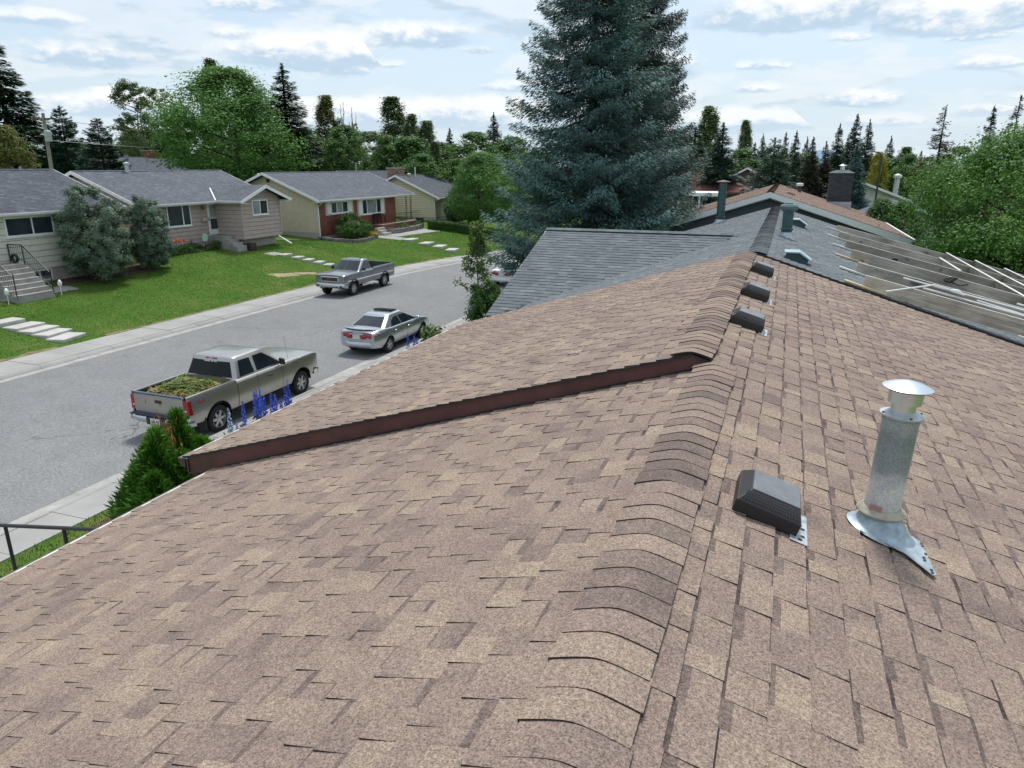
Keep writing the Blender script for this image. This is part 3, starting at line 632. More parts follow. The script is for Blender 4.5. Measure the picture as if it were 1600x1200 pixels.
def gable_fill(H, k, rx, rz, m, half, z0, mat, t=.15):
    k -= .006; half += .004
    MB().prism([(rx-half, k, z0), (rx+half, k, z0), (rx+half, k, rz-m*half-.16), (rx, k, rz-.14), (rx-half, k, rz-m*half-.16)], (0, t, 0)).obj('gable_wall', mat, H)
def rod(H, pts, r, name, mat=BLACKM, n=6): return MB().tube(pts, r, n).obj(name, mat, H, smooth=True)
CREAM = P('cream_siding', (.66, .645, .55), .7, var=.06); TAUPE = P('taupe_siding', (.46, .375, .345), .7, var=.07)
STUC = P('beige_stucco', (.66, .575, .43), .92, var=.08, scale=2, fine=.08, fscale=25); YELL = P('yellow_siding', (.68, .64, .47), .7, var=.05)
LAPSHADE = P('lap_shade_backing', (.07, .062, .055), .9)  # dark colour behind the slots paints the lap shadows of the siding
FOUND = P('foundation', (.45, .43, .39), .9, var=.15, scale=1.5)

# -- first bungalow, left edge
H1 = thing('cream_bungalow', 'cream sided bungalow at the left edge with dark slate roof and front steps', 'house', (-38, 21, 1.4))
gable_roof(H1, -39.5, 6.85, .385, 10, 30.4, 5.1, 5.1, SH_SLATE, 41)
MB().box(-43.6, -35.02, 10.6, 29.8, .3, 2.06).obj('foundation', FOUND, H1)
MB().box(-43.6, -35.0, 10.6, 29.8, 2.06, 4.95).obj('wall', LAPSHADE, H1)
siding(H1, 'x', -35.0, 10.6, 29.8, 2.06, 4.92, .30, CREAM)
gable_fill(H1, 29.65, -39.5, 6.85, .385, 4.4, 2.0, CREAM)
siding(H1, 'y', 29.8, -43.6, -35.0, 2.06, 6.6, .30, CREAM, 1, gable_lim(-39.5, 6.85, .385, -43.6, -35))
window(H1, 'x', -35.0, 23.9, 26.4, 3.72, 4.66, bars=(.55,), fr=.08)
window(H1, 'x', -35.0, 24.55, 25.85, 1.45, 2.02, bars=(.5,), fr=.07, sill=False)
window(H1, 'x', -35.0, 17.0, 19.6, 3.2, 4.66, bars=(.3, .7))
d = MB().box(-35.02, -34.94, 21.4, 22.35, 2.6, 4.66).obj('door', OFFWHITE, H1); MB().tube([(-34.93, 21.5, 3.6), (-34.87, 21.5, 3.6)], .03, 8).obj('handle', STEEL, d)
MB().tube([(-40.2, 29.0, 6.55), (-40.2, 29.0, 7.0)], .06, 8).obj('vent_pipe', P('grey_vent', (.3, .31, .32), .5), H1)
MB().box(-40.3, -39.4, 24.6, 26.0, 6.84, 7.02).obj('skylight', WHITE, H1, bevel=.02)
st = thing('concrete_steps', 'concrete front steps of the cream bungalow with black iron railings', 'steps', (-33.9, 22.9, 1.2))
MB().box(-35.0, -34.0, 22.0, 23.9, .6, 2.55).obj('landing', CONC2, st)
for i in range(6): MB().box(-34.0+.27*i, -34.0+.27*(i+1), 22.0+.004*i, 23.9-.004*i, .6, 2.55-.2*(i+1)).obj('tread', CONC2, st)
for y_ in (23.84, 22.06):
    rod(st, [(-34.95, y_, 3.42), (-34.0, y_, 3.42), (-32.4, y_, 2.18)], .025, 'handrail')
    rod(st, [(-34.95, y_, 2.70), (-34.0, y_, 2.70), (-32.4, y_, 1.48)], .015, 'bottom_rail')
    for xp, zt_, zb_ in ((-34.95, 3.42, 2.5), (-34.0, 3.42, 2.5), (-32.4, 2.35, 1.15)): rod(st, [(xp, y_, zb_), (xp, y_, zt_)], .028, 'post')
    for k in range(20):
        x = -34.88+k*.122; t = max(0, (x+34.0)/1.6); rod(st, [(x, y_, 2.70-1.22*t), (x, y_, 3.40-1.24*t)], .009, 'baluster', n=4)
hs_ = MB()
for k in range(5): hs_.tube([(-34.45+.19*math.cos(w), 23.78-.03*k, 2.78+.19*math.sin(w)) for w in np.linspace(0, 6.283, 15)], .022, 6)
tag(hs_.obj('garden_hose', P('hose_black', (.02, .03, .03), .4), None, smooth=True), 'coiled black garden hose hanging on the iron railing of the steps', 'hose')
for y_, dx in ((24.3, 1.0), (21.7, 1.0)):
    lm = thing('path_light', 'small white path light at the foot of the steps' + (', by the basement window' if y_ > 23 else ', at the left edge'), 'garden light', (-33.5+dx, y_, gz(-33.5+dx, y_)), group='white path lights')
    MB().tube([(0, 0, 0), (0, 0, .45)], .02, 6).obj('stake', WHITE, lm, True); MB().lathe([(.02, .42), (.09, .45), (.10, .62), (.04, .74), (0, .76)], 12).obj('globe', WHITE, lm, True, smooth='all')

# -- taupe bungalow with front wing
H2 = thing('taupe_bungalow', 'taupe sided bungalow with projecting front gable and white storm door', 'house', (-40, 38, 1.8))
gable_roof(H2, -40.4, 6.74, .385, 32.2, 44.6, 5.0, 5.0, SH_ASH, 51)
MB().box(-44.6, -36.02, 32.8, 44.0, .5, 2.48).obj('foundation', FOUND, H2)
MB().box(-44.6, -36.0, 32.8, 44.0, 2.48, 4.8).obj('wall', LAPSHADE, H2)
siding(H2, 'x', -36.0, 32.8, 39.0, 2.2, 4.78, .27, TAUPE)
gable_fill(H2, 32.81, -40.4, 6.74, .385, 4.3, 2.2, LAPSHADE)
siding(H2, 'y', 32.8, -44.6, -36.0, 2.2, 6.5, .27, TAUPE, -1, gable_lim(-40.4, 6.74, .385, -44.6, -36))
MB().box(-36.0, -34.3, 39.1, 42.7, .8, 2.30).obj('foundation', FOUND, H2)
MB().box(-36.2, -33.82, 38.9, 42.75, 2.30, 4.85).obj('wall', LAPSHADE, H2)
siding(H2, 'y', 38.9, -35.98, -33.82, 2.32, 4.84, .27, TAUPE, -1)
RW, ZW, MWg = 40.85, 5.80, .37
siding(H2, 'x', -33.82, 38.9, 42.75, 2.32, 5.64, .27, TAUPE, 1, gable_lim(RW, ZW, MWg, 38.9, 42.75))
MB().prism([(-33.84, 38.9, 4.85), (-33.84, 42.75, 4.85), (-33.84, RW, ZW-.16)], (-.15, 0, 0)).obj('gable_wall', LAPSHADE, H2)
for cx_, cy_ in ((-33.80, 38.88), (-33.80, 42.77), (-36.0, 32.78)): MB().box(cx_-.05, cx_+.05, cy_-.05, cy_+.05, 2.3, 4.82).obj('corner_trim', TAUPE, H2)
cw_ = 1/math.sqrt(1+MWg**2)
for sy in (-1, 1):
    D_ = (0, sy*cw_, -MWg*cw_); dk = deck(H2, (-38.6, RW, ZW), (1, 0, 0), D_, 5.35, 2.55/cw_, .1)
    shingles(dk, (-38.6, RW, ZW), (1, 0, 0), D_, 5.35, 2.55/cw_, SH_ASH, .16, (.16, .42), (.08, .22), seed=58+sy, th=.008, keep=lambda c: c[:, 2] > 6.74-.385*(c[:, 0]+40.4)-.02)
    MB().prism([(-33.24, RW, ZW+.004), (-33.24, RW+sy*2.55, ZW-MWg*2.55+.004), (-33.24, RW+sy*2.55, ZW-MWg*2.55-.2), (-33.24, RW, ZW-.2)], (.026, 0, 0)).obj('rake_board', WHITE, H2)
    MB().prism([(-35.38, RW+sy*2.55, ZW-MWg*2.55-.01), (-35.38, RW+sy*2.66, ZW-MWg*2.55-.01), (-35.38, RW+sy*2.62, ZW-MWg*2.55-.13), (-35.38, RW+sy*2.55, ZW-MWg*2.55-.13)], (2.16, 0, 0)).obj('gutter', WHITE, H2)
    MB().box(-35.4, -33.25, *sorted((RW+sy*1.9, RW+sy*2.54)), ZW-MWg*2.55-.19, ZW-MWg*2.55-.165).obj('soffit', WHITE, H2)
MB().prism([(-35.38, 38.28, 4.86), (-35.33, 38.37, 4.86), (-37.2, 40.0, 5.57), (-37.26, 39.92, 5.57)], (0, 0, .02)).obj('valley_flashing', OFFWHITE, H2)
window(H2, 'x', -36.0, 34.2, 36.65, 3.35, 4.70, bars=(.23, .73), fr=.08, panes={0: P('window_reflect', (.16, .17, .13), .1, var=.5, scale=2, spec=.9)})
window(H2, 'x', -33.82, 39.93, 41.5, 3.84, 4.82, bars=(.5,), fr=.07, panes={0: CURTAIN})
d = MB().box(-36.03, -35.93, 38.1, 39.02, 2.62, 4.70).obj('storm_door', WHITE, H2)
MB().box(-35.925, -35.915, 38.26, 38.86, 3.72, 4.55).obj('pane', CURTAIN, d); MB().box(-35.925, -35.915, 38.26, 38.86, 2.98, 3.66).obj('pane', GLASS, d); MB().box(-35.925, -35.9, 38.13, 38.18, 3.55, 3.75).obj('handle', BLACKM, d)
wl_ = MB().lathe([(.05, 0), (.10, .05), (.11, .2), (.05, .28), (0, .3)], 10, Matrix.Translation((-35.86, 37.66, 4.28))).obj('wall_lamp', P('lamp_brass', (.22, .17, .12), .4), H2, smooth=True)
MB().box(-35.96, -35.8, 37.5, 37.95, 3.52, 3.80).obj('mailbox', P('mailbox_beige', (.5, .45, .38), .5), H2, bevel=.03)
MB().box(-35.99, -34.55, 37.9, 38.87, .9, 2.56).obj('porch', CONC2, H2)
for i in range(3): MB().box(-34.56+.3*i, -34.55+.3*(i+1), 37.95+.004*i, 38.86-.004*i, .9, 2.56-.2*(i+1)).obj('tread', CONC2, H2)
MB().lathe([(.13, 0), (.13, .45), (.11, .45), (.11, .5), (.19, .52), (.19, .62), (0, .68)], 12, Matrix.Translation((-40.1, 36.0, 6.6))).obj('flue', GALV, H2, smooth=True)
MB().tube([(-34.2, 42.9, 2.2), (-33.3, 43.1, gz(-33.3, 43.1)+.12)], .06, 8).obj('downspout', WHITE, H2)
bt = thing('planter_box', 'dark square planter box beside the porch steps of the taupe bungalow', 'planter', (-33.75, 39.3, gz(-33.75, 39.3)))
MB().box(-.3, .3, -.3, .3, 0, .42).obj('box', DKBROWN, bt, True, bevel=.02); MB().box(-.27, .27, -.27, .27, .4, .45).obj('soil', SOIL, bt, True)
fl_ = thing('garden_sign', 'round pale green ornament on a stake in the flower bed', 'ornament', (-35.3, 36.9, gz(-35.3, 36.9)))
MB().tube([(0, 0, 0), (0, 0, .7)], .015, 6).obj('stake', BLACKM, fl_, True); MB().lathe([(0, .0), (.26, .0), (.26, .03), (0, .03)], 16, Matrix.Translation((.02, 0, .8)) @ Matrix.Rotation(1.57, 4, 'Y')).obj('disc', P('mint_paint', (.42, .62, .52), .4), fl_, True)

# -- beige bungalow with brick front
H3 = thing('brick_front_bungalow', 'beige stucco bungalow with red brick front and covered porch', 'house', (-39, 56, 1.4))
R3X, R3Z, M3 = -39.6, 6.54, .40
gable_roof(H3, R3X, R3Z, M3, 48.3, 64.0, 5.25, 5.0, SH_ASH, 61)
MB().box(-44.0, -35.02, 49, 61.3, .5, 1.9).obj('foundation', FOUND, H3)
MB().box(-44.0, -35.0, 49, 61.3, 1.9, 4.55).obj('wall', STUC, H3); MB().box(-44.0, -36.6, 61.3, 63.6, .8, 4.55).obj('wall', STUC, H3)
gable_fill(H3, 49.0, R3X, R3Z, M3, 4.5, 1.9, STUC)
skip = [(50.1, 53.9, 3.2, 4.35), (54.8, 59.2, 2.85, 4.35)]
bricks(H3, 'brick', 'x', -35.0, 49.05, 61.3, 1.6, 4.42, BRICK_RED, .22, .082, 1, 4, skip)
bricks(H3, 'brick', 'y', 61.3, -36.6, -35.0, 1.6, 4.42, BRICK_RED, .22, .082, 1, 5)
for (a, b_, z0, z1, bars, pn) in ((50.7, 53.2, 3.26, 4.22, (.33, .66), {1: CURTAIN}), (55.4, 58.6, 2.92, 4.24, (.25, .75), {1: CURTAIN})):
    w = window(H3, 'x', -35.0, a, b_, z0, z1, bars=bars, fr=.09, panes=pn, depth=.07)
    for s0, s1 in ((a-.52, a-.03), (b_+.03, b_+.52)):
        b = MB(); b.box(-34.99, -34.945, s0, s1, z0, z1)
        for k in range(8): b.box(-34.945, -34.93, s0+.05, s1-.05, z0+.06+k*(z1-z0-.1)/8, z0+.06+(k+.7)*(z1-z0-.1)/8)
        b.obj('shutter', WHITE, H3)
window(H3, 'x', -36.6, 61.9, 63.2, 3.2, 4.1, bars=(.5,), panes={0: CURTAIN}); siding(H3, 'x', -36.6, 61.32, 63.6, 1.9, 4.5, .25, YELL)
MB().box(-35.0, -33.5, 56.3, 63.6, 1.0, 2.02).obj('porch', P('porch_brick', (.21, .12, .09), .85, var=.3, scale=6), H3)
MB().box(-33.62, -33.42, 58.5, 63.7, 2.02, 2.06).obj('porch_edge', CONC, H3)
for y_ in (62.6, 63.5):
    for dy in (-.09, .09): rod(H3, [(-34.55, y_+dy, 2.0), (-34.55, y_+dy, 4.3)], .022, 'iron_post')
    b = MB()
    for k in range(9): b.tube([(-34.55, y_-.09, 2.1+k*.24), (-34.55, y_+.09, 2.22+k*.24)], .012, 5)
    b.obj('iron_scroll', BLACKM, H3)
rod(H3, [(-33.55, 57.0, 2.85), (-33.55, 63.5, 2.85)], .02, 'railing')
for k in range(24): rod(H3, [(-33.55, 57.1+k*.27, 2.05), (-33.55, 57.1+k*.27, 2.84)], .01, 'baluster', n=4)
for i in range(3): MB().box(-33.5+.3*i, -33.5+.3*(i+1), 54.9+.004*i, 56.2-.004*i, .9, 1.85-.2*i).obj('tread', CONC, H3)
MB().tube([(-34.35, 48.75, 4.3), (-34.7, 48.9, 4.1), (-34.93, 48.92, 3.95), (-34.93, 48.92, 1.5)], .05, 8).obj('downspout', WHITE, H3)
MB().tube([(-34.9, 48.8, 1.6), (-34.2, 48.0, gz(-34.2, 48.0)+.08)], .05, 8).obj('downspout', DKBROWN, H3)
MB().box(-39.75, -39.45, 48.96, 48.99, 5.75, 6.05).obj('gable_vent', DKBROWN, H3)
MB().lathe([(.08, 0), (.08, .4), (.12, .4), (0, .46)], 10, Matrix.Translation((-41, 49.6, 6.0))).obj('vent_pipe', GALV, H3, smooth=True)
MB().tube([(-40.2, 63.0, 6.3), (-40.2, 63.0, 7.35)], .07, 8).obj('vent_pipe', P('grey_vent', (.3, .31, .32), .5), H3)
bn = thing('garden_bench', 'black metal bench on the porch under the large window', 'bench', (-34.6, 57.6, 2.03))
for k in range(4): MB().box(-.22+.12*k, -.13+.12*k, -.7, .7, .42, .45).obj('slat', BLACKM, bn, True)
for k in range(3): MB().box(-.26, -.23, -.7, .7, .55+.13*k, .64+.13*k).obj('backrest_slat', BLACKM, bn, True)
for y_ in (-.66, .66): MB().box(-.26, -.2, y_-.03, y_+.03, 0, .92).obj('leg', BLACKM, bn, True); MB().box(.17, .23, y_-.03, y_+.03, 0, .64).obj('leg', BLACKM, bn, True); MB().box(-.22, .23, y_-.03, y_+.03, .62, .66).obj('armrest', BLACKM, bn, True)
fp = thing('flower_pot', 'terracotta pot standing at the foot of the porch steps', 'flower pot', (-33.0, 56.7, gz(-33.0, 56.7)))
MB().lathe([(.14, 0), (.22, .4), (.25, .4), (.25, .48), (.2, .48)], 14).obj('pot', P('terracotta', (.38, .13, .07), .8), fp, True, smooth=True); MB().lathe([(0, .44), (.2, .46)], 14).obj('soil', SOIL, fp, True)
def stone_wall(label, pts, rows, seed):
    w = thing('retaining_wall', label, 'retaining wall', (pts[0][0], pts[0][1], gz(*pts[0]))); R = random.Random(seed); zb0 = min(gz(*p) for p in pts)
    for r in range(rows):
        for (xa, ya_), (xb, yb_) in zip(pts[:-1], pts[1:]):
            L = math.hypot(xb-xa, yb_-ya_); ux, uy = (xb-xa)/L, (yb_-ya_)/L; s = -(.2 if r % 2 else 0)
            while s < L-.05:
                a, b_ = max(s, 0)+.008, min(s+.4, L)-.008; q = R.uniform(-.012, .012); zb_ = gz(xa+ux*(a+b_)/2, ya_+uy*(a+b_)/2)-.05+r*.155
                if b_-a > .05:
                    P8 = []
                    for z in (zb_+.004, zb_+.15):
                        for t, n_ in ((a, -.11+q), (b_, -.11+q), (b_, .11+q), (a, .11+q)): P8.append((xa+ux*t-uy*n_, ya_+uy*t+ux*n_, z))
                    bb = MB().hexa(P8).obj('stone_block', STONE, w); at = bb.data.attributes.new('tone', 'FLOAT', 'FACE'); at.data.foreach_set('value', [R.random()]*6)
                s += .4
stone_wall('low grey stone retaining wall holding the porch flower bed', [(-33.1, 55.6), (-32.5, 57.5), (-32.45, 60.5), (-32.9, 62.6), (-33.4, 63.2)], 3, 1)
stone_wall('curved grey stone edging round the big juniper shrub', [(-34.9, 48.6), (-33.4, 48.2), (-32.3, 49.4), (-32.0, 51.4), (-32.5, 53.6), (-33.4, 54.7)], 2, 2)
o = drape('soil_bed', [(-34.9, 48.9), (-33.4, 48.5), (-32.3, 51.5), (-34.9, 55.0)], SOIL, .16); tag(o, kind='structure')
o = drape('soil_bed', [(-33.5, 56.0), (-32.6, 57.5), (-33.0, 62.6), (-33.5, 63.0)], SOIL, .30); tag(o, kind='structure')
bx_ = thing('utility_box', 'dark green box standing at the far corner of the porch flower bed', 'utility box', (-33.3, 62.9, gz(-33.3, 62.9)))
MB().box(-.25, .25, -.35, .35, 0, .85).obj('cabinet', P('box_dark', (.03, .04, .05), .5), bx_, True, bevel=.03); MB().box(-.27, .27, -.37, .37, .85, .9).obj('lid', BLACKM, bx_, True)

# -- cream house with lap siding
H4 = thing('cream_gable_house', 'cream lap sided house with blue grey roof seen past the brick bungalow', 'house', (-39, 75, 1.2))
gable_roof(H4, -38.8, 6.14, .44, 68.1, 80, 5.1, 4.6, SH_SLATE, 71)
gable_roof(H4, -44.5, 6.55, .35, 66.0, 82, 5.2, 5.2, SH_SLATE, 75)
MB().box(-43, -34.62, 68.7, 79.5, .5, 2.0).obj('foundation', FOUND, H4); MB().box(-43, -34.6, 68.7, 79.5, 2.0, 4.0).obj('wall', LAPSHADE, H4)
gable_fill(H4, 68.7, -38.8, 6.14, .44, 4.1, 1.9, LAPSHADE)
siding(H4, 'y', 68.7, -43, -34.6, 1.9, 6.0, .22, YELL, -1, gable_lim(-38.8, 6.14, .44, -43, -34.6))
siding(H4, 'x', -34.6, 68.7, 79.5, 1.9, 3.95, .25, YELL)
MB().tube([(-33.75, 68.4, 3.85), (-34.3, 68.6, 3.6), (-34.5, 68.62, 3.5), (-34.5, 68.62, 1.3)], .05, 8).obj('downspout', WHITE, H4)
window(H4, 'x', -34.6, 72, 74.5, 2.4, 3.6, bars=(.5,))
for bb in [MB().box(-40.45, -39.0, 69.4, 70.6, 5.0, 6.78).obj('chimney', STONE_TAN, H4, bevel=.03)]:
    at = bb.data.attributes.new('tone', 'FLOAT', 'FACE'); at.data.foreach_set('value', [.2, .8, .5, .6, .4, .3])
    Rr = random.Random(9)
    for z in np.arange(5.6, 6.75, .16):
        x = -40.47
        while x < -39.02:
            w_ = Rr.uniform(.15, .4); q = MB().box(x+.01, min(x+w_, -38.98)-.01, 69.36, 69.42, z+.008, z+.15).obj('stone', STONE_TAN, bb)
            at = q.data.attributes.new('tone', 'FLOAT', 'FACE'); at.data.foreach_set('value', [Rr.random()]*6); x += w_
MB().box(-40.55, -38.9, 69.3, 70.7, 6.78, 6.88).obj('chimney_cap', CONC, H4)
MB().tube([(-38.2, 71.5, 5.7), (-38.2, 71.5, 6.95)], .07, 8).obj('vent_pipe', OFFWHITE, H4); MB().lathe([(.16, 0), (.16, .3), (.24, .32), (.24, .5), (0, .56)], 12, Matrix.Translation((-38.5, 70.6, 5.75))).obj('flue', GALV, H4, smooth=True)

# -- house behind, across the lane
H5 = thing('lane_house', 'long dark slate roof of the house behind, with a brick chimney', 'house', (-80, 70, 3))
gable_roof(H5, -80, 8.15, .36, 62, 84, 5.2, 5.2, SH_SLATE, 81, expo=.2)
MB().box(-84.4, -75.6, 62.7, 83.4, 1.5, 6.4).obj('wall', CREAM, H5); gable_fill(H5, 62.7, -80, 8.15, .36, 4.4, 5, CREAM)
siding(H5, 'y', 62.7, -84.4, -75.6, 4.5, 8.0, .3, CREAM, -1, gable_lim(-80, 8.15, .36, -84.4, -75.6))
MB().box(-81.0, -79.8, 75.6, 77.0, 7.4, 8.95).obj('chimney', P('plain_brick', (.22, .075, .05), .9, var=.3, scale=12), H5); MB().box(-81.1, -79.7, 75.5, 77.1, 8.95, 9.05).obj('chimney_cap', CONC2, H5)
for y_, x_, h_ in ((66.3, -78, 1.0), (67.5, -79, .8), (70.5, -78.6, .9), (64.5, -79.8, .35), (72, -79.8, .35)):
    MB().tube([(x_, y_, 7.0), (x_, y_, 8.15-.36*abs(x_+80)+h_)], .1, 8).obj('vent_pipe', P('grey_vent', (.3, .31, .32), .5), H5)

# -- distant houses on the right
RH = thing('red_roofed_house', 'low house with dark red roof beyond the giant spruce', 'house', (-7, 72, .6))
b = MB(); zr, ze = 6.15, 4.75
b.add([(-16, 69.4, ze), (-3.4, 69.4, ze), (-3.4, 78.6, ze), (-16, 78.6, ze), (-12, 74, zr+.35), (-7.0, 74, zr+.35)], [(0, 1, 5, 4), (1, 2, 5), (2, 3, 4, 5), (3, 0, 4), (3, 2, 1, 0)]); rr = b.obj('roof', P('red_felt', (.11, .04, .04), .9), RH)
c_ = math.hypot(4.6, zr+.35-ze); shingles(rr, (-16, 74, zr+.35), (1, 0, 0), (0, -4.6/c_, -(zr+.35-ze)/c_), 12.6, c_, SH_RED, .18, (.3, .6), (.15, .3), seed=90, th=.012, keep=lambda c: (c[:, 0] < -7.0+(74-c[:, 1])/4.6*3.6) & (c[:, 0] > -12-(74-c[:, 1])/4.6*4))
MB().box(-15.4, -4.0, 70, 78, .3, 4.72).obj('wall', P('sage_wall', (.22, .22, .16), .9), RH); MB().box(-16, -3.4, 69.37, 69.41, 4.6, 4.74).obj('fascia_board', P('brown_trim', (.10, .06, .05), .6), RH)
window(RH, 'y', 70, -8.4, -6.6, 3.5, 4.4, out=-1, bars=(.5,))
CP = thing('patio_cover', 'flat white patio cover on slim posts in front of the red roofed house', 'patio cover', (-7.2, 66.5, .6))
MB().box(-9.6, -5.3, 64.6, 69.0, 4.55, 4.85).obj('cover', WHITE, CP, bevel=.02)
for x_ in (-9.0, -7.2, -5.5): MB().box(x_-.09, x_+.09, 64.8, 64.98, .5, 4.56).obj('post', WHITE, CP)
DH = thing('far_white_house', 'small white gabled house with brown roof far between the dark spruces', 'house', (-4.5, 92, .6))
MB().box(-7, -2.6, 90, 98, .3, 5.0).obj('wall', WHITE, DH); gable_roof(DH, -4.8, 6.9, .55, 89.6, 98, 2.8, 2.8, SH_RED, 95, expo=.3, cap=False); gable_fill(DH, 90, -4.8, 6.9, .55, 2.3, 4.6, P('brown_trim', (.10, .06, .05), .6))
GH = thing('far_grey_house', 'grey roofed house right of the brick chimney in the distance', 'house', (8, 78, .6))
gable_roof(GH, 5.0, 6.1, .38, 72, 88, 5.6, 5.6, SH_ASH, 97, expo=.25); MB().box(.3, 9.8, 72.6, 87.4, .3, 4.2).obj('wall', OFFWHITE, GH); gable_fill(GH, 72.6, 5.0, 6.1, .38, 4.7, 3.9, OFFWHITE)
MB().lathe([(.22, 0), (.22, 1.5), (.36, 1.5), (.36, 1.75), (0, 1.9)], 14, Matrix.Translation((8.9, 74, 4.5))).obj('flue', OFFWHITE, GH, smooth=True)
LS = thing('light_roofed_shed', 'pale blue grey roof corner under the big green tree on the right', 'shed', (7.5, 56, .6))
MB().box(4.2, 9.8, 52.5, 59.5, .3, 3.6).obj('wall', OFFWHITE, LS); gable_roof(LS, 7.0, 4.75, .35, 52, 60, 3.2, 3.2, SH_ASH, 99, expo=.2, cap=False); gable_fill(LS, 52.5, 7, 4.75, .35, 2.7, 3.4, OFFWHITE)

# ---------------------------------------------------------------- things on the near roofs
AX = Matrix.Rotation(math.atan(.31), 4, 'Y')
PLAST = P('dark_plastic', (.020, .018, .019), .5, var=.15, scale=10, fine=.1, fscale=90); PLTOP = P('skylit_plastic', (.15, .16, .175), .42, var=.25, scale=7, fine=.15, fscale=60)  # top plate coloured paler than the body: sky light painted in
FLANGE = P('flange_metal', (.46, .50, .54), .45, metal=.5, var=.3, scale=22)
def box_vent(x, y, label, w=.31, d=.34, h=.105, group='dark box vents along the ridge', mats=None, fl=True):
    z = 5.5-.31*(x+.41); v = thing('roof_vent', label, 'roof vent', (x, y, z), group=group); v.rotation_euler = AX.to_euler()
    WM[v] = Matrix.Translation((x, y, z)) @ AX
    body, top = mats or (PLAST, PLTOP); i = .052; hw, hd = w/2, d/2
    MB().hexa([(-hw, -hd, .0), (hw, -hd, .0), (hw, hd, .0), (-hw, hd, .0), (-hw, -hd, h*.64), (hw, -hd, h*.64), (hw, hd, h*.64), (-hw, hd, h*.64)]).obj('base', body, v, True, bevel=.006)
    MB().hexa([(-hw+.004, -hd+.004, h*.64), (hw-.004, -hd+.004, h*.64), (hw-.004, hd-.004, h*.64), (-hw+.004, hd-.004, h*.64), (-hw+i, -hd+i*1.1, h*1.06), (hw-i*.5, -hd+i*1.1, h*1.06), (hw-i*.5, hd-i, h*1.06), (-hw+i, hd-i, h*1.06)]).obj('hood', body, v, True, bevel=.004)
    MB().box(-hw+i+.002, hw-i*.5-.002, -hd+i*1.1+.002, hd-i-.002, h*1.06, h*1.06+.006).obj('top_plate', top, v, True, bevel=.004)
    g = MB(); n = 20
    for k in range(n):          # mesh on the sloping front band
        u = -hw+.02+(w-.04)*k/(n-1); t = u*.86
        g.tube([(u, -hd+.003, h*.66), (t+.004, -hd+i*1.1-.002, h*1.045)], .0022, 4, False)
    for q in (.2, .4, .6, .8): g.tube([(-hw+.012+.04*q, -hd+.003+i*1.08*q, h*(.66+.385*q)+.001), (hw-.008-.024*q, -hd+.003+i*1.08*q, h*(.66+.385*q)+.001)], .0018, 4, False)
    g.obj('grille', P('grille_grey', (.038, .038, .04), .5), v, True)
    if fl:
        f = MB().box(hw-.03, hw+.055, -hd-.045, hd-.10, .006, .010).obj('flange', FLANGE, v, True, bevel=.002)
        s = MB()
        for k in (0, 1, 3, 4): s.box(hw+.010+.012*(k % 2), hw+.028+.012*(k % 2), -hd-.02+k*.038, -hd-.005+k*.038, .0101, .0135)
        s.obj('sealant_spots', DKBROWN, f, True)
    return v
box_vent(.045, 3.47, 'large dark box vent beside the galvanised flue pipe', .315, .36, .115)
box_vent(-.275, 7.48, 'nearest of the three dark box vents lined up near the upper ridge', .33, .34, .125)
box_vent(-.275, 9.25, 'middle one of the three dark box vents lined up near the upper ridge', .33, .36, .13)
box_vent(-.275, 11.4, 'farthest of the three dark box vents lined up near the upper ridge', .33, .36, .13)
# flue with storm collar and cone flashing
FL = thing('flue_pipe', 'tall galvanised flue pipe with shiny conical rain cap on the brown roof', 'flue pipe', (.61, 3.78, 5.198))
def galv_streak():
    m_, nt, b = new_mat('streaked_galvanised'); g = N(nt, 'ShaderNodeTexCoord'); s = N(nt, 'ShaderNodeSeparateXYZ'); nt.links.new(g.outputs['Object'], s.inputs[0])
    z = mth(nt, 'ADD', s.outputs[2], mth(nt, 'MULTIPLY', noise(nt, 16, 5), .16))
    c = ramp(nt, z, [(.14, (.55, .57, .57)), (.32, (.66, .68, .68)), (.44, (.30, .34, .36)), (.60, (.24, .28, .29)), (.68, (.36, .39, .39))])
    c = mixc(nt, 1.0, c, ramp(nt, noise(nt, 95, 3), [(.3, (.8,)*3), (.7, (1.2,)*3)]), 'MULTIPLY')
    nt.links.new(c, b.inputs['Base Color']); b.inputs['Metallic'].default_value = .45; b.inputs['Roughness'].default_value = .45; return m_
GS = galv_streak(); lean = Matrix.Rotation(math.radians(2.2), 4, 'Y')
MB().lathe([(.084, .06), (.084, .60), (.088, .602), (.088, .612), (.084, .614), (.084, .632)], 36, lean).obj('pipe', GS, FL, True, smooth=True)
MB().box(-.0875, -.078, -.02, .02, .08, .6, lean @ Matrix.Rotation(math.radians(215), 4, 'Z')).obj('seam', GALV, FL, True)
cl = MB().lathe([(.084, .632), (.100, .628), (.101, .634), (.056, .652), (.054, .652)], 36, lean).obj('collar', GALV, FL, True, smooth=True)
for k in range(4):
    q = lean @ Matrix.Rotation(k*math.pi/2+.3, 4, 'Z') @ Matrix.Translation((.092, 0, .637)); MB().lathe([(.006, 0), (.006, .005), (0, .005)], 8, q).obj('screw', BLACKM, cl, True)
cp = MB().lathe([(.056, .648), (.056, .70), (.066, .702)], 36, lean).obj('neck', STEEL, FL, True, smooth=True)
MB().lathe([(.056, .692), (.077, .694), (.079, .762), (.072, .762), (.070, .70)], 40, lean).obj('cap_band', STEEL, FL, True, smooth=True)
cap = MB().lathe([(.111, .768), (.113, .772), (.080, .788), (.03, .803), (.006, .806), (0, .806)], 44, lean).obj('cap', P('cap_steel', (.60, .67, .71), .36, metal=.75, var=.07), FL, True, smooth=True)
MB().lathe([(.107, .765), (.05, .772), (0, .773)], 32, lean).obj('cap_underside', BLACKM, cap, True)
co = []
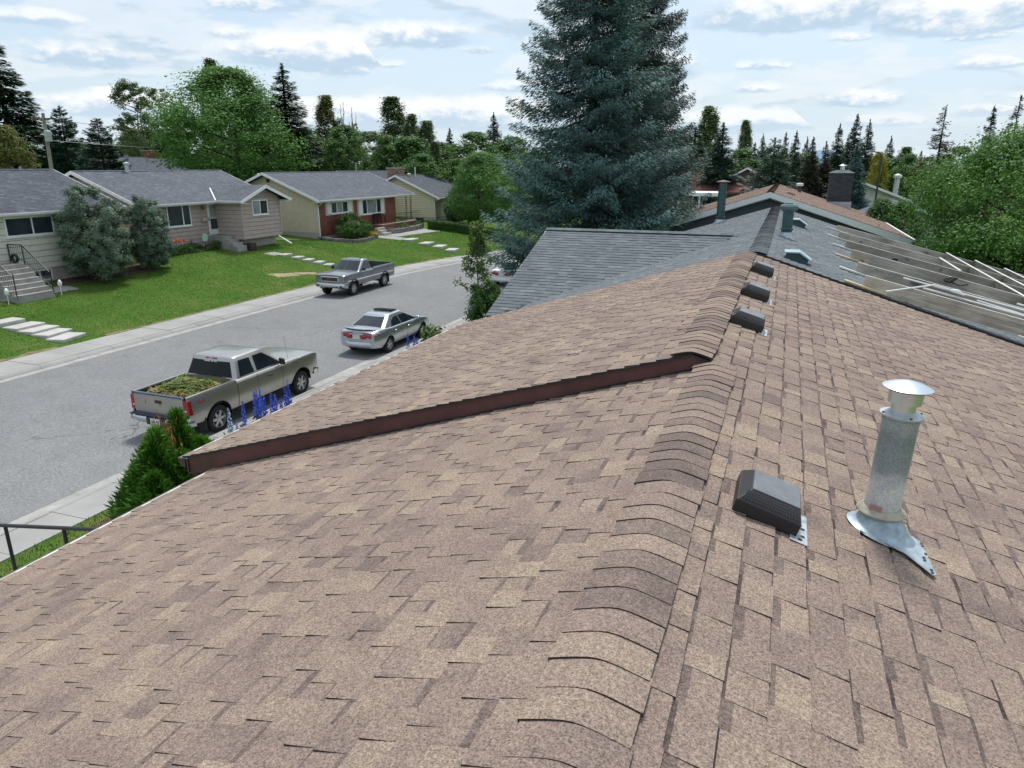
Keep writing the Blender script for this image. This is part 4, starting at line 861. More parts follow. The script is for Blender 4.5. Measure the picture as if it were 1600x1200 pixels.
for k in range(45):          # storm collar with crimped rim
    co.append(.006*(1 if k % 2 else -1))
V = []; F = []
for r, z, wv in ((.086, .132, 0), (.112, .112, 0), (.118, .104, .3), (.112, .092, 1)):
    for k in range(48): w_ = 2*math.pi*k/48; rr_ = r+wv*.003*(1 if k % 2 else -1); V.append(lean @ Vector((rr_*math.cos(w_), rr_*math.sin(w_), z)))
for i in range(3): F += [(i*48+k, i*48+(k+1) % 48, (i+1)*48+(k+1) % 48, (i+1)*48+k) for k in range(48)]
MB().add(V, F).obj('storm_collar', P('old_collar', (.40, .37, .30), .6, metal=.3, var=.3, scale=14), FL, True, smooth=True)
MB().box(-.03, .03, -.0905, -.088, .125, .155, lean @ Matrix.Rotation(math.radians(-28), 4, 'Z')).obj('rust_label', P('rust_sticker', (.36, .20, .17), .7), FL, True)
V = []; F = []
for i in range(7):
    t = i/6; rx_ = .088+.085*t**1.6; ry_ = .088+.070*t**1.6
    for k in range(36):
        w_ = 2*math.pi*k/36; p = Vector((rx_*math.cos(w_)+.02*t, ry_*math.sin(w_)-.01*t, 0)); zf = .10*(1-t)+t*(-.31*p.x+.008-.01); V.append((p.x, p.y, zf))
for i in range(6): F += [(i*36+k, i*36+(k+1) % 36, (i+1)*36+(k+1) % 36, (i+1)*36+k) for k in range(36)]
MB().add(V, F).obj('flashing_cone', P('cone_metal', (.34, .41, .46), .5, metal=.45, var=.3, scale=18), FL, True, smooth=True)
fm = Matrix.Translation((0, 0, -.0)) @ AX
pl = MB().add([fm @ Vector(p) for p in [(-.10, -.13, .004), (.11, -.185, .009), (.225, -.30, .010), (.245, -.28, .010), (.215, .03, .011), (.12, .10, .010), (-.10, .12, .004)]], [(0, 1, 2, 3, 4, 5, 6)]).obj('base_flashing', P('flash_metal', (.40, .46, .50), .42, metal=.5, var=.25, scale=20), FL, True)
sm_ = pl.modifiers.new('s', 'SOLIDIFY'); sm_.thickness = .004
s = MB(); Rr = random.Random(2)
for k in (0, 1, 4, 5, 7, 10, 11):
    p = fm @ Vector((.215+Rr.uniform(-.012, .01), -.28+k*.026, .014)); s.box(p.x-.006, p.x+.006, p.y-.008, p.y+.006, p.z-.002, p.z+.001)
s.obj('sealant_spots', DKBROWN, pl, True)
# pipes and vents on the grey roof
GREENP = P('green_flue_paint', (.028, .075, .078), .45, var=.2, scale=6, fine=.12, fscale=40)
def green_flue(x, y, r, h, label, style):
    z = 5.535-.31*abs(x+.42); t = thing('flue_pipe', label, 'flue pipe', (x, y, z), group='green flue pipes on the grey roof')
    MB().lathe([(r*1.9, -.12), (r*1.2, .05), (r*1.15, .12)], 20).obj('flashing', FLANGE, t, True, smooth=True)
    b = MB(); b.lathe([(r, -.1), (r, h)], 24); b.lathe([(r, .16), (r*1.22, .17), (r*1.22, .20), (r, .22)], 24); b.obj('pipe', GREENP, t, True, smooth=True)
    if style == 0: MB().lathe([(r, h), (r, h+.06), (r*1.05, h+.06), (r*1.75, h+.09), (r*1.7, h+.11), (0, h+.17)], 24).obj('cap', P('rusty_cap', (.14, .085, .07), .6, var=.3), t, True, smooth=True)
    else: MB().lathe([(r, h-.12), (r*1.25, h-.1), (r*1.7, h-.05), (r*1.75, h+.01), (r*1.5, h+.05), (r*.8, h+.06), (r*.7, h+.09), (0, h+.1)], 24).obj('cap', P('grey_green_cap', (.09, .15, .16), .4), t, True, smooth=True)
green_flue(-2.42, 29.4, .155, 1.42, 'taller dark green flue with flat rusty cap in front of the slate gable', 0)
green_flue(.03, 18.35, .12, .70, 'short dark green flue with thick rounded cap on the grey roof', 1)
PALE = P('pale_green_metal', (.30, .42, .45), .45, var=.1); TEAL = P('dark_teal', (.05, .10, .11), .6)  # even dark teal colour for the vent bodies
def low_vent(x, y, label, s=1.0):
    z = 5.535-.31*(x+.42); v = thing('roof_vent', label, 'roof vent', (x, y, z), group='pale green low vents on the grey roof'); v.rotation_euler = AX.to_euler()
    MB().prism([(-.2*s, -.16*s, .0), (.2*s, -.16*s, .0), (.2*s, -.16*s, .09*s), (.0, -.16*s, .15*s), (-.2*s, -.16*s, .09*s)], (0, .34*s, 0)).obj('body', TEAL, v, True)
    MB().hexa([(-.25*s, -.24*s, .085*s), (.0, -.24*s, .16*s), (.0, .24*s, .16*s), (-.25*s, .24*s, .085*s), (-.25*s, -.24*s, .105*s), (.0, -.24*s, .185*s), (.0, .24*s, .185*s), (-.25*s, .24*s, .105*s)]).obj('hood', PALE, v, True)
    MB().hexa([(.0, -.24*s, .16*s), (.25*s, -.24*s, .085*s), (.25*s, .24*s, .085*s), (.0, .24*s, .16*s), (.0, -.24*s, .185*s), (.25*s, -.24*s, .105*s), (.25*s, .24*s, .105*s), (.0, .24*s, .185*s)]).obj('hood', PALE, v, True)
low_vent(.24, 14.3, 'nearer pale green peaked vent on the grey roof', 1.0)
low_vent(.30, 23.2, 'small pale green vent half hidden behind the short green flue', 1.15)
bp = thing('vent_pipe', 'black plastic vent pipe with pale band standing between the grey boards', 'vent pipe', (2.43, 18.6, 4.62))
MB().tube([(0, 0, -.3), (0, 0, .12)], .055, 14).obj('pipe', BLACKM, bp, True, smooth=True); MB().tube([(0, 0, .12), (0, 0, .15)], .058, 14).obj('band', WHITE, bp, True); MB().tube([(0, 0, .15), (.015, 0, .36)], .062, 14).obj('upper_pipe', BLACKM, bp, True, smooth=True)
# grey weathered timber frame over the back of the grey roof
def wood(name, c, seed):
    m_, nt, b = new_mat(name); MATS[name] = m_
    g = N(nt, 'ShaderNodeTexCoord'); mp = N(nt, 'ShaderNodeMapping'); mp.inputs['Scale'].default_value = (.7, 14, 14); mp.inputs['Location'].default_value = (seed, seed, 0); nt.links.new(g.outputs['Object'], mp.inputs[0])
    f = noise(nt, 2.2, 6, .65, mp.outputs[0]); k = noise(nt, 3.2, 3, .5)
    col = ramp(nt, f, [(.25, tuple(x*.5 for x in c)), (.5, c), (.75, tuple(x*1.45 for x in c))])
    col = mixc(nt, smooth(nt, k, .62, .72), col, tuple(x*.4 for x in c))
    oi = N(nt, 'ShaderNodeObjectInfo'); col = mixc(nt, 1.0, col, mth(nt, 'ADD', .72, mth(nt, 'MULTIPLY', oi.outputs['Random'], .6)), 'MULTIPLY')
    st_ = noise(nt, 1.1, 4, .6); col = mixc(nt, 1.0, col, ramp(nt, st_, [(.35, (.62, .58, .55)), (.6, (1.1, 1.1, 1.1))]), 'MULTIPLY')
    nt.links.new(col, b.inputs['Base Color']); b.inputs['Roughness'].default_value = .85; bump(nt, b, f, .4, .006); return m_
WOODG = wood('grey_timber', (.36, .325, .275), 0); WOODW = P('batten_and_lit_edge', (.60, .60, .58), .6, var=.15, scale=4)
BARE = P('fresh_wood', (.55, .43, .27), .7, var=.15)
TF = thing('timber_frame', 'weathered grey timber frame of joists and blocking over the grey roof', 'timber frame', (4, 20, 4.6))
def joist(Y, x0, x1, z0, sl, h=.27, t=.05, taper=.0, nm='joist'):
    z1 = z0-sl*(x1-x0); d = Vector((x1-x0, 0, z1-z0)); L = d.length; ang = math.atan2(z0-z1, x1-x0)
    b = MB(); b.hexa([(0, 0, -h), (L, 0, -h), (L, t, -h), (0, t, -h), (0 if not taper else .05, 0, 0), (L, 0, 0), (L, t, 0), (0 if not taper else .05, t, 0)])
    o = b.obj(nm, WOODG, TF, True); o.location = Vector((x0, Y, z0))-TF.location; o.rotation_euler = (0, ang, 0)
    c_ = MB().box(.02, L, -.002, t+.002, .001, .008).obj('skylit_top', WOODW, o, True); c_.location = (0, 0, 0); return o  # pale strip paints sky light onto the joist top
for (Y, x0, z0, x1, hj) in ((13.62, 1.38, 5.20, 8.0, .235), (15.56, 1.41, 5.19, 8.6, .235), (18.07, 1.48, 5.18, 9.2, .235), (20.67, 1.53, 5.15, 9.6, .235), (23.5, 1.51, 5.15, 10, .235), (27.04, 1.64, 5.08, 10.4, .22)):
    joist(Y, x0, x1, z0, .250, h=hj)
    q = MB().box(-.30, .42, -.10, .03, 0, .03).obj('shim_board', BARE if Y in (13.62, 18.07) else OFFWHITE, TF, True); q.location = Vector((x0-.05, Y-.02, 5.535-.31*(x0-.05+.42)+.016))-TF.location; q.rotation_euler = (0, math.atan(.31), 0)
    if Y == 13.62:      # doubled face board on the nearest joist
        o = MB().hexa([(.5, -.045, -.245), (7.4, -.045, -.245), (7.4, -.003, -.245), (.5, -.003, -.245), (.9, -.045, -.05), (7.4, -.045, -.05), (7.4, -.003, -.05), (.9, -.003, -.05)]).obj('face_board', WOODG, TF, True); o.location = Vector((x0, Y, z0))-TF.location; o.rotation_euler = (0, math.atan(.25), 0)
def zj(x): return 5.17-.25*(x-1.5)
ys_ = (15.62, 18.13, 20.73, 23.56, 27.04)
for x_ in (4.2, 5.0, 5.85, 6.7, 7.6, 8.5):
    for a, b_ in zip(ys_[:-1], ys_[1:]):
        if x_ < 4.9-.0*a and a < 20 or x_ < 4.3 and a > 23: continue
        P8 = [(x_, a, zj(x_)-.22), (x_+.05, a, zj(x_)-.22), (x_+.05, b_, zj(x_)-.22), (x_, b_, zj(x_)-.22)]
        MB().hexa(P8+[(p[0], p[1], zj(x_)-.004) for p in P8]).obj('blocking', WOODG, TF)
        MB().box(x_-.003, x_+.053, a, b_, zj(x_)-.002, zj(x_)+.008).obj('skylit_top', WOODW, TF)  # same painted sky light along the blocking tops
for k, (a, b_, lab) in enumerate((((2.3, 13.72, 5.02), (8.0, 14.3, 3.62), ''), ((2.1, 14.6, 5.06), (8.2, 14.1, 3.72), ''), ((4.0, 14.9, 4.66), (8.2, 15.0, 3.62), ''), ((3.2, 14.1, 4.80), (7.6, 13.78, 3.66), ''))):
    bt_ = MB(); bt_.tube([a, ((a[0]+b_[0])/2, (a[1]+b_[1])/2, (a[2]+b_[2])/2-.03), b_], [.019, .021, .019], 4)
    tag(bt_.obj('loose_batten', WOODW), 'pale loose batten lying on the grey boards, the %s one' % ['lowest', 'longest', 'short middle', 'bent right hand'][k], 'batten', 'loose battens on the timber frame')
tag(MB().tube([(1.7, 13.4, 4.98), (2.45, 13.75, 5.08), (2.75, 13.8, 5.0)], .013, 8).obj('conduit', WHITE, None, smooth=True), 'thin white conduit propped over the edge of the grey roof', 'conduit')
tag(MB().tube([(2.72, 13.78, 5.0), (2.82, 13.79, 4.985), (2.93, 13.8, 4.93)], [.02, .035, .015], 7).obj('rag', WHITE, None, smooth=True), 'crumpled white rag on the joist beside the conduit', 'rag')
cb_ = MB()
for k in range(3): cb_.tube([(3.5+(.10-.02*k)*math.cos(w)*(1+.3*math.sin(2*w+k))+.03*k, 17.99-.02*k, 4.62+.055*math.sin(w+.6*k)) for w in np.linspace(0, 6.283, 12)], .014, 5)
cb_.tube([(3.52, 17.98, 4.57), (3.7, 17.96, 4.50), (3.86, 17.97, 4.54)], .014, 5)
tag(cb_.obj('cable_coil', BLACKM, None, smooth=True), 'small coil of black cable hung between the grey joists', 'cable')
for i, (x_, y_) in enumerate(((7.6, 13.68), (8.2, 18.13), (9.0, 23.56))):
    MB().box(x_, x_+.12, y_, y_+.12, .5, zj(x_)-.3).obj('post', WOODG, TF)
FN = thing('board_fence', 'brown vertical board fence under the eave at the right edge', 'fence', (6.5, 13.2, .6))
for k in range(34): MB().box(4.3+k*.15, 4.3+k*.15+.135, 13.55, 13.575+.008*(k % 2), .5, 3.0+.02*(k % 3)).obj('board', P('fence_wood', (.20, .13, .08), .85, var=.3), FN)
for z_ in (1.0, 2.7): MB().box(4.3, 9.4, 13.58, 13.63, z_, z_+.09).obj('rail', P('fence_wood', (.20, .13, .08)), FN)
# black railing beside our front walk
RL = thing('handrail', 'black metal handrail of the front steps below the gutter', 'handrail', (-10.1, 6.65, .6))
zr_ = lambda x: 1.90+.158*(x+9.0)
rod(RL, [(-12.4, 6.6, zr_(-12.4)), (-7.6, 6.6, zr_(-7.6))], .030, 'rail', n=10)
for x_ in (-11.05, -9.72, -8.4): rod(RL, [(x_, 6.6, zr_(x_)-1.15), (x_, 6.6, zr_(x_))], .028, 'post', n=8)
SP = thing('front_steps', 'pale concrete front steps at the lower left below the handrail', 'steps', (-9.6, 6.0, .5))
for i in range(7): MB().box(-8.2-.45*(i+1), -8.2-.45*i, 5.35+.004*i, 6.45-.004*i, .0, .95-.1*i).obj('tread', P('pale_step', (.46, .46, .45), .7, var=.06), SP)
MB().box(-8.2, -4.72, 5.35, 6.45, .1, 1.05).obj('landing', P('pale_step', (.46, .46, .45)), SP)

# ---------------------------------------------------------------- vehicles (x forward, z up, origin on the road under the middle)
def paint(name, c, metal=.55, rough=.32):
    m_, nt, b = new_mat(name); MATS[name] = m_
    d = noise(nt, 2.0, 4); c_ = ramp(nt, d, [(.3, tuple(x*.93 for x in c)), (.7, tuple(x*1.05 for x in c))])
    nt.links.new(c_, b.inputs['Base Color']); b.inputs['Metallic'].default_value = metal; b.inputs['Roughness'].default_value = rough
    b.inputs['Coat Weight'].default_value = .6; b.inputs['Coat Roughness'].default_value = .06; return m_
TYRE = P('tyre_rubber', (.014, .014, .015), .8, var=.2); RIM = P('alloy_rim', (.50, .51, .52), .32, metal=.8, var=.08, scale=20)
DARK = P('wheel_well', (.008, .008, .009), .9); CHROME = P('chrome', (.72, .73, .74), .14, metal=1.0, var=.03); TRIM = P('black_trim', (.022, .023, .026), .5)
REDL = P('red_lens', (.30, .008, .012), .15, var=.3, scale=14, coat=.5); CLEARL = P('clear_lens', (.62, .64, .66), .12, metal=.3, var=.25, scale=14); AMBER = P('amber_lens', (.65, .16, .05), .15, var=.2)
CARGL = P('car_glass', (.016, .022, .028), .05, var=.3, scale=2, spec=.65); PLATE = P('plate_white', (.62, .62, .60), .4, var=.06)
def wheel(root, x, y, r, w, style):
    s = 1 if y > 0 else -1; Mx = Matrix.Translation((x, y, r)) @ Matrix.Rotation(-s*math.pi/2, 4, 'X')
    e = bpy.data.objects.new('wheel', None); link(e, root, True)
    h = w/2
    MB().lathe([(r*.62, -h), (r*.9, -h), (r*.985, -h*.8), (r, -h*.45), (r, h*.45), (r*.985, h*.8), (r*.9, h), (r*.66, h*.98), (r*.62, h*.8)], 32, Mx).obj('tyre', TYRE, e, True, smooth=True)
    b = MB(); R = r*.64
    b.lathe([(R, -h*.8), (R, h*.84), (R*.94, h*.88), (R*.9, h*.5), (R*.86, h*.2)], 32, Mx)
    n = 6 if style == 'truck' else 5
    for k in range(n):
        q = Mx @ Matrix.Rotation(2*math.pi*k/n, 4, 'Z'); a = R*.19
        b.hexa([q @ Vector(p) for p in [(R*.2, -a*1.05, h*.5), (R*.92, -a*.8, h*.46), (R*.92, a*.8, h*.46), (R*.2, a*1.05, h*.5), (R*.2, -a*.9, h*.72), (R*.92, -a*.6, h*.62), (R*.92, a*.6, h*.62), (R*.2, a*.9, h*.72)]])
    b.lathe([(R*.30, h*.4), (R*.30, h*.76), (R*.22, h*.80), (0, h*.80)], 16, Mx)
    b.obj('rim', RIM, e, True, smooth=True)
    MB().lathe([(R*.9, h*.2), (0, h*.2)], 24, Mx).obj('brake_disc', DARK, e, True)
def vehicle(name, label, cat, loc, rz, body, p):
    t = thing(name, label, cat, loc, rz); Wd = p['W']/2; L2 = p['L']/2; ax = p['axles']; R = p['arch']; r = p['r']; zb0 = p['zb']; zs = p['shoulder']
    def zbot(x):
        z = zb0+max(0, (abs(x)-(L2-.55))*.12)
        for a in ax:
            d = R*R-(x-a)**2
            if d > 0: z = max(z, r*1.02+math.sqrt(d)*p.get('archk', 1.0))
        return z
    def ztop(x): return float(np.interp(x, p['top'][0], p['top'][1]))
    def wid(x): return Wd*float(np.interp(x, p['plan'][0], p['plan'][1]))
    PR = p['prof']
    def side(x, z):    # half width at height z
        h = (z-zb0)/(zs-zb0); return wid(x)*float(np.interp(h, PR[0], PR[1]))
    def segment(x0, x1, nm, open_bed=False, caps=(True, True)):
        xs = set(np.linspace(x0, x1, 26))
        for a in ax: xs |= {x for x in a+R*np.sin(np.linspace(-math.pi/2, math.pi/2, 19)) if x0 < x < x1} | {x for x in (a-R-.004, a+R+.004) if x0 < x < x1}
        xs = sorted(xs); rows = []; ts = np.array([0, .06, .2, .36, .52, .68, .8, .9, .96, 1.0])
        for x in xs:
            zb, zt = zbot(x), ztop(x); row = []
            for q in ts: z = zb+(zt-zb)*q; row.append((x, side(x, z)-(0.035*max(0, (q-.9)/.1)**2 if not open_bed else 0), z))
            ye = row[-1][1]
            if open_bed: row += [(x, ye-.03, zt+.006), (x, ye-.085, zt), (x, ye-.10, zt-.05), (x, ye-.10, zt-.5), (x, 0, zt-.5)]
            else:
                cr = p['crown']*(1 if zt < p['belt']+.4 else .6)
                for q in (.9, .7, .45, .2, 0): row.append((x, ye*q, zt+cr*(1-q*q)))
            rows.append(row)
        n = len(rows[0]); m = MB(); V = []; F = []
        for row in rows: V += row+[(a, -b, c) for a, b, c in row[::-1][1:]]
        k = 2*n-1
        for i in range(len(rows)-1):
            for j in range(k-1): F.append((i*k+j, i*k+j+1, (i+1)*k+j+1, (i+1)*k+j))
        if caps[0]: F.append(tuple(range(k))[::-1]) if not open_bed else F.extend([tuple(range(11)) , tuple(range(k-11, k))])
        if caps[1]: F.append(tuple((len(rows)-1)*k+j for j in range(k))) if not open_bed else F.append(tuple((len(rows)-1)*k+j for j in range(k)))
        m.add(V, F); return m.obj(nm, body, t, True, smooth=True)
    cab0 = p['bed_front'] if 'bed_front' in p else None
    if cab0 is not None:
        b0 = segment(cab0, L2-.10, 'body'); b1 = segment(-L2+.13, cab0-.025, 'truck_bed', True, (True, True))
        ze = ztop(-L2+.2); yw_ = wid(-L2+.2)*.97
        MB().box(-L2+.13, cab0-.03, -yw_+.10, yw_-.10, ze-.53, ze-.49).obj('bed_floor', TRIM, b1, True)
        for s_ in (1, -1): MB().box(-L2+.16, cab0-.04, *sorted((s_*(yw_-.118), s_*(yw_-.104))), ze-.5, ze-.03).obj('bed_liner', TRIM, b1, True)
        MB().box(cab0-.05, cab0-.035, -yw_+.11, yw_-.11, ze-.5, ze-.02).obj('bed_bulkhead', body, b1, True)
        tg = MB().box(-L2+.085, -L2+.145, -yw_+.13, yw_-.13, zb0+.20, ze-.005).obj('tailgate', body, t, True, bevel=.015)
        MB().box(-L2+.08, -L2+.155, -yw_+.14, yw_-.14, ze-.04, ze+.012).obj('tailgate_cap', p.get('gatecap', TRIM), tg, True, bevel=.008)
        MB().box(-L2+.072, -L2+.09, -.11, .11, ze-.24, ze-.15).obj('handle', TRIM, tg, True, bevel=.01)
        MB().box(-L2+.079, -L2+.09, -yw_+.16, yw_-.16, zb0+.22, zb0+.30).obj('tailgate_step', body, tg, True, bevel=.012)
    else: segment(-L2+.06, L2-.06, 'body')
    # wheel wells and floor
    MB().box(-L2+.2, L2-.2, -Wd*.72, Wd*.72, zb0+.02, zb0+.3).obj('underbody', DARK, t, True)
    for a in ax:
        for s_ in (1, -1):
            wx = MB(); pts = [(a+(R-.005)*math.cos(w), r*1.02+(R-.005)*math.sin(w)) for w in np.linspace(0, math.pi, 13)]
            wx.grid([[(x, s_*yy_, z) for x, z in pts] for yy_ in (Wd*.45, Wd*.955)]); wx.prism([(x, s_*Wd*.46, z) for x, z in pts], (0, -s_*.01, 0)); wx.obj('wheel_well', DARK, t, True)
            if p.get('lip'):
                lp = MB(); q = [(a+R*math.cos(w), r*1.02+R*math.sin(w)) for w in np.linspace(-.05, math.pi+.05, 21)]
                lp.tube([(x, s_*(side(x, z)-.006), z) for x, z in q], p['lip'], 6); lp.obj('arch_flare', p.get('lipmat', TRIM), t, True, smooth=True)
            wheel(t, a, s_*(Wd-p['tw']*.5-.025), r, p['tw'], p['style'])
    # cabin
    c = p['cab']; z0, z1 = p['belt']-.02, c['z1']
    def halfw(q): return c['w0']+(c['w1']-c['w0'])*q
    def xr(q): return c['xr0']+(c['xr1']-c['xr0'])*(q**c.get('pr', 1.0))
    def xf(q): return c['xf0']+(c['xf1']-c['xf0'])*(q**c.get('pf', 1.0))
    def ring(q, z, inset=0.0, rad=None):
        rd = rad or c['rad']; a, b_, w = xr(q)+inset, xf(q)-inset, halfw(q)-inset; pts = []
        for cx_, cy_, a0 in ((b_-rd, w-rd, 0), (a+rd, w-rd, 1), (a+rd, -w+rd, 2), (b_-rd, -w+rd, 3)):
            for k in range(6):
                an = (a0+k/5)*math.pi/2; pts.append([cx_+rd*math.cos(an), cy_+rd*math.sin(an), z])
        for pt in pts:
            bl = c['bulge']*(1-(pt[1]/w)**2)
            mid = (a+b_)/2
            if pt[0] > mid: pt[0] += bl*min(1, (pt[0]-mid)/(b_-mid))
            else: pt[0] -= c.get('rbulge', .02)*(1-(pt[1]/w)**2)
        return pts
    rings = [ring(q, z0+(z1-z0)*q) for q in np.linspace(0, 1, 7)]
    for ins, dz in ((.012, .018), (.04, .035), (.09, .048), (.18, .058), (.30, .064)): rings.append(ring(1, z1+dz*c.get('rc', 1), ins, c['rad']+ins*.2))
    m = MB(); n = 24; V = [p_ for rg in rings for p_ in rg]; F = []
    for i in range(len(rings)-1):
        for k in range(n): F.append((i*n+k, i*n+(k+1) % n, (i+1)*n+(k+1) % n, (i+1)*n+k))
    F.append(tuple((len(rings)-1)*n+k for k in range(n)))
    m.add(V, F); cabin = m.obj('cabin', body, t, True, smooth='all')
    def side_glass(poly, nm='side_window', mat=None):
        for s_ in (1, -1):
            P0 = [(x, s_*(halfw(q)+.004), z0+(z1-z0)*q) for x, q in poly]; P1 = [(x, y-s_*.012, z) for x, y, z in P0]; k = len(P0)
            MB().add(P0+P1, [tuple(range(k)), tuple(range(k, 2*k))]+[(i, (i+1) % k, k+(i+1) % k, k+i) for i in range(k)]).obj(nm, mat or CARGL, cabin, True)
            ctr = [sum(a)/k for a in zip(*poly)]; fr = [(x+(x-ctr[0])*.035, q+(q-ctr[1])*.06) for x, q in poly]
            P2 = [(x, s_*(halfw(q)+.0015), z0+(z1-z0)*q) for x, q in fr]
            MB().add(P2, [tuple(range(k))]).obj('window_seal', TRIM, cabin, True)
    for poly in c['side']: side_glass(poly)
    def end_glass(fun, sgn, q0, q1, sw, nm, mat=None, bul=None):
        bul = bul if bul is not None else c['bulge']; G = []
        for i in range(9):
            q = q0+(q1-q0)*i/8; row = []
            for j in range(13):
                s_ = -1+j/6; y = s_*(halfw(q)-sw); row.append((fun(q)+sgn*(bul*(1-(y/halfw(q))**2)+.006), y, z0+(z1-z0)*q))
            G.append(row)
        return MB().grid(G).obj(nm, mat or CARGL, cabin, True, smooth='all')
    end_glass(xf, 1, c.get('wq', (.10, .93))[0], c.get('wq', (.10, .93))[1], c['rad']*.75, 'windshield', c.get('wmat'))
    end_glass(xr, -1, c['rq'][0], c['rq'][1], c['rad']*.8, 'rear_window', c.get('rmat'), c.get('rbulge', .02))
    for s_ in (1, -1):       # mirrors, handles
        mx = c['mirror']; y = halfw(.1); b = MB(); b.tube([(mx, s_*(y-.01), p['belt']+.05), (mx+.02, s_*(y+.12), p['belt']+.07)], .02, 6); b.obj('mirror_arm', TRIM, cabin, True)
        mr = MB().hexa([(mx-.05, s_*(y+.07), p['belt']+.02), (mx+.07, s_*(y+.07), p['belt']+.02), (mx+.05, s_*(y+.25), p['belt']+.02), (mx-.05, s_*(y+.25), p['belt']+.02), (mx-.05, s_*(y+.07), p['belt']+.02+p['mh']), (mx+.05, s_*(y+.07), p['belt']+.02+p['mh']), (mx+.03, s_*(y+.24), p['belt']+p['mh']), (mx-.05, s_*(y+.24), p['belt']+p['mh'])]).obj('mirror', p.get('mirmat', TRIM), cabin, True, bevel=.02)
        for hx, hz in p['handles']: MB().box(hx-.09, hx+.09, *sorted((s_*(side(hx, hz)-.01), s_*(side(hx, hz)+.03))), hz-.022, hz+.022).obj('door_handle', p['hmat'], t, True, bevel=.012)
        for sx in p['seams']:
            ln = MB(); zz = np.linspace(zbot(sx)+.02, ztop(sx)-.01, 9); ln.grid([[(sx-.006, s_*(side(sx, z)+.0015), z) for z in zz], [(sx+.006, s_*(side(sx, z)+.0015), z) for z in zz]]); ln.obj('door_seam', DARK, t, True)
        if 'strip' in p:
            x0, x1, zq, hq, mt_ = p['strip']; g = [[(x, s_*(side(x, zq+dz)+.012*(1 if abs(dz) < hq else 0)), zq+dz) for dz in (-hq*1.01, -hq*.6, hq*.6, hq*1.01)] for x in np.linspace(x0, x1, 30) if zbot(x) < zq-.03]
            MB().grid(g).obj('side_moulding', mt_, t, True)
    return t, side, ztop, zbot, wid
def bumper(t, nm, x, sg, Wd, z0, z1, mat, depth=.16, curve=.14, y1=None, wrap=.28):
    G = []; n = 17; pr = [(0, -.5), (.55, -.46), (1, -.2), (1, .2), (.6, .47), (0, .5)]
    for i in range(n):
        s_ = -1+2*i/(n-1); y = s_*Wd; c_ = curve*abs(s_)**3; zc, hz = (z0+z1)/2, z1-z0
        G.append([(x-sg*c_+sg*depth*(d-1), y+(0), zc+q*hz) for d, q in pr])
    for s_ in (-1, 1):       # wrap along the side
        y = s_*Wd; e = [(x-sg*(curve+wrap)+sg*depth*(d-1)*.2, y+s_*.012, (z0+z1)/2+q*(z1-z0)) for d, q in pr]
        G = [e]+G if s_ < 0 else G+[e]
    return MB().grid(G).obj(nm, mat, t, True, smooth='all')
def lens(t, nm, pts, d, mat, bev=.012):
    return MB().prism(pts, d).obj(nm, mat, t, True, bevel=bev)
def lettering(parent, txt, size, M, mat, nm='lettering', ext=.002):
    c_ = bpy.data.curves.new(nm, 'FONT'); c_.body = txt; c_.size = size; c_.extrude = ext; c_.align_x = 'CENTER'; c_.align_y = 'CENTER'
    q = bpy.data.objects.new(nm, c_); C.objects.link(q); me = bpy.data.meshes.new_from_object(q.evaluated_get(bpy.context.evaluated_depsgraph_get())); bpy.data.objects.remove(q)
    me.materials.clear(); me.materials.append(mat); o = bpy.data.objects.new(nm, me); link(o, parent, True); o.matrix_local = M; return o
MREAR = lambda x, y, z: Matrix(((0, 0, -1, x), (-1, 0, 0, y), (0, 1, 0, z), (0, 0, 0, 1)))      # reads from behind
MFRONT = lambda x, y, z: Matrix(((0, 0, 1, x), (1, 0, 0, y), (0, 1, 0, z), (0, 0, 0, 1)))
MRIGHT = lambda x, y, z: Matrix(((1, 0, 0, x), (0, 0, -1, y), (0, 1, 0, z), (0, 0, 0, 1)))      # on the right-hand side
TPROF = ([-.3, 0, .10, .28, .5, .72, .9, 1.0, 1.1], [.93, .945, .975, .995, 1.0, .995, .98, .955, .93])
SILVER = paint('pewter_paint', (.43, .42, .39), .8, .3); GREYP = paint('graphite_paint', (.27, .285, .31), .8, .3)
CHR2 = P('satin_chrome', (.55, .57, .60), .25, metal=.9, var=.05)
TINT = P('tinted_glass', (.008, .009, .011), .12, spec=.22, var=.1)
# --- silver extended-cab pickup with garden waste
base = dict(W=2.0, L=5.80, axles=(1.90, -1.745), arch=.50, r=.385, zb=.50, shoulder=1.28, belt=1.24, crown=.05, tw=.255, style='truck', mh=.2, prof=TPROF,
            top=([-2.9, -.96, -.955, 1.0, 1.2, 2.0, 2.55, 2.75, 2.85], [1.285, 1.285, 1.25, 1.235, 1.25, 1.245, 1.225, 1.205, 1.16]),
            plan=([-2.9, -2.8, -2.6, 2.2, 2.6, 2.76, 2.83], [.955, .985, 1.0, 1.0, .985, .965, .93]))
pk = dict(base, bed_front=-.95, handles=((.42, 1.06),), hmat=TRIM, seams=(-.12, .98), lip=None, gatecap=P('gate_blue_grey', (.08, .10, .14), .45),
          cab=dict(z1=1.80, w0=.915, w1=.735, xr0=-.94, xr1=-.76, xf0=1.22, xf1=.46, rad=.13, bulge=.10, rbulge=.035, rq=(.14, .86), mirror=.93, rmat=TINT,
                   side=([(-.72, .14), (-.13, .14), (-.16, .84), (-.60, .86)], [(.0, .14), (1.0, .14), (.86, .32), (.40, .86), (.0, .86)])))
T1, side1, ztop1, zb1, wd1 = vehicle('pickup_truck', 'silver extended cab pickup at the near kerb with a heap of clippings in its bed', 'pickup truck', (-14.93, 16.08, 0), math.pi/2, SILVER, pk)
bumper(T1, 'rear_bumper', -2.98, -1, .97, .47, .73, CHR2, .20, .10); MB().box(-2.965, -2.74, -.90, .90, .715, .742).obj('bumper_step', P('step_blue_black', (.03, .04, .06), .6), T1, True, bevel=.006)
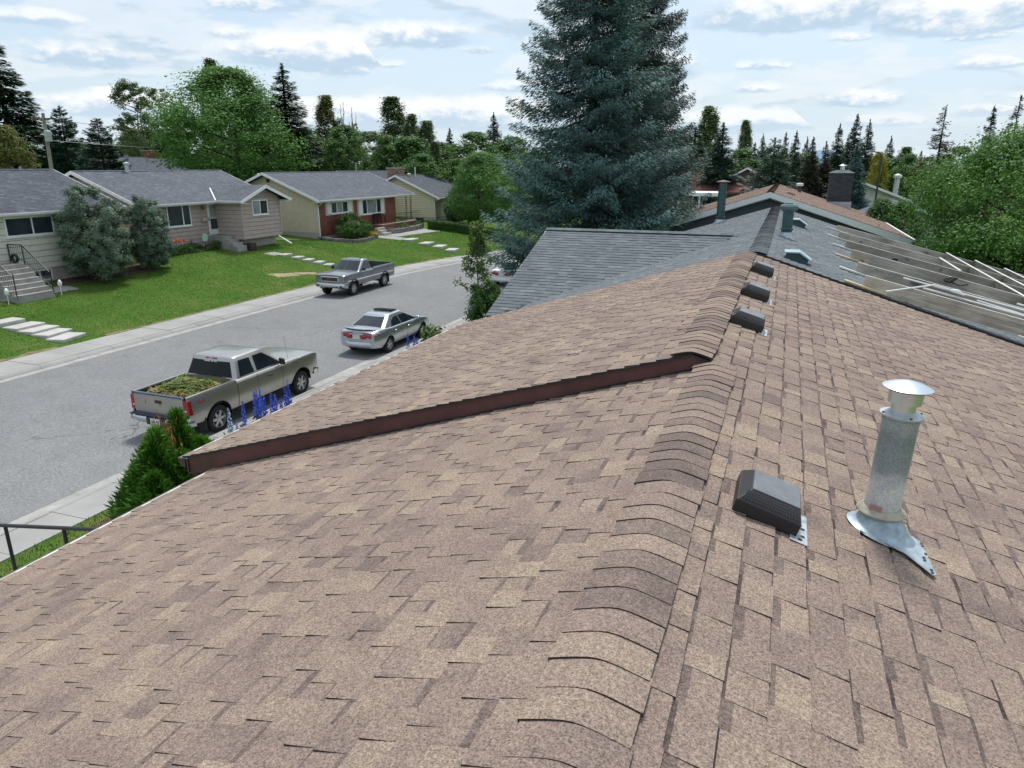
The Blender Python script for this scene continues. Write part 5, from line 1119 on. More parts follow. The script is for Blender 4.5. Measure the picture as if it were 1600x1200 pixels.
MB().box(-2.992, -2.93, -.32, .32, .49, .70).obj('bumper_recess', TRIM, T1, True, bevel=.02)
pl_ = MB().box(-3.005, -2.99, -.16, .16, .52, .68).obj('licence_plate', PLATE, T1, True); pm = MB()
for k in range(7):       # print too small to read in the photograph: seven dark strokes
    if k != 3: pm.box(-3.008, -3.005, .115-k*.038-.022, .115-k*.038, .57, .63)
pm.obj('plate_print', P('plate_ink', (.05, .07, .10), .6), pl_, True)
for s_ in (1, -1):
    tl = MB().hexa([(-2.80, s_*.82, .80), (-2.79, s_*.995, .80), (-2.66, s_*1.006, .80), (-2.66, s_*.86, .80), (-2.80, s_*.82, 1.20), (-2.79, s_*.982, 1.20), (-2.68, s_*.992, 1.20), (-2.68, s_*.84, 1.20)]).obj('tail_light', REDL, T1, True, bevel=.012)
    MB().box(-2.806, -2.79, *sorted((s_*.85, s_*.92)), .90, .945).obj('reverse_lens', CLEARL, tl, True, bevel=.006)
    MB().box(2.56, 2.74, *sorted((s_*.62, s_*.955)), .88, 1.04).obj('headlight', CLEARL, T1, True, bevel=.03)
MB().box(2.68, 2.80, -.62, .62, .78, 1.05).obj('grille', TRIM, T1, True, bevel=.03); MB().box(2.79, 2.83, -.62, .62, .89, .945).obj('grille_bar', CHROME, T1, True, bevel=.01)
bumper(T1, 'front_bumper', 2.95, 1, .97, .47, .72, CHROME, .2, .12); MB().box(2.62, 2.8, -.9, .9, .72, .79).obj('bumper_cap', TRIM, T1, True, bevel=.02)
bl_ = MB().box(-.80, -.755, -.19, .19, 1.765, 1.805).obj('brake_light', REDL, T1, True, bevel=.01); MB().box(-.81, -.80, -.06, .06, 1.772, 1.797).obj('cargo_lens', CLEARL, bl_, True)
dc = MB()
for k in range(11):
    if k in (5, 8): continue
    dc.box(-.8355, -.832, .21-k*.04-.034, .21-k*.04, 1.69, 1.715+.006*(k % 3 == 0))
dcl = dc.obj('window_decal', WHITE, T1, True); 
lettering(T1, '4x4', .17, MRIGHT(-2.36, -1.0125, 1.085), P('badge_red', (.38, .05, .06), .5), 'badge'); MB().tube([(1.55, -.78, 1.24), (1.42, -.80, 2.0)], .004, 5).obj('antenna', TRIM, T1, True)
for s_ in (1, -1): MB().box(-2.26, -2.24, *sorted((s_*.72, s_*.98)), .22, .60).obj('mud_flap', TRIM, T1, True)
# clippings: one heap nobody could count
n = 5200; R = np.random.default_rng(8)
u = R.uniform(-1, 1, n); v = R.uniform(-1, 1, n); hx = -14.93+v*.80; hy = 16.08-1.87+u*.86
hz = .90+.46*(1-np.abs(u)**3)*(1-.55*np.abs(v)**2.5)+.07*np.sin(5*u+2)*np.cos(4*v)+R.normal(0, .025, n); hz -= .10*(u < -.7)
a = R.uniform(0, 6.283, n); l = R.uniform(.04, .17, n); w = R.uniform(.006, .024, n); t_ = R.normal(0, .5, n)
d = np.stack([np.cos(a), np.sin(a), t_*.6], -1)*l[:, None]; s2 = np.stack([-np.sin(a), np.cos(a), R.normal(0, .4, n)], -1)*w[:, None]; c0 = np.stack([hx, hy, hz], -1)
V = np.stack([c0-d, c0+s2, c0+d, c0-s2], 1); tn = np.where((u < -.55) | (np.abs(v) > .75) | (R.random(n) < .22), R.uniform(.62, 1, n), R.uniform(0, .42, n))
hp = bpy.data.objects.new('clippings', npmesh('clippings', V, np.arange(4*n).reshape(n, 4), None, tn)); link(hp)
m_ = leaf_mat('cut_green', (.10, .21, .05), (.48, .37, .18), .25, .8); nt = m_.node_tree
hp.data.materials.append(m_); tag(hp, 'heap of green and straw coloured garden clippings in the silver pickup bed', 'clippings', kind='stuff')
G = [[(-14.93+v_*.84, 14.21+u_*.88, 0.86+.42*(1-abs(u_)**3)*(1-.55*abs(v_)**2.5)) for v_ in np.linspace(-1, 1, 13)] for u_ in np.linspace(-1, 1, 13)]
hb = MB().grid(G).obj('heap_core', P('cut_core', (.10, .10, .04), .95, var=.5, scale=20), None); hb.parent = hp
# --- graphite regular-cab pickup facing the camera
pk2 = dict(base, W=1.99, L=5.66, axles=(1.83, -1.55), bed_front=-.28, handles=((-.02, 1.05),), hmat=TRIM, seams=(.98,), lip=.045, strip=(-2.5, 2.5, .86, .04, CHROME), arch=.51, r=.40, zb=.56, mh=.2,
           top=([-2.85, -.29, -.285, 1.0, 1.2, 2.0, 2.5, 2.68, 2.78], [1.33, 1.33, 1.28, 1.265, 1.28, 1.275, 1.25, 1.225, 1.16]), belt=1.27, shoulder=1.32,
           plan=([-2.83, -2.73, -2.5, 2.1, 2.5, 2.68, 2.76], [.955, .985, 1.0, 1.0, .985, .965, .93]),
           cab=dict(z1=1.83, w0=.91, w1=.73, xr0=-.27, xr1=-.10, xf0=1.18, xf1=.44, rad=.13, bulge=.10, rbulge=.03, rq=(.14, .86), mirror=.86, side=([(-.08, .14), (.96, .14), (.82, .32), (.38, .86), (-.02, .86)],)))
T2, side2, ztop2, zb2, wd2 = vehicle('pickup_truck', 'graphite regular cab pickup with empty bed parked facing us across the street', 'pickup truck', (-23.42, 36.1, 0), -math.pi/2, GREYP, pk2)
bumper(T2, 'front_bumper', 2.88, 1, .97, .50, .80, CHR2, .2, .13); MB().box(2.72, 2.868, -.55, .55, .56, .63).obj('bumper_intake', TRIM, T2, True, bevel=.02)
for s_ in (1, -1):
    hl = MB().hexa([(2.60, s_*.60, .90), (2.72, s_*.60, .90), (2.58, s_*.93, .90), (2.40, s_*.97, .90), (2.60, s_*.60, 1.14), (2.68, s_*.60, 1.14), (2.55, s_*.91, 1.14), (2.38, s_*.95, 1.14)]).obj('headlight', CLEARL, T2, True, bevel=.02)
    MB().hexa([(2.55, s_*.83, .91), (2.64, s_*.83, .91), (2.57, s_*.955, .91), (2.36, s_*.985, .91), (2.55, s_*.83, 1.15), (2.60, s_*.82, 1.15), (2.53, s_*.94, 1.15), (2.34, s_*.97, 1.15)]).obj('turn_lens', AMBER, hl, True, bevel=.015)
    MB().box(2.66, 2.866, *sorted((s_*.68, s_*.80)), .58, .68).obj('fog_lamp', TRIM, T2, True, bevel=.03)
    MB().box(-2.74, -2.70, *sorted((s_*.80, s_*.97)), .88, 1.28).obj('tail_light', REDL, T2, True, bevel=.01)
    MB().box(-2.02, -2.0, *sorted((s_*.70, s_*.985)), .22, .62).obj('mud_flap', TRIM, T2, True)
    MB().tube([(-.2, s_*.98, .46), (1.0, s_*.98, .46)], .045, 8).obj('step_bar', CHR2, T2, True, smooth=True)
    MB().box(.0, .22, s_*1.0-.1, s_*1.0+.1, .42, .46).obj('step_pad', CHR2, T2, True, bevel=.01)
gr = MB().box(2.56, 2.765, -.60, .60, .85, 1.16).obj('grille_frame', CHR2, T2, True, bevel=.05); g2 = MB().box(2.70, 2.775, -.53, .53, .90, 1.11).obj('grille', TRIM, gr, True, bevel=.03)
for k in range(3): MB().box(2.774, 2.779, -.5, .5, .93+.06*k, .945+.06*k).obj('grille_slat', P('slat_grey', (.06, .06, .065), .4), g2, True)
lettering(gr, 'GMC', .17, MFRONT(2.782, 0, 1.005), P('badge_bright_red', (.50, .03, .035), .4), 'grille_letters', .008)
bumper(T2, 'rear_bumper', -2.84, -1, .93, .55, .75, CHR2, .17, .10)
# --- sedans
SPROF = ([-.3, 0, .10, .3, .5, .7, .85, 1.0, 1.15], [.86, .88, .93, .985, 1.0, .99, .97, .925, .86])
def sedan(name, label, loc, rz, body, sc=1.0, rmat=None, spoiler=True, seed=0, sun_roof=True):
    pp = dict(W=1.82, L=4.68, axles=(1.38, -1.36), arch=.365, r=.325, zb=.30, shoulder=.98, belt=.93, crown=.05, tw=.205, style='car', mh=.13, prof=SPROF,
              top=([-2.34, -2.27, -2.1, -1.6, -1.2, .9, 1.2, 1.7, 2.1, 2.26, 2.34], [.84, .955, 1.0, 1.005, .97, .94, .945, .87, .76, .66, .55]),
              plan=([-2.34, -2.26, -2.05, -1.6, 1.5, 1.95, 2.2, 2.3], [.70, .86, .945, 1.0, 1.0, .95, .84, .66]),
              handles=((-.85, .82), (.20, .80)), hmat=CHROME, seams=(-1.0, .02, 1.0), lip=None, mirmat=body,
              cab=dict(z1=1.36, w0=.835, w1=.575, xr0=-1.78, xr1=-.86, xf0=1.24, xf1=.22, rad=.15, bulge=.16, rbulge=.12, rq=(.14, .93), pr=1.0, pf=1.0, rmat=rmat, mirror=.82, rc=.95,
                       side=([(-1.05, .16), (-.30, .12), (-.34, .80), (-.62, .80), (-.88, .56)], [(-.22, .12), (.86, .12), (.62, .40), (.22, .80), (-.25, .81)])))
    t, sd, zt_, zb_, wd_ = vehicle(name, label, 'car', loc, rz, body, pp)
    bumper(t, 'rear_bumper', -2.375, -1, .80, .32, .60, body, .14, .24, wrap=.3); bumper(t, 'front_bumper', 2.36, 1, .80, .26, .52, body, .16, .32)
    for s_ in (1, -1):
        G = []
        for k in range(9):
            y = .22+k*.078; x = -float(np.interp(y, [0, .4, .62, .75, .84], [2.35, 2.332, 2.275, 2.19, 2.06])); G.append([(x-.008, s_*y, .69+.008*k), (x-.018, s_*y, .73+.008*k), (x-.014, s_*y, .87+.004*k), (x+.02, s_*y, .915)])
        l_ = MB().grid(G).obj('tail_light', REDL, t, True, smooth='all'); MB().box(-2.352, -2.335, *sorted((s_*.42, s_*.56)), .735, .755).obj('reverse_lens', CLEARL, l_, True, bevel=.005)
        hl = MB().hexa([(2.02, s_*.52, .60), (2.24, s_*.46, .58), (2.06, s_*.80, .60), (1.80, s_*.84, .64), (1.98, s_*.52, .70), (2.16, s_*.46, .68), (2.0, s_*.78, .72), (1.76, s_*.82, .78)]).obj('headlight', CLEARL, t, True, bevel=.02)
    pl = MB().box(-2.36, -2.345, -.16, .16, .70, .85).obj('licence_plate', PLATE, t, True, bevel=.004)
    MB().box(-2.352, -2.33, -.3, .3, .865, .89).obj('boot_garnish', CHROME, t, True, bevel=.006)
    MB().box(2.25, 2.31, -.42, .42, .56, .66).obj('grille', TRIM, t, True, bevel=.02)
    if spoiler:
        G = []
        for k in range(13):
            s_ = -1+k/6; x = -2.16+.17*abs(s_)**2.2; G.append([(x-.07, s_*.70, 1.045), (x-.075, s_*.70, 1.062), (x+.02, s_*.70, 1.068), (x+.07, s_*.70, 1.055), (x+.02, s_*.70, 1.048)])
        sp_ = MB().grid(G).obj('spoiler', body, t, True, smooth='all')
        for s_ in (.62, -.62): MB().box(-2.10, -2.0, s_-.05, s_+.05, .99, 1.05).obj('spoiler_foot', body, sp_, True)
    if sun_roof: MB().hexa([(-.36, -.40, 1.428), (.14, -.40, 1.420), (.14, .40, 1.420), (-.36, .40, 1.428), (-.38, -.40, 1.50), (.14, -.40, 1.434), (.14, .40, 1.434), (-.38, .40, 1.50)]).obj('sunroof', CARGL, t, True, bevel=.006)
    return t
sedan('sedan_car', 'silver blue sedan with rear spoiler parked at the near kerb behind the pickup', (-14.90, 25.0, 0), math.pi/2, paint('silver_blue_paint', (.52, .555, .60), .8, .28))
sedan('sedan_car', 'white car half hidden behind the slender young poplar and grey roof', (-15.55, 42.2, 0), math.radians(86), paint('white_car_paint', (.72, .74, .76), .0, .3), spoiler=False, sun_roof=False)

# ---------------------------------------------------------------- trees and plants
BARK = P('bark', (.085, .065, .05), .95, var=.35, scale=6); PALEBARK = P('pale_bark', (.36, .34, .30), .9, var=.3, scale=4); TWIG = P('bare_twig', (.30, .235, .18), .9, var=.2)
LEAFS = dict(ash=leaf_mat('ash_leaf', (0.056, 0.149, 0.028), (0.136, 0.270, 0.060)), dark=leaf_mat('maple_leaf', (0.053, 0.131, 0.031), (0.122, 0.227, 0.060)), poplar=leaf_mat('poplar_leaf', (0.083, 0.132, 0.052), (0.173, 0.226, 0.092)),
             olive=leaf_mat('olive_leaf', (0.081, 0.103, 0.025), (0.184, 0.190, 0.052)), yellow=leaf_mat('yellow_leaf', (.22, .20, .015), (.40, .36, .045)), spruce=leaf_mat('spruce_needle', (0.034, 0.071, 0.045), (0.086, 0.135, 0.086), .1),
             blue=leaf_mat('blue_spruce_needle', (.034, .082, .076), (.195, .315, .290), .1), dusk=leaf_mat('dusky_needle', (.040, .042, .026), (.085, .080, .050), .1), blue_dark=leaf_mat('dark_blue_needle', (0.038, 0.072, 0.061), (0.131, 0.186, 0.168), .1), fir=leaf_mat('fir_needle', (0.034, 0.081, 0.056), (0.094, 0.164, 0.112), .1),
             juniper=leaf_mat('juniper_needle', (.058, .105, .066), (.20, .275, .185), .1), cedar=leaf_mat('cedar_frond', (0.024, 0.097, 0.010), (0.146, 0.313, 0.036), .15), shrub=leaf_mat('shrub_leaf', (0.029, 0.091, 0.016), (0.094, 0.187, 0.038)),
             young=leaf_mat('young_leaf', (.085, .140, .045), (.19, .26, .095), .35))
def quads(name, c, d, s2, mat, tone):
    V = np.stack([c-d, c+s2, c+d, c-s2], 1); return npmesh(name, V, np.arange(4*len(c)).reshape(-1, 4), mat, tone)
def unit(v): return v/np.maximum(np.linalg.norm(v, axis=-1, keepdims=True), 1e-9)
def leaf_cloud(R, cen, rad, n, size, up=.5, out=.6, asp=.55, squash=.75, ctone=None, axis=None):
    """n leaves spread over clumps cen (k,3) of radius rad (k)"""
    k = R.integers(0, len(cen), n); off = R.normal(0, .5, (n, 3))*rad[k][:, None]; off[:, 2] *= squash
    c = cen[k]+off; o = unit(.55*unit(c-np.array(axis if axis is not None else [0, 0, cen[:, 2].mean()]))+.85*unit(off))
    nr = unit(1.25*out*o+np.array([0, 0, up])+R.normal(0, .42, (n, 3)))
    t = unit(np.cross(nr, R.normal(0, 1, (n, 3)))); s_ = np.cross(nr, t); l = size*R.uniform(.6, 1.35, n)
    tone = np.clip((ctone[k] if ctone is not None else .5)+R.normal(0, .16, n), 0, 1)
    return c, t*l[:, None]*.5, s_*(l*asp)[:, None]*.5, tone
def deciduous(seed, H, R0, cb, nc, nl, leaf, shape='round', lobes=7):
    R = np.random.default_rng(seed); cen = []; lb = []
    for i in range(lobes):
        a = R.uniform(0, 6.283); t = R.uniform(.15, .95); lb.append((a, t, R.uniform(.5, 1.0)))
    while len(cen) < nc:
        t = R.uniform(0.02, 1.0); a = R.uniform(0, 6.283)
        if shape == 'round': w = math.sin(math.pi*min(1, t**.85*.97+.03))**.62
        elif shape == 'column': w = (min(1, t/.22)**.6)*(1-max(0, t-.2)/.82)**.6
        else: w = math.sin(math.pi*(t*.9+.08))**.5
        g = sum(q*math.exp(-((min(abs(a-b), 6.283-abs(a-b)))/.55)**2-((t-u)/.17)**2) for b, u, q in lb)
        rr = R0*w*((.66+.40*min(1.0, g)) if shape != 'column' else (.88+.12*min(1.0, g)))*(.35+.65*math.sqrt(R.random()))
        if shape == 'open' and R.random() > .25+.85*min(1, g): continue
        cen.append((rr*math.cos(a), rr*math.sin(a), cb+(H-cb)*t))
    cen = np.array(cen); rad = R0*(.20 if shape != 'column' else .20)*R.uniform(.6, 1.25, nc)
    ct = np.clip(R.normal(.5, .2, nc), .05, .95)
    c, d, s2, tn = leaf_cloud(R, cen, rad, nl, leaf, ctone=ct, squash=.75 if shape != 'column' else 1.9)
    c[:, 2] = np.minimum(c[:, 2], H+R.uniform(-.4, .05, nl)*R0*.4)
    return c, d, s2, tn, cen
def limbs_mb(R, H, R0, cb, cen, r0, nlimb=14, stems=1):
    b = MB()
    for q in range(stems):
        ox = 0 if stems == 1 else R.normal(0, .12*R0); top = (cb+(H-cb)*.72)
        pts = [(ox*.2, 0, -.4), (ox*.4+R.normal(0, .02*R0), R.normal(0, .02*R0), cb*.6), (ox+R.normal(0, .05*R0), R.normal(0, .05*R0), cb+(H-cb)*.35), (ox*1.5+R.normal(0, .1*R0), R.normal(0, .1*R0), top)]
        b.tube(pts, [r0*1.15, r0*.85, r0*.5, r0*.12], 8)
        for k in R.choice(len(cen), min(nlimb, len(cen)), replace=False):
            c = cen[k]; z0 = max(cb*.7, c[2]-.55*math.hypot(c[0], c[1])-.1*R0)
            if z0 < c[2]: f = min(1, z0/max(top, .1)); p0 = Vector((ox*f, 0, z0)); p2 = Vector(c); b.tube([p0, (p0+p2)/2+Vector((0, 0, -.06*R0)), p2], [r0*.38, r0*.24, r0*.06], 5)
    return b
def conifer(seed, H, R0, zb, leaf, nb=9, step=.34, dens=26, droop=.25, gap=0.0, taper=.9, asp=.22, uplift=.12, hang=.5, fan=.34, lowf=1.0):
    """whorls of drooping boughs, each a flat spray of needle twigs with hanging side shoots"""
    R = np.random.default_rng(seed); C_, D_, S_, T_ = [], [], [], []; z = zb; br = []
    while z < H-.15:
        t = (z-zb)/(H-zb); L0 = R0*((1-t)**taper)*.97+.10*R0*(1-t)+.05
        for k in range(nb if t < .8 else max(4, nb-3)):
            if R.random() < gap: continue
            L = L0*R.uniform(.68, 1.10); a = R.uniform(0, 6.283); zz = z+R.uniform(-.5, .5)*step; L *= lowf+(1-lowf)*min(1, t/.16); n = max(10, int(dens*L))
            u = R.uniform(.02, 1, n)**.68; dr = droop*(1-.7*t)*R.uniform(.6, 1.3)
            def bz(u): return zz-dr*L*np.sin(u*1.9)+uplift*L*u**3
            ca, sa = math.cos(a), math.sin(a); wd = fan*L*np.sin(math.pi*np.clip(u*.86+.08, 0, 1))**.8+.03*L; v = R.uniform(-1, 1, n); lat = v*wd
            x, y, zq = u*L*ca-lat*sa, u*L*sa+lat*ca, bz(u)-np.abs(lat)*.35-R.random(n)*hang*leaf*1.6
            c = np.stack([x, y, zq], -1); sg = np.sign(v); ang = a+sg*R.uniform(.25, 1.0, n)*(np.abs(v)*.8+.25)
            dz = -hang*R.uniform(.15, 1.1, n)+uplift*u*1.2
            d = unit(np.stack([np.cos(ang), np.sin(ang), dz], -1)); l = leaf*R.uniform(.6, 1.3, n)*(1-.35*t)
            nr = unit(np.stack([R.normal(0, .5, n), R.normal(0, .5, n), np.ones(n)], -1)); s_ = unit(np.cross(d, nr))
            C_.append(c); D_.append(d*l[:, None]*.5); S_.append(s_*(l*asp)[:, None]*.5); T_.append(np.clip(R.normal(.48, .17)+R.normal(0, .14, n), 0, 1)); br.append((a, zz, L, dr))
        z += step*R.uniform(.75, 1.25)*(1-.35*t)
    # leader
    n = 40; zt = R.uniform(H-.09*H, H, n); a = R.uniform(0, 6.283, n); C_.append(np.stack([.02*np.cos(a), .02*np.sin(a), zt], -1)*[1, 1, 1]); d = unit(np.stack([np.cos(a)*.7, np.sin(a)*.7, np.ones(n)], -1)); l = leaf*.8*np.ones(n)
    D_.append(d*l[:, None]*.5); S_.append(unit(np.cross(d, R.normal(0, 1, (n, 3))))*(l*asp)[:, None]*.5); T_.append(np.full(n, .5))
    return np.concatenate(C_), np.concatenate(D_), np.concatenate(S_), np.concatenate(T_), br
def conifer_wood(H, r0, br, every=3):
    b = MB(); b.tube([(0, 0, -.4), (0, 0, H*.5), (0, 0, H*.96)], [r0, r0*.6, .02], 8)
    for a, zz, L, dr in br[::every]:
        q = [(u*L*math.cos(a), u*L*math.sin(a), zz-dr*L*math.sin(u*1.9)-.02) for u in (0, .4, .8)]; b.tube(q, [r0*.16, r0*.1, r0*.03], 4, False)
    return b
PROT = {}
def proto(kind, var):
    """a leaf mesh and a trunk mesh for one form of tree, unit: its own height H and radius R"""
    k = (kind, var)
    if k in PROT: return PROT[k]
    R = np.random.default_rng(100+var)
    if kind in ('spruce', 'scraggly', 'pine', 'fir'):
        H, R0 = {'spruce': (12, 2.3), 'scraggly': (12, 2.0), 'pine': (10, 2.6), 'fir': (9, 2.6)}[kind]
        kw = {'spruce': dict(step=.36, dens=62, nb=9, droop=.26, taper=.80, hang=.55), 'scraggly': dict(step=.62, dens=70, nb=6, gap=.25, droop=.2, taper=.62, hang=.5), 'pine': dict(step=.36, dens=85, nb=10, droop=.0, uplift=.25, taper=.52, gap=.08, hang=.2), 'fir': dict(step=.38, dens=55, nb=9, droop=.16, taper=.55, hang=.45)}[kind]
        c, d, s2, tn, br = conifer(200+var*7+len(kind), H, R0, .6, .34, asp=.30, fan=.40, **kw)
        me = quads(kind+'_foliage', c, d, s2, None, tn); tr = conifer_wood(H, .20, br, 4)
    else:
        H, R0, cb, nc, nl, lf, sh = {'round': (10, 3.4, .8, 130, 13000, .27, 'round'), 'ash': (12, 5.0, 1.2, 260, 40000, .20, 'round'), 'poplar': (16, 2.7, 3.0, 150, 15000, .23, 'open'), 'column': (14, 2.1, 1.0, 190, 20000, .22, 'column')}[kind]
        c, d, s2, tn, cen = deciduous(300+var*5+len(kind), H, R0, cb, nc, nl, lf, sh, 9 if kind == 'ash' else 7)
        me = quads(kind+'_leaves', c, d, s2, None, tn); tr = limbs_mb(R, H, R0, cb, cen, .20 if kind != 'ash' else .26, 16, 1 if kind in ('ash', 'round') else 2)
    PROT[k] = (me, tr, H, R0, {}); return PROT[k]
def tree(kind, x, y, ztop, rad, label, leafm, name, cat='tree', bark=None, group=None, var=0, zg=None):
    me, tr, H, R0, cache = proto(kind, var); z = gz(x, y) if zg is None else zg; t = thing(name, label, cat, (x, y, z), random.uniform(0, 6.28), group)
    t.scale = (rad/R0, rad/R0, (ztop-z)/H)
    mk = (leafm.name,)
    if mk not in cache: q = me.copy(); q.materials.append(leafm); cache[mk] = q
    o = bpy.data.objects.new('crown', cache[mk]); link(o, t, True)
    bk = (bark or BARK)
    if ('t', bk.name) not in cache: to = tr.obj('trunk', bk, t, True, smooth='all'); cache[('t', bk.name)] = to.data
    else: link(bpy.data.objects.new('trunk', cache[('t', bk.name)]), t, True)
    return t
TREES = [
('spruce', -81.0, 58, 20.5, 5.7, 'tall dark spruce at the left edge above the first bungalow', 'spruce'),
('round', -50.9, 36, 9.7, 1.75, 'yellow green bushy tree below the tall spruce at the left edge', 'olive'),
('pine', -75.3, 60, 13.3, 2.09, 'ragged dark pine directly behind the utility pole', 'fir'),
('pine', -66.6, 57, 11.7, 2.21, 'low rounded dark pine right of the utility pole', 'fir'),
('round', -98.1, 90, 12.8, 3.43, 'pale green tree seen between the rounded pine and the poplars', 'poplar'),
('poplar', -91.6, 85, 19.2, 2.98, 'open crowned poplar with pale trunk left of the big green ash', 'poplar'),
('poplar', -83.0, 82, 17.3, 2.39, 'slimmer poplar tucked against the left side of the big green ash', 'poplar'),
('ash', -55.7, 64, 16.7, 6.99, 'broad bright green ash tree rising behind the taupe bungalow', 'ash'),
('column', -94.5, 105, 24.5, 2.61, 'poplar spire peeking over the top of the broad ash', 'poplar'),
('column', -91.1, 108, 22.9, 2.43, 'smaller poplar spire right of the one above the broad ash', 'poplar'),
('spruce', -54.8, 72, 18.1, 3.59, 'dark pointed spruce right behind the broad green ash', 'spruce'),
('column', -65.2, 95, 17.0, 2.06, 'olive poplar just right of the dark pointed spruce', 'olive'),
('bare', -63.4, 96, 16.7, 1.51, 'half dead poplar with bare grey twigs behind the beige house', 'olive'),
('bare', -62.2, 98, 15.8, 1.72, 'leafless thin topped poplar right of the half dead one', 'olive'),
('round', -48.2, 74, 11.5, 3.07, 'mid green tree behind the ridge of the beige house', 'dark'),
('column', -52.3, 92, 16.1, 2.63, 'tall feathery poplar left of the clear sky gap', 'poplar'),
('column', -48.4, 90, 13.7, 1.71, 'shorter poplar beside the tall feathery one', 'poplar'),
('column', -43.6, 85, 12.5, 1.77, 'dark columnar poplar at the right end of the poplar row', 'poplar'),
('round', -46.4, 80, 10.6, 2.79, 'rounded green tree below the tall feathery poplar', 'dark'),
('spruce', -61.7, 130, 14.1, 1.82, 'small distant spruce in the gap left of the maples', 'spruce'),
('spruce', -45.4, 112, 15.3, 2.45, 'distant dark spruce right beside the giant blue spruce', 'spruce'),
('round', -36.5, 84, 11.0, 4.2, 'wide green maple behind the round street maple', 'dark'),
('ash', -28.6, 67, 8.3, 3.37, 'round green maple with visible trunk in front of cream house', 'ash'),
('column', -10.6, 100, 14.4, 2.13, 'pale leafy poplar top right of the giant blue spruce', 'poplar'),
('spruce', -9.3, 76, 10.9, 2.14, 'dense dark spruce beside the giant blue spruce', 'fir'),
('spruce', -6.3, 72, 10.9, 2.0, 'broad dark spruce above the red roofed house', 'fir'),
('column', -6.7, 112, 13.3, 1.36, 'thin pale poplar between two dark spruces', 'poplar'),
('fir', -1.5, 64, 9.2, 2.06, 'wide rounded dark fir behind the brown roof ridge', 'fir'),
('spruce', 0.1, 84, 10.6, 1.27, 'ragged spruce behind the wide rounded fir', 'spruce'),
('spruce', -4.4, 115, 11.6, 1.48, 'small far spruce left of the wide rounded fir', 'spruce'),
('spruce', -1.3, 118, 11.9, 1.32, 'narrow far spruce peeking over the wide rounded fir', 'spruce'),
('spruce', 1.3, 62, 9.2, 0.98, 'brownish spruce with thin crown, left one of twin tops', 'dusk'),
('spruce', 2.3, 63, 8.9, 0.99, 'brownish spruce, right one of twin tops by brick chimney', 'dusk'),
('spruce', 4.2, 85, 11.3, 1.45, 'left spruce of the three tall dark spires', 'spruce'),
('spruce', 6.1, 90, 12.5, 1.66, 'middle and tallest of the three tall dark spires', 'spruce'),
('spruce', 7.2, 88, 11.8, 1.48, 'right spruce of the three tall dark spires', 'spruce'),
('spruce', 4.3, 60, 8.7, 1.07, 'small blue spruce right behind the grey brick chimney', 'blue'),
('round', 7.2, 74, 8.2, 1.2, 'yellow tree beside the street lamp', 'yellow'),
('spruce', 10.3, 96, 10.4, 1.32, 'single dark spruce behind the yellow tree', 'spruce'),
('round', 11.5, 88, 8.3, 1.88, 'green bushy tree between the yellow tree and big right tree', 'dark'),
('spruce', 13.0, 92, 8.7, 1.05, 'short spruce left of the scraggly tall spruce', 'spruce'),
('scraggly', 9.9, 62, 11.2, 1.47, 'scraggly tall spruce with gaps above the big right tree', 'dusk'),
('spruce', 13.7, 66, 11.4, 0.96, 'thin spruce top showing above the big right tree', 'spruce'),
('scraggly', 12.5, 54, 11.1, 1.16, 'ragged spruce at the right edge of the photo', 'dusk')]
for i, (k, x, y, zt, r, lab, lf) in enumerate(TREES):
    r *= {'spruce': 1.5, 'scraggly': 1.35, 'pine': 1.35, 'fir': 1.25, 'column': 1.4, 'poplar': 1.2, 'round': 1.2, 'ash': 1.2, 'bare': 1.2}[k]*(.74 if i == 0 else 1.0)*(1.22 if k in ('spruce', 'fir') and x > -12 and y < 80 else 1.0)
    nm = {'spruce': 'spruce_tree', 'scraggly': 'spruce_tree', 'pine': 'pine_tree', 'fir': 'fir_tree', 'round': 'leafy_tree', 'ash': 'leafy_tree', 'poplar': 'poplar_tree', 'column': 'poplar_tree', 'bare': 'bare_tree'}[k]
    if k == 'bare':
        R = np.random.default_rng(i); t = thing(nm, lab, 'tree', (x, y, gz(x, y)), R.uniform(0, 6), 'trees behind the houses'); H = zt-gz(x, y); b = MB()
        for s_ in range(5):
            a = R.uniform(0, 6.28); rr = r*R.uniform(.1, .6); hx = H*R.uniform(.75, 1)
            b.tube([(0, 0, 0), (rr*.6*math.cos(a), rr*.6*math.sin(a), hx*.4), (rr*math.cos(a), rr*math.sin(a), hx)], [.14, .09, .015], 5)
            for q in range(34):
                f = R.uniform(.3, .98); p = Vector((rr*f*math.cos(a), rr*f*math.sin(a), hx*f)); w = R.uniform(0, 6.28); l = R.uniform(.5, 1.7)*(1.15-f)*1.6
                b.tube([p, p+Vector((math.cos(w)*l*.35, math.sin(w)*l*.35, l))], [.035, .012], 4, False)
        b.obj('trunk', TWIG, t, True)
        c, d, s2, tn, cen = deciduous(700+i, H*.8, r*.9, H*.15, 40, 1300, .26, 'column'); o = bpy.data.objects.new('crown', quads('sparse_leaves', c, d, s2, LEAFS['olive'], tn)); link(o, t, True)
    else: tree(k, x, y, zt, r, lab, LEAFS[lf], nm, group='trees behind the houses', var=i % 3, bark=PALEBARK if k in ('poplar',) else None)
R = np.random.default_rng(77)
for i in range(64):      # far backdrop of single trees, all alike at this size
    y = R.uniform(118, 190); x = R.uniform(-2.0, .48)*y*.93; k = R.choice(['spruce', 'round', 'column', 'fir'])
    tree(k, x, y, R.uniform(8.0, 12.5)-(1.8 if x > -30 else 0), R.uniform(2.6, 4.6) if k == 'round' else R.uniform(1.8, 2.8), 'tree of the far treeline behind all the houses', LEAFS[{'spruce': 'spruce', 'round': 'dark', 'column': 'poplar', 'fir': 'fir'}[k]], 'far_tree', group='far treeline', var=int(R.integers(0, 3)), zg=1.0)
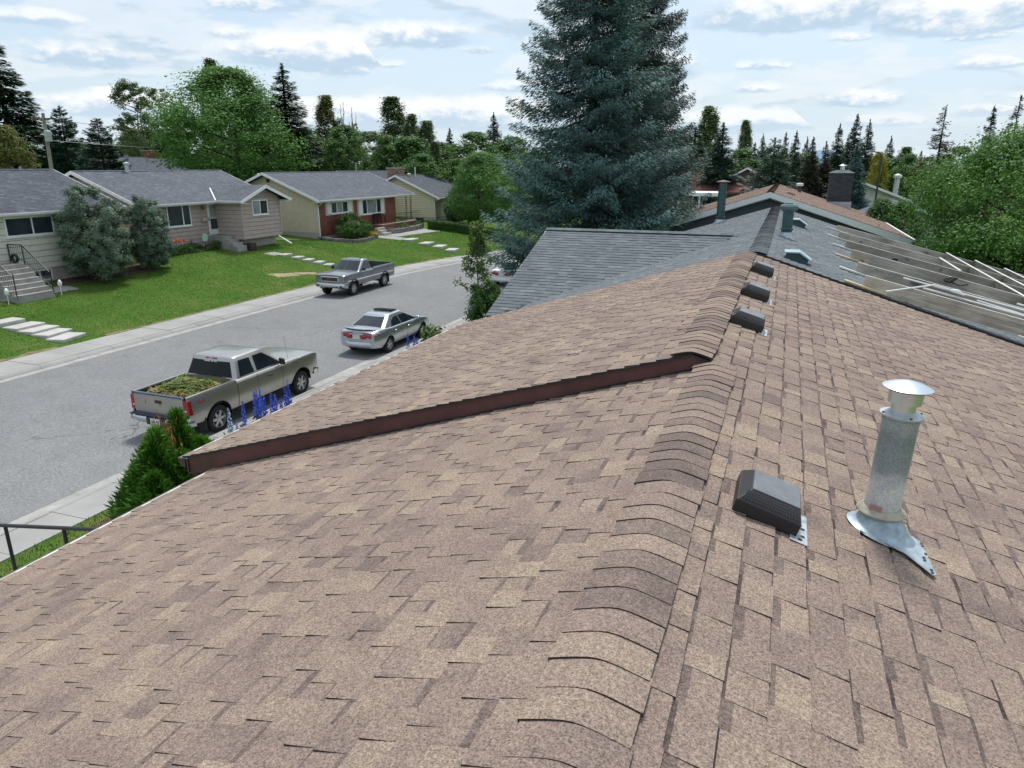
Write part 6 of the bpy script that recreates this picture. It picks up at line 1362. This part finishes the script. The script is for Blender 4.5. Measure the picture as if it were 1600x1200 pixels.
FILL = [
('round', -125.5, 95, 12.2, 6.67, 'poplar'),
('round', -110.6, 90, 10.8, 5.01, 'dark'),
('round', -103.0, 98, 12.7, 7.01, 'dark'),
('round', -79.9, 84, 13.5, 6.32, 'dark'),
('round', -64.7, 88, 12.1, 5.75, 'dark'),
('round', -54.4, 78, 9.9, 4.62, 'olive'),
('round', -52.7, 86, 11.4, 5.42, 'poplar'),
('round', -43.3, 80, 10.4, 4.51, 'dark'),
('round', -43.2, 88, 10.0, 4.43, 'dark'),
('round', -39.6, 76, 8.4, 3.06, 'dark'),
('round', -35.8, 95, 10.8, 5.08, 'dark'),
('round', -28.8, 84, 8.8, 5.32, 'dark'),
('round', -36.6, 80, 7.9, 4.22, 'dark'),
('round', -30.6, 78, 6.9, 4.04, 'ash'),
('round', -13.1, 92, 10.5, 4.54, 'poplar'),
('round', -6.0, 97, 9.1, 4.45, 'dark'),
('round', 1.6, 98, 8.5, 3.5, 'dark'),
('round', 5.3, 100, 8.2, 4.4, 'dark'),
('round', 8.4, 105, 8.1, 3.89, 'poplar'),
('round', 10.9, 92, 7.9, 3.95, 'dark'),
('round', 12.9, 86, 7.9, 3.28, 'poplar'),
('spruce', -4.6, 98, 9.9, 2.23, 'spruce'),
('spruce', 5.9, 98, 10.3, 1.92, 'fir'),
('spruce', 1.4, 100, 10.6, 1.77, 'dusk'),
('round', -74.3, 92, 13.4, 6.12, 'dark'),
('round', -97.8, 84, 10.1, 4.06, 'poplar'),
('round', -97.5, 70, 9.9, 4.78, 'dark')]
for i, (k, x, y, zt, r, lf) in enumerate(FILL): tree(k, x, y, zt, r, 'tree of the mixed middle distance filling gaps between the taller trees', LEAFS[lf], 'leafy_tree' if k == 'round' else 'spruce_tree', group='middle distance trees', var=i % 3)
# giant blue spruce and its darker twin
c, d, s2, tn, br = conifer(5, 18.8, 5.5, .4, .20, nb=13, step=.45, dens=150, droop=.30, taper=.70, asp=.30, uplift=.15, hang=.9, fan=.22, lowf=.50)
BS = thing('blue_spruce', 'giant blue spruce towering over the grey roof wing', 'tree', (-8.6, 33.0, .6))
link(bpy.data.objects.new('crown', quads('big_spruce_foliage', c, d, s2, LEAFS['blue'], tn)), BS, True); wd = conifer_wood(18.6, .36, br, 2).obj('trunk', BARK, BS, True, smooth='all')
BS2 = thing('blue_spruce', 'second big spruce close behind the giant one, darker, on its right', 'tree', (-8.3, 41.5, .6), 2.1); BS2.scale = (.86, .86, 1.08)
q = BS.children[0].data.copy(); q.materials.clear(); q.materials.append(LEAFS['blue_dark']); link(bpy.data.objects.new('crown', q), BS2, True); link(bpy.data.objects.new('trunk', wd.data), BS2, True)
# big leafy tree on the right
def big_leafy(x, y, z, H, R0, label, seed, n, leaf, lf, nc=260):
    t = thing('leafy_tree', label, 'tree', (x, y, z)); c, d, s2, tn, cen = deciduous(seed, H, R0, .8, nc, n, leaf, 'round', 14)
    link(bpy.data.objects.new('crown', quads('big_leaves', c, d, s2, LEAFS[lf], tn)), t, True); limbs_mb(np.random.default_rng(seed), H, R0, 1.0, cen, .22, 40).obj('trunk', BARK, t, True, smooth='all'); return t
big_leafy(8.9, 33.5, .6, 8.0, 4.6, 'big bright green leafy tree on the right behind the grey timber frame', 31, 105000, .12, 'ash')
big_leafy(13.6, 34.5, .6, 7.9, 4.2, 'leafy tree cut by the right edge beside the big bright green one', 32, 60000, .125, 'ash')
for x, y, zt, r, lab in ((5.0, 46.5, 5.25, 1.55, 'dark green shrub between the brick chimney and the big green tree'), (6.5, 48.5, 5.0, 1.7, 'second dark shrub, tucked under the big green tree beside the tan roof')):
    tree('round', x, y, zt, r, lab, LEAFS['shrub'], 'tall_shrub', 'shrub', group='tall shrubs by the tan roof', var=1)
# clipped and loose shrubs made leaf by leaf
def bush(name, label, cat, x, y, boxes, nl, leaf, lf, seed, group=None, asp=.4, up=.4, stem=True, squash=.9, trail=None, spread=1.0):
    """boxes: ellipsoid lobes (dx,dy,z,rx,ry,rz) over the ground"""
    R = np.random.default_rng(seed); z = gz(x, y); t = thing(name, label, cat, (x, y, z), group=group); cen = []; ct = []
    vol = [a[3]*a[4]*a[5] for a in boxes]; N_ = 260
    for a, v in zip(boxes, vol):
        k = max(12, int(N_*v/sum(vol))); q = unit(R.normal(0, 1, (k, 3)))*(R.uniform(.25, 1, (k, 1))**.4)*np.array(a[3:6])*.86; cen.append(q+np.array(a[:3])); ct.append(np.clip(R.normal(.5, .2, k), 0, 1))
    cen = np.concatenate(cen); ct = np.concatenate(ct); cen = cen[cen[:, 2] > .05]; ct = ct[:len(cen)]
    rad = np.full(len(cen), .26*spread*np.mean([min(a[3], a[5]) for a in boxes])); mid = np.mean([a[:3] for a in boxes], 0)
    c, d, s2, tn = leaf_cloud(R, cen, rad, nl, leaf, up, .9, asp, squash, ct, mid)
    k = c[:, 2] > .02; link(bpy.data.objects.new('foliage', quads(name+'_leaves', c[k], d[k], s2[k], LEAFS[lf], tn[k])), t, True)
    b = MB()
    for j in R.choice(len(cen), min(22, len(cen)), replace=False): p = Vector(cen[j]); b.tube([(p.x*.1, p.y*.1, -.1), (p.x*.5, p.y*.5, p.z*.5), p], [.05, .03, .008], 5, False)
    b.obj('stems', BARK, t, True); return t
bush('juniper_bush', 'larger of two rounded blue green junipers, before the cream bungalow', 'juniper', -33.6, 27.5, [(0, -.1, 2.7, 1.75, 2.0, 2.75), (.1, .5, 2.3, 1.6, 1.7, 2.4), (.1, 0, 1.3, 1.75, 2.05, 1.4)], 90000, .115, 'juniper', 1, 'rounded junipers', .36, spread=.55)
bush('juniper_bush', 'slimmer rounded juniper standing right of the larger one', 'juniper', -33.7, 31.0, [(0, 0, 2.15, 1.25, 1.4, 2.2), (.1, -.05, 1.2, 1.25, 1.4, 1.3)], 60000, .115, 'juniper', 2, 'rounded junipers', .36, spread=.6)
bush('juniper_bush', 'spreading dark green juniper before the red brick front', 'juniper', -33.5, 51.3, [(-.4, .4, 1.3, 1.0, 1.5, .9), (.3, -.8, .8, 1.1, 1.5, .75), (0, 1.4, .9, .9, 1.2, .7), (.3, .5, .7, 1.2, 1.8, .6)], 14000, .18, 'shrub', 3, 'foundation shrubs', .25)
bush('shrub', 'dark evergreen shrub at the corner of the cream gabled house', 'shrub', -32.9, 69.6, [(0, 0, 1.6, 1.0, 1.2, 1.9), (0, .6, 2.8, .7, .8, 1.2), (.5, .5, .8, 1.0, 1.2, .8)], 8000, .22, 'fir', 4)
bush('shrub', 'low dark cone shaped evergreen beside the cream house shrub', 'shrub', -31.0, 70.0, [(0, 0, .6, .5, .5, .8), (0, 0, 1.2, .3, .3, .7)], 2500, .18, 'fir', 5)
bush('shrub', 'dense green shrub rising past the grey roof eave below the slender poplar', 'shrub', -11.3, 26.9, [(0, 0, 1.0, .95, 1.0, 1.1), (.2, -.3, 1.7, .7, .8, .8), (-.2, .4, 1.6, .7, .7, .8), (.6, .6, 1.2, .8, .8, .9)], 15000, .10, 'shrub', 6, None, .5)
bush('shrub', 'bright broad leaved plant peeking over the eave by the silver sedan', 'plant', -11.9, 23.2, [(0, 0, .75, .5, .6, .5)], 520, .17, 'young', 7, None, .6)
def cedar(label, x, y, plumes, n, seed, rust=None):
    R = np.random.default_rng(seed); z = gz(x, y); t = thing('cedar_bush', label, 'cedar', (x, y, z), group='pair of cedars below the gutter'); C_, D_, S_, T_ = [], [], [], []; wv = np.array([p[3]**2*p[2] for p in plumes]); wv = wv/wv.sum()
    for (dx, dy, H, r), wt_ in zip(plumes, wv):
        k = int(n*wt_); u = R.random(k)**.85; a = R.uniform(0, 6.283, k); q = r*np.sin(np.pi*np.clip(u*.78+.22, 0, 1))**.75*(.5+.5*R.random(k)**.4)*(1+.25*np.sin(4*a+7*u+seed)+.12*np.sin(9*a-11*u))
        c = np.stack([dx+q*np.cos(a), dy+q*np.sin(a), .05+u*H*(.97+.06*R.random(k))], -1); d = unit(np.stack([np.cos(a)*.7, np.sin(a)*.7, .8+0*a], -1)+R.normal(0, .38, (k, 3))); l = R.uniform(.06, .17, k); s_ = unit(np.cross(d, R.normal(0, 1, (k, 3))))
        C_.append(c+d*l[:, None]*.5); D_.append(d*l[:, None]*.5); S_.append(s_*(l*.2)[:, None]*.5); T_.append(np.clip(R.normal(.45, .12)+.18*np.sin(5*a+9*u)+R.normal(0, .2, k), 0, 1))
    link(bpy.data.objects.new('foliage', quads('cedar_leaves', np.concatenate(C_), np.concatenate(D_), np.concatenate(S_), LEAFS['cedar'], np.concatenate(T_))), t, True)
    if rust:
        m_ = 520; c = np.array(rust)+R.normal(0, 1, (m_, 3))*np.array([.10, .10, .26]); d = unit(np.array([0, 0, 1.0])+R.normal(0, .45, (m_, 3)))
        link(bpy.data.objects.new('dead_fronds', quads('dead_fronds', c, d*.055, unit(np.cross(d, R.normal(0, 1, (m_, 3))))*.011, leaf_mat('dead_frond', (.24, .10, .03), (.44, .22, .09), .2), R.random(m_))), t, True)
    b = MB()
    for dx, dy, H, r in plumes: b.tube([(0, 0, -.1), (dx*.7, dy*.7, H*.3), (dx, dy, H*.93)], [.05, .035, .006], 6)
    b.obj('trunk', BARK, t, True)
cedar('shorter dark cedar bush below the gutter with brown dead tips', -9.2, 7.95, [(0, 0, 2.15, .55), (-.22, -.12, 1.7, .48), (.3, .25, 1.9, .45), (-.25, .25, 1.75, .45), (.25, -.3, 1.75, .48), (-.05, .12, 2.3, .36)], 36000, 1, (-.2, .4, 1.95))
cedar('taller bright green cedar rising behind the shorter one below the gutter', -9.6, 9.0, [(-.1, 0, 2.0, .46), (.12, .2, 1.75, .46), (-.3, .15, 1.85, .40), (.2, -.25, 1.6, .46), (-.2, .05, 2.3, .32)], 30000, 2)
# hedge at the property line
hd = thing('hedge', 'low clipped green hedge running from the cream house to the street', 'hedge', (-28, 62, .9)); R = np.random.default_rng(4); n = 26000
u = R.random(n); px = -32.0+u*10.3; py = 62.4-u*2.0+.5*np.sin(u*3); ang = R.uniform(0, 1, n); hh = .75; su = R.uniform(-1, 1, n); fc = R.random(n)
off = np.where(fc < .45, su*.42, np.where(su > 0, .42, -.42)*(1+R.normal(0, .06, n))); zz = np.where(fc < .45, hh*(1+R.normal(0, .07, n)), R.uniform(.03, 1, n)*hh)
c = np.stack([px, py+off, ground_z(px, py)+zz], -1)-np.array(hd.location); nr = unit(np.stack([R.normal(0, .5, n), np.sign(off)*.7+R.normal(0, .5, n), .8+R.normal(0, .4, n)], -1)); t_ = unit(np.cross(nr, R.normal(0, 1, (n, 3)))); s_ = np.cross(nr, t_)
link(bpy.data.objects.new('foliage', quads('hedge_leaves', c, t_*.07, s_*.045, LEAFS['shrub'], np.clip(R.normal(.45, .25, n), 0, 1))), hd, True)
b = MB()
for k in range(60): x = -32+k*.172; y = 62.4-k/60*2.0+.5*math.sin(k/20); b.tube([(x+28, y-62, gz(x, y)-1.0), (x+28+R.normal(0, .1), y-62+R.normal(0, .1), gz(x, y)-.9+.62)], [.03, .012], 4, False)
b.obj('stems', BARK, hd, True)
# slender young poplar above the dense shrub
yp = thing('young_poplar', 'slender young poplar with sparse pale leaves in front of the street', 'tree', (-11.9, 27.4, gz(-11.9, 27.4))); R = np.random.default_rng(21); b = MB(); H = 4.6; cen = []
b.tube([(0, 0, -.2), (.05, 0, 1.8), (-.03, .03, 3.3), (.02, 0, H)], [.045, .035, .02, .006], 6)
for k in range(46):
    z = R.uniform(1.5, H-.1); a = R.uniform(0, 6.28); l = R.uniform(.35, .95)*(1.15-(z-1.2)/(H-.8)); e = Vector((l*math.cos(a), l*math.sin(a), z+l*.55)); b.tube([(0, 0, z), e*.5+Vector((0, 0, z*.5-.03)), e], [.014, .009, .004], 4, False)
    for f in (.45, .7, .95): cen.append((e.x*f, e.y*f, z+(e.z-z)*f))
b.obj('trunk', P('young_bark', (.20, .19, .13), .8), yp, True); cen = np.array(cen)
c, d, s2, tn = leaf_cloud(R, cen, np.full(len(cen), .17), 3800, .10, .3, .3, .7, 1.0, np.clip(R.normal(.55, .2, len(cen)), 0, 1), [0, 0, 3]); link(bpy.data.objects.new('crown', quads('young_leaves', c, d, s2, LEAFS['young'], tn)), yp, True)
# delphiniums by the truck
DELB = tone_mat('delphinium_blue', (.045, .075, .58), (.13, .22, .88), .6, 40, .1); DELP = tone_mat('delphinium_pale', (.34, .44, .72), (.62, .70, .88), .6, 40, .1)
def delphinium(x, y, h, lab, pale, seed):
    R = np.random.default_rng(seed); t = thing('delphinium', lab, 'flower', (x, y, gz(x, y)), group='delphiniums along the sidewalk'); MB().tube([(0, 0, 0), (R.normal(0, .03), R.normal(0, .03), h)], [.011, .005], 5).obj('stem', P('flower_stem', (.07, .13, .03), .8), t, True)
    n = 130; u = R.random(n); a = R.uniform(0, 6.28, n); rr = .055*(1.15-u*.8); c = np.stack([rr*np.cos(a), rr*np.sin(a), h*(.45+.56*u)], -1); nr = unit(np.stack([np.cos(a), np.sin(a), .3+0*a], -1)+R.normal(0, .35, (n, 3))); t_ = unit(np.cross(nr, R.normal(0, 1, (n, 3)))); s_ = np.cross(nr, t_); l = .028*(1.2-u*.6)
    link(bpy.data.objects.new('flower_spike', quads('florets', c, t_*l[:, None], s_*(l*.85)[:, None], DELP if pale else DELB, R.random(n))), t, True)
    n = 46; u = R.uniform(.04, .5, n); a = R.uniform(0, 6.28, n); rr = R.uniform(.03, .20, n); c = np.stack([rr*np.cos(a), rr*np.sin(a), h*u], -1); nr = unit(np.array([0, 0, 1])+R.normal(0, .5, (n, 3))); t_ = unit(np.cross(nr, R.normal(0, 1, (n, 3)))); s_ = np.cross(nr, t_)
    link(bpy.data.objects.new('leaves', quads('delphinium_leaves', c, t_*.06, s_*.035, LEAFS['young'], R.random(n)*.6)), t, True)
DEL = [
(-12.319999999999999, 12.95, 1.2, True, 'palest and tallest white blue delphinium spike by the rear wheel of the silver pickup'),
(-12.2, 13.05, 0.8, True, 'short pale delphinium left of the middle pale one'),
(-12.08, 13.25, 0.75, True, 'short pale delphinium farthest from the rear wheel'),
(-12.319999999999999, 13.45, 1.22, False, 'lone blue delphinium between the pale ones and the tight blue group'),
(-12.2, 13.75, 1.4, False, 'leftmost spike of the tight blue delphinium group'),
(-12.08, 13.85, 1.48, False, 'tallest spike of the tight blue delphinium group'),
(-12.319999999999999, 13.98, 1.42, False, 'thick blue spike right of the tallest in the tight group'),
(-12.2, 14.1, 1.15, False, 'lowest blue spike at the right end of the tight group'),
(-12.08, 14.39, 1.15, False, 'left spike of the blue delphinium pair below the cab'),
(-12.319999999999999, 14.52, 1.1, False, 'right spike of the blue delphinium pair below the cab'),
(-12.2, 14.75, 0.9, False, 'low blue delphinium just left of the tallest one near the front wheel'),
(-12.08, 14.95, 1.35, False, 'tallest blue delphinium near the front wheel of the silver pickup'),
(-12.319999999999999, 15.1, 1.1, False, 'blue delphinium right of the tallest one near the front wheel'),
(-12.2, 21.8, 1.15, False, 'tallest of three blue delphiniums by the silver sedan'),
(-12.08, 22.25, 0.9, False, 'left of two low blue delphiniums by the silver sedan'),
(-12.319999999999999, 22.5, 0.95, False, 'right of two low blue delphiniums by the silver sedan')]
for i, (x, y, h, p_, lab) in enumerate(DEL): delphinium(x, y, h, lab, p_, 40+i)
def undergrowth(name, label, n, xr, yr, h, leaf, lf, seed, cat='ground plants'):
    R = np.random.default_rng(seed); x = R.uniform(*xr, n); y = R.uniform(*yr, n); z = ground_z(x, y)+h*R.random(n)*(.5+.5*np.sin(x*3.1)*np.sin(y*2.3)); c = np.stack([x, y, z], -1); nr = unit(np.array([0, 0, .8])+R.normal(0, .6, (n, 3))); t_ = unit(np.cross(nr, R.normal(0, 1, (n, 3)))); s_ = np.cross(nr, t_); l = leaf*R.uniform(.6, 1.3, n)
    o = bpy.data.objects.new(name, quads(name, c, t_*l[:, None]*.5, s_*l[:, None]*.25, LEAFS[lf], R.random(n))); link(o); tag(o, label, cat, kind='stuff')
undergrowth('undergrowth', 'low green plants of the flower bed along our sidewalk', 9000, (-12.4, -10.2), (10, 26), .42, .10, 'shrub', 1)
undergrowth('undergrowth', 'low green plants in the flower bed under the picture window', 4200, (-36.0, -34.8), (33.6, 38.6), .62, .12, 'shrub', 2)
undergrowth('undergrowth', 'low green plants behind the stone wall of the porch bed', 3200, (-33.5, -32.8), (57, 62.4), .75, .12, 'dark', 3)
for k in range(6):
    x, y = -35.0+.18*(k % 3), 33.7+.16*k; t = thing('orange_lily', 'orange lilies blooming in the flower bed by the slimmer juniper', 'flower', (x, y, gz(x, y)), group='orange lilies'); R = np.random.default_rng(k)
    MB().tube([(0, 0, 0), (.03, .02, .85)], .012, 5).obj('stem', P('flower_stem', (.07, .13, .03), .8), t, True); n = 22; c = np.array([.03, .02, .88])+R.normal(0, .07, (n, 3)); a = unit(R.normal(0, 1, (n, 3))); b_ = unit(np.cross(a, R.normal(0, 1, (n, 3))))
    link(bpy.data.objects.new('blossom', quads('lily', c, a*.06, b_*.035, P('lily_orange', (.55, .14, .04), .6), None)), t, True)
t = thing('yellow_flowers', 'clump of yellow flowers at the foot of the dark spreading juniper', 'flower', (-32.6, 52.9, gz(-32.6, 52.9))); R = np.random.default_rng(3); n = 320; c = R.normal(0, 1, (n, 3))*np.array([.22, .30, .12])+[0, 0, .35]; a = unit(R.normal(0, 1, (n, 3))); b_ = unit(np.cross(a, R.normal(0, 1, (n, 3))))
link(bpy.data.objects.new('blossoms', quads('yellow_blooms', c, a*.05, b_*.03, P('bloom_yellow', (.60, .42, .03), .6), None)), t, True); c2 = c*[1.1, 1.1, .6]; link(bpy.data.objects.new('leaves', quads('yellow_leaves', c2, a*.06, b_*.03, LEAFS['shrub'], R.random(n))), t, True)
# poles and wires
UP_ = thing('utility_pole', 'leaning grey wooden utility pole with transformer behind the first bungalow', 'utility pole', (-62.7, 48, gz(-62.7, 48))); zb_ = gz(-62.7, 48); hh = 11.5-zb_
MB().tube([(0, 0, -.5), (.35, 0, hh)], [.19, .13], 12).obj('pole', P('pole_wood', (.27, .24, .21), .9, var=.25), UP_, True, smooth=True); MB().box(-1.0, 1.4, -.06, .06, hh-.55, hh-.42).obj('crossarm', BARK, UP_, True)
MB().lathe([(.26, 0), (.28, .05), (.28, .85), (.2, .95), (0, .97)], 16, Matrix.Translation((.75, -.2, hh-2.4))).obj('transformer', P('transformer_grey', (.42, .45, .47), .5), UP_, True, smooth=True)
for dx in (-.9, .2, 1.3): MB().lathe([(.05, 0), (.07, .08), (.03, .2), (0, .2)], 8, Matrix.Translation((dx, 0, hh-.42))).obj('insulator', P('insulator_brown', (.12, .07, .05), .3), UP_, True)
def wire(a, b_, sag, lab):
    p = [Vector(a).lerp(Vector(b_), k/24)-Vector((0, 0, sag*4*(k/24)*(1-k/24))) for k in range(25)]; tag(MB().tube(p, .018, 4, False).obj('power_line', BLACKM), lab, 'power line', 'overhead wires')
wire((-62.3, 48, 11.1), (-70, 120, 11.5), 1.2, 'thin overhead wire running from the utility pole behind the trees'); wire((-62.0, 48, 9.2), (-45, 110, 9.5), 1.0, 'lower overhead wire from the utility pole towards the ash tree'); wire((-14, 85, 8.1), (26, 85, 8.4), .5, 'long thin wire crossing in front of the dark spruces on the right')
LP = thing('street_lamp', 'dark street lamp pole with curved arm before the yellow tree', 'street lamp', (6.2, 62, .6)); MB().tube([(0, 0, 0), (0, 0, 7.0), (-.15, 0, 7.35), (-.7, 0, 7.5)], [.08, .06, .05, .04], 8).obj('pole', P('lamp_pole', (.05, .05, .05), .5), LP, True, smooth=True); MB().box(-1.15, -.6, -.1, .1, 7.42, 7.55).obj('lamp_head', P('lamp_grey', (.3, .3, .3), .5), LP, True, bevel=.03)
# mountains on the horizon
b = MB(); R = np.random.default_rng(6); xs = np.linspace(-1400, 1400, 61); hh = [max(8, 58*math.exp(-((x-130)/190)**2)+20*math.exp(-((x+300)/400)**2)+R.normal(0, 5)) for x in xs]
b.grid([[(x, 3000, -5) for x in xs], [(x, 3060, h*.55) for x, h in zip(xs, hh)], [(x, 3150, h) for x, h in zip(xs, hh)], [(x, 3500, -5) for x in xs]]); tag(b.obj('mountains', P('haze_blue_rock', (.20, .30, .42), .95, var=.2, scale=.01)), kind='structure')  # distance haze is painted into the blue of the rock
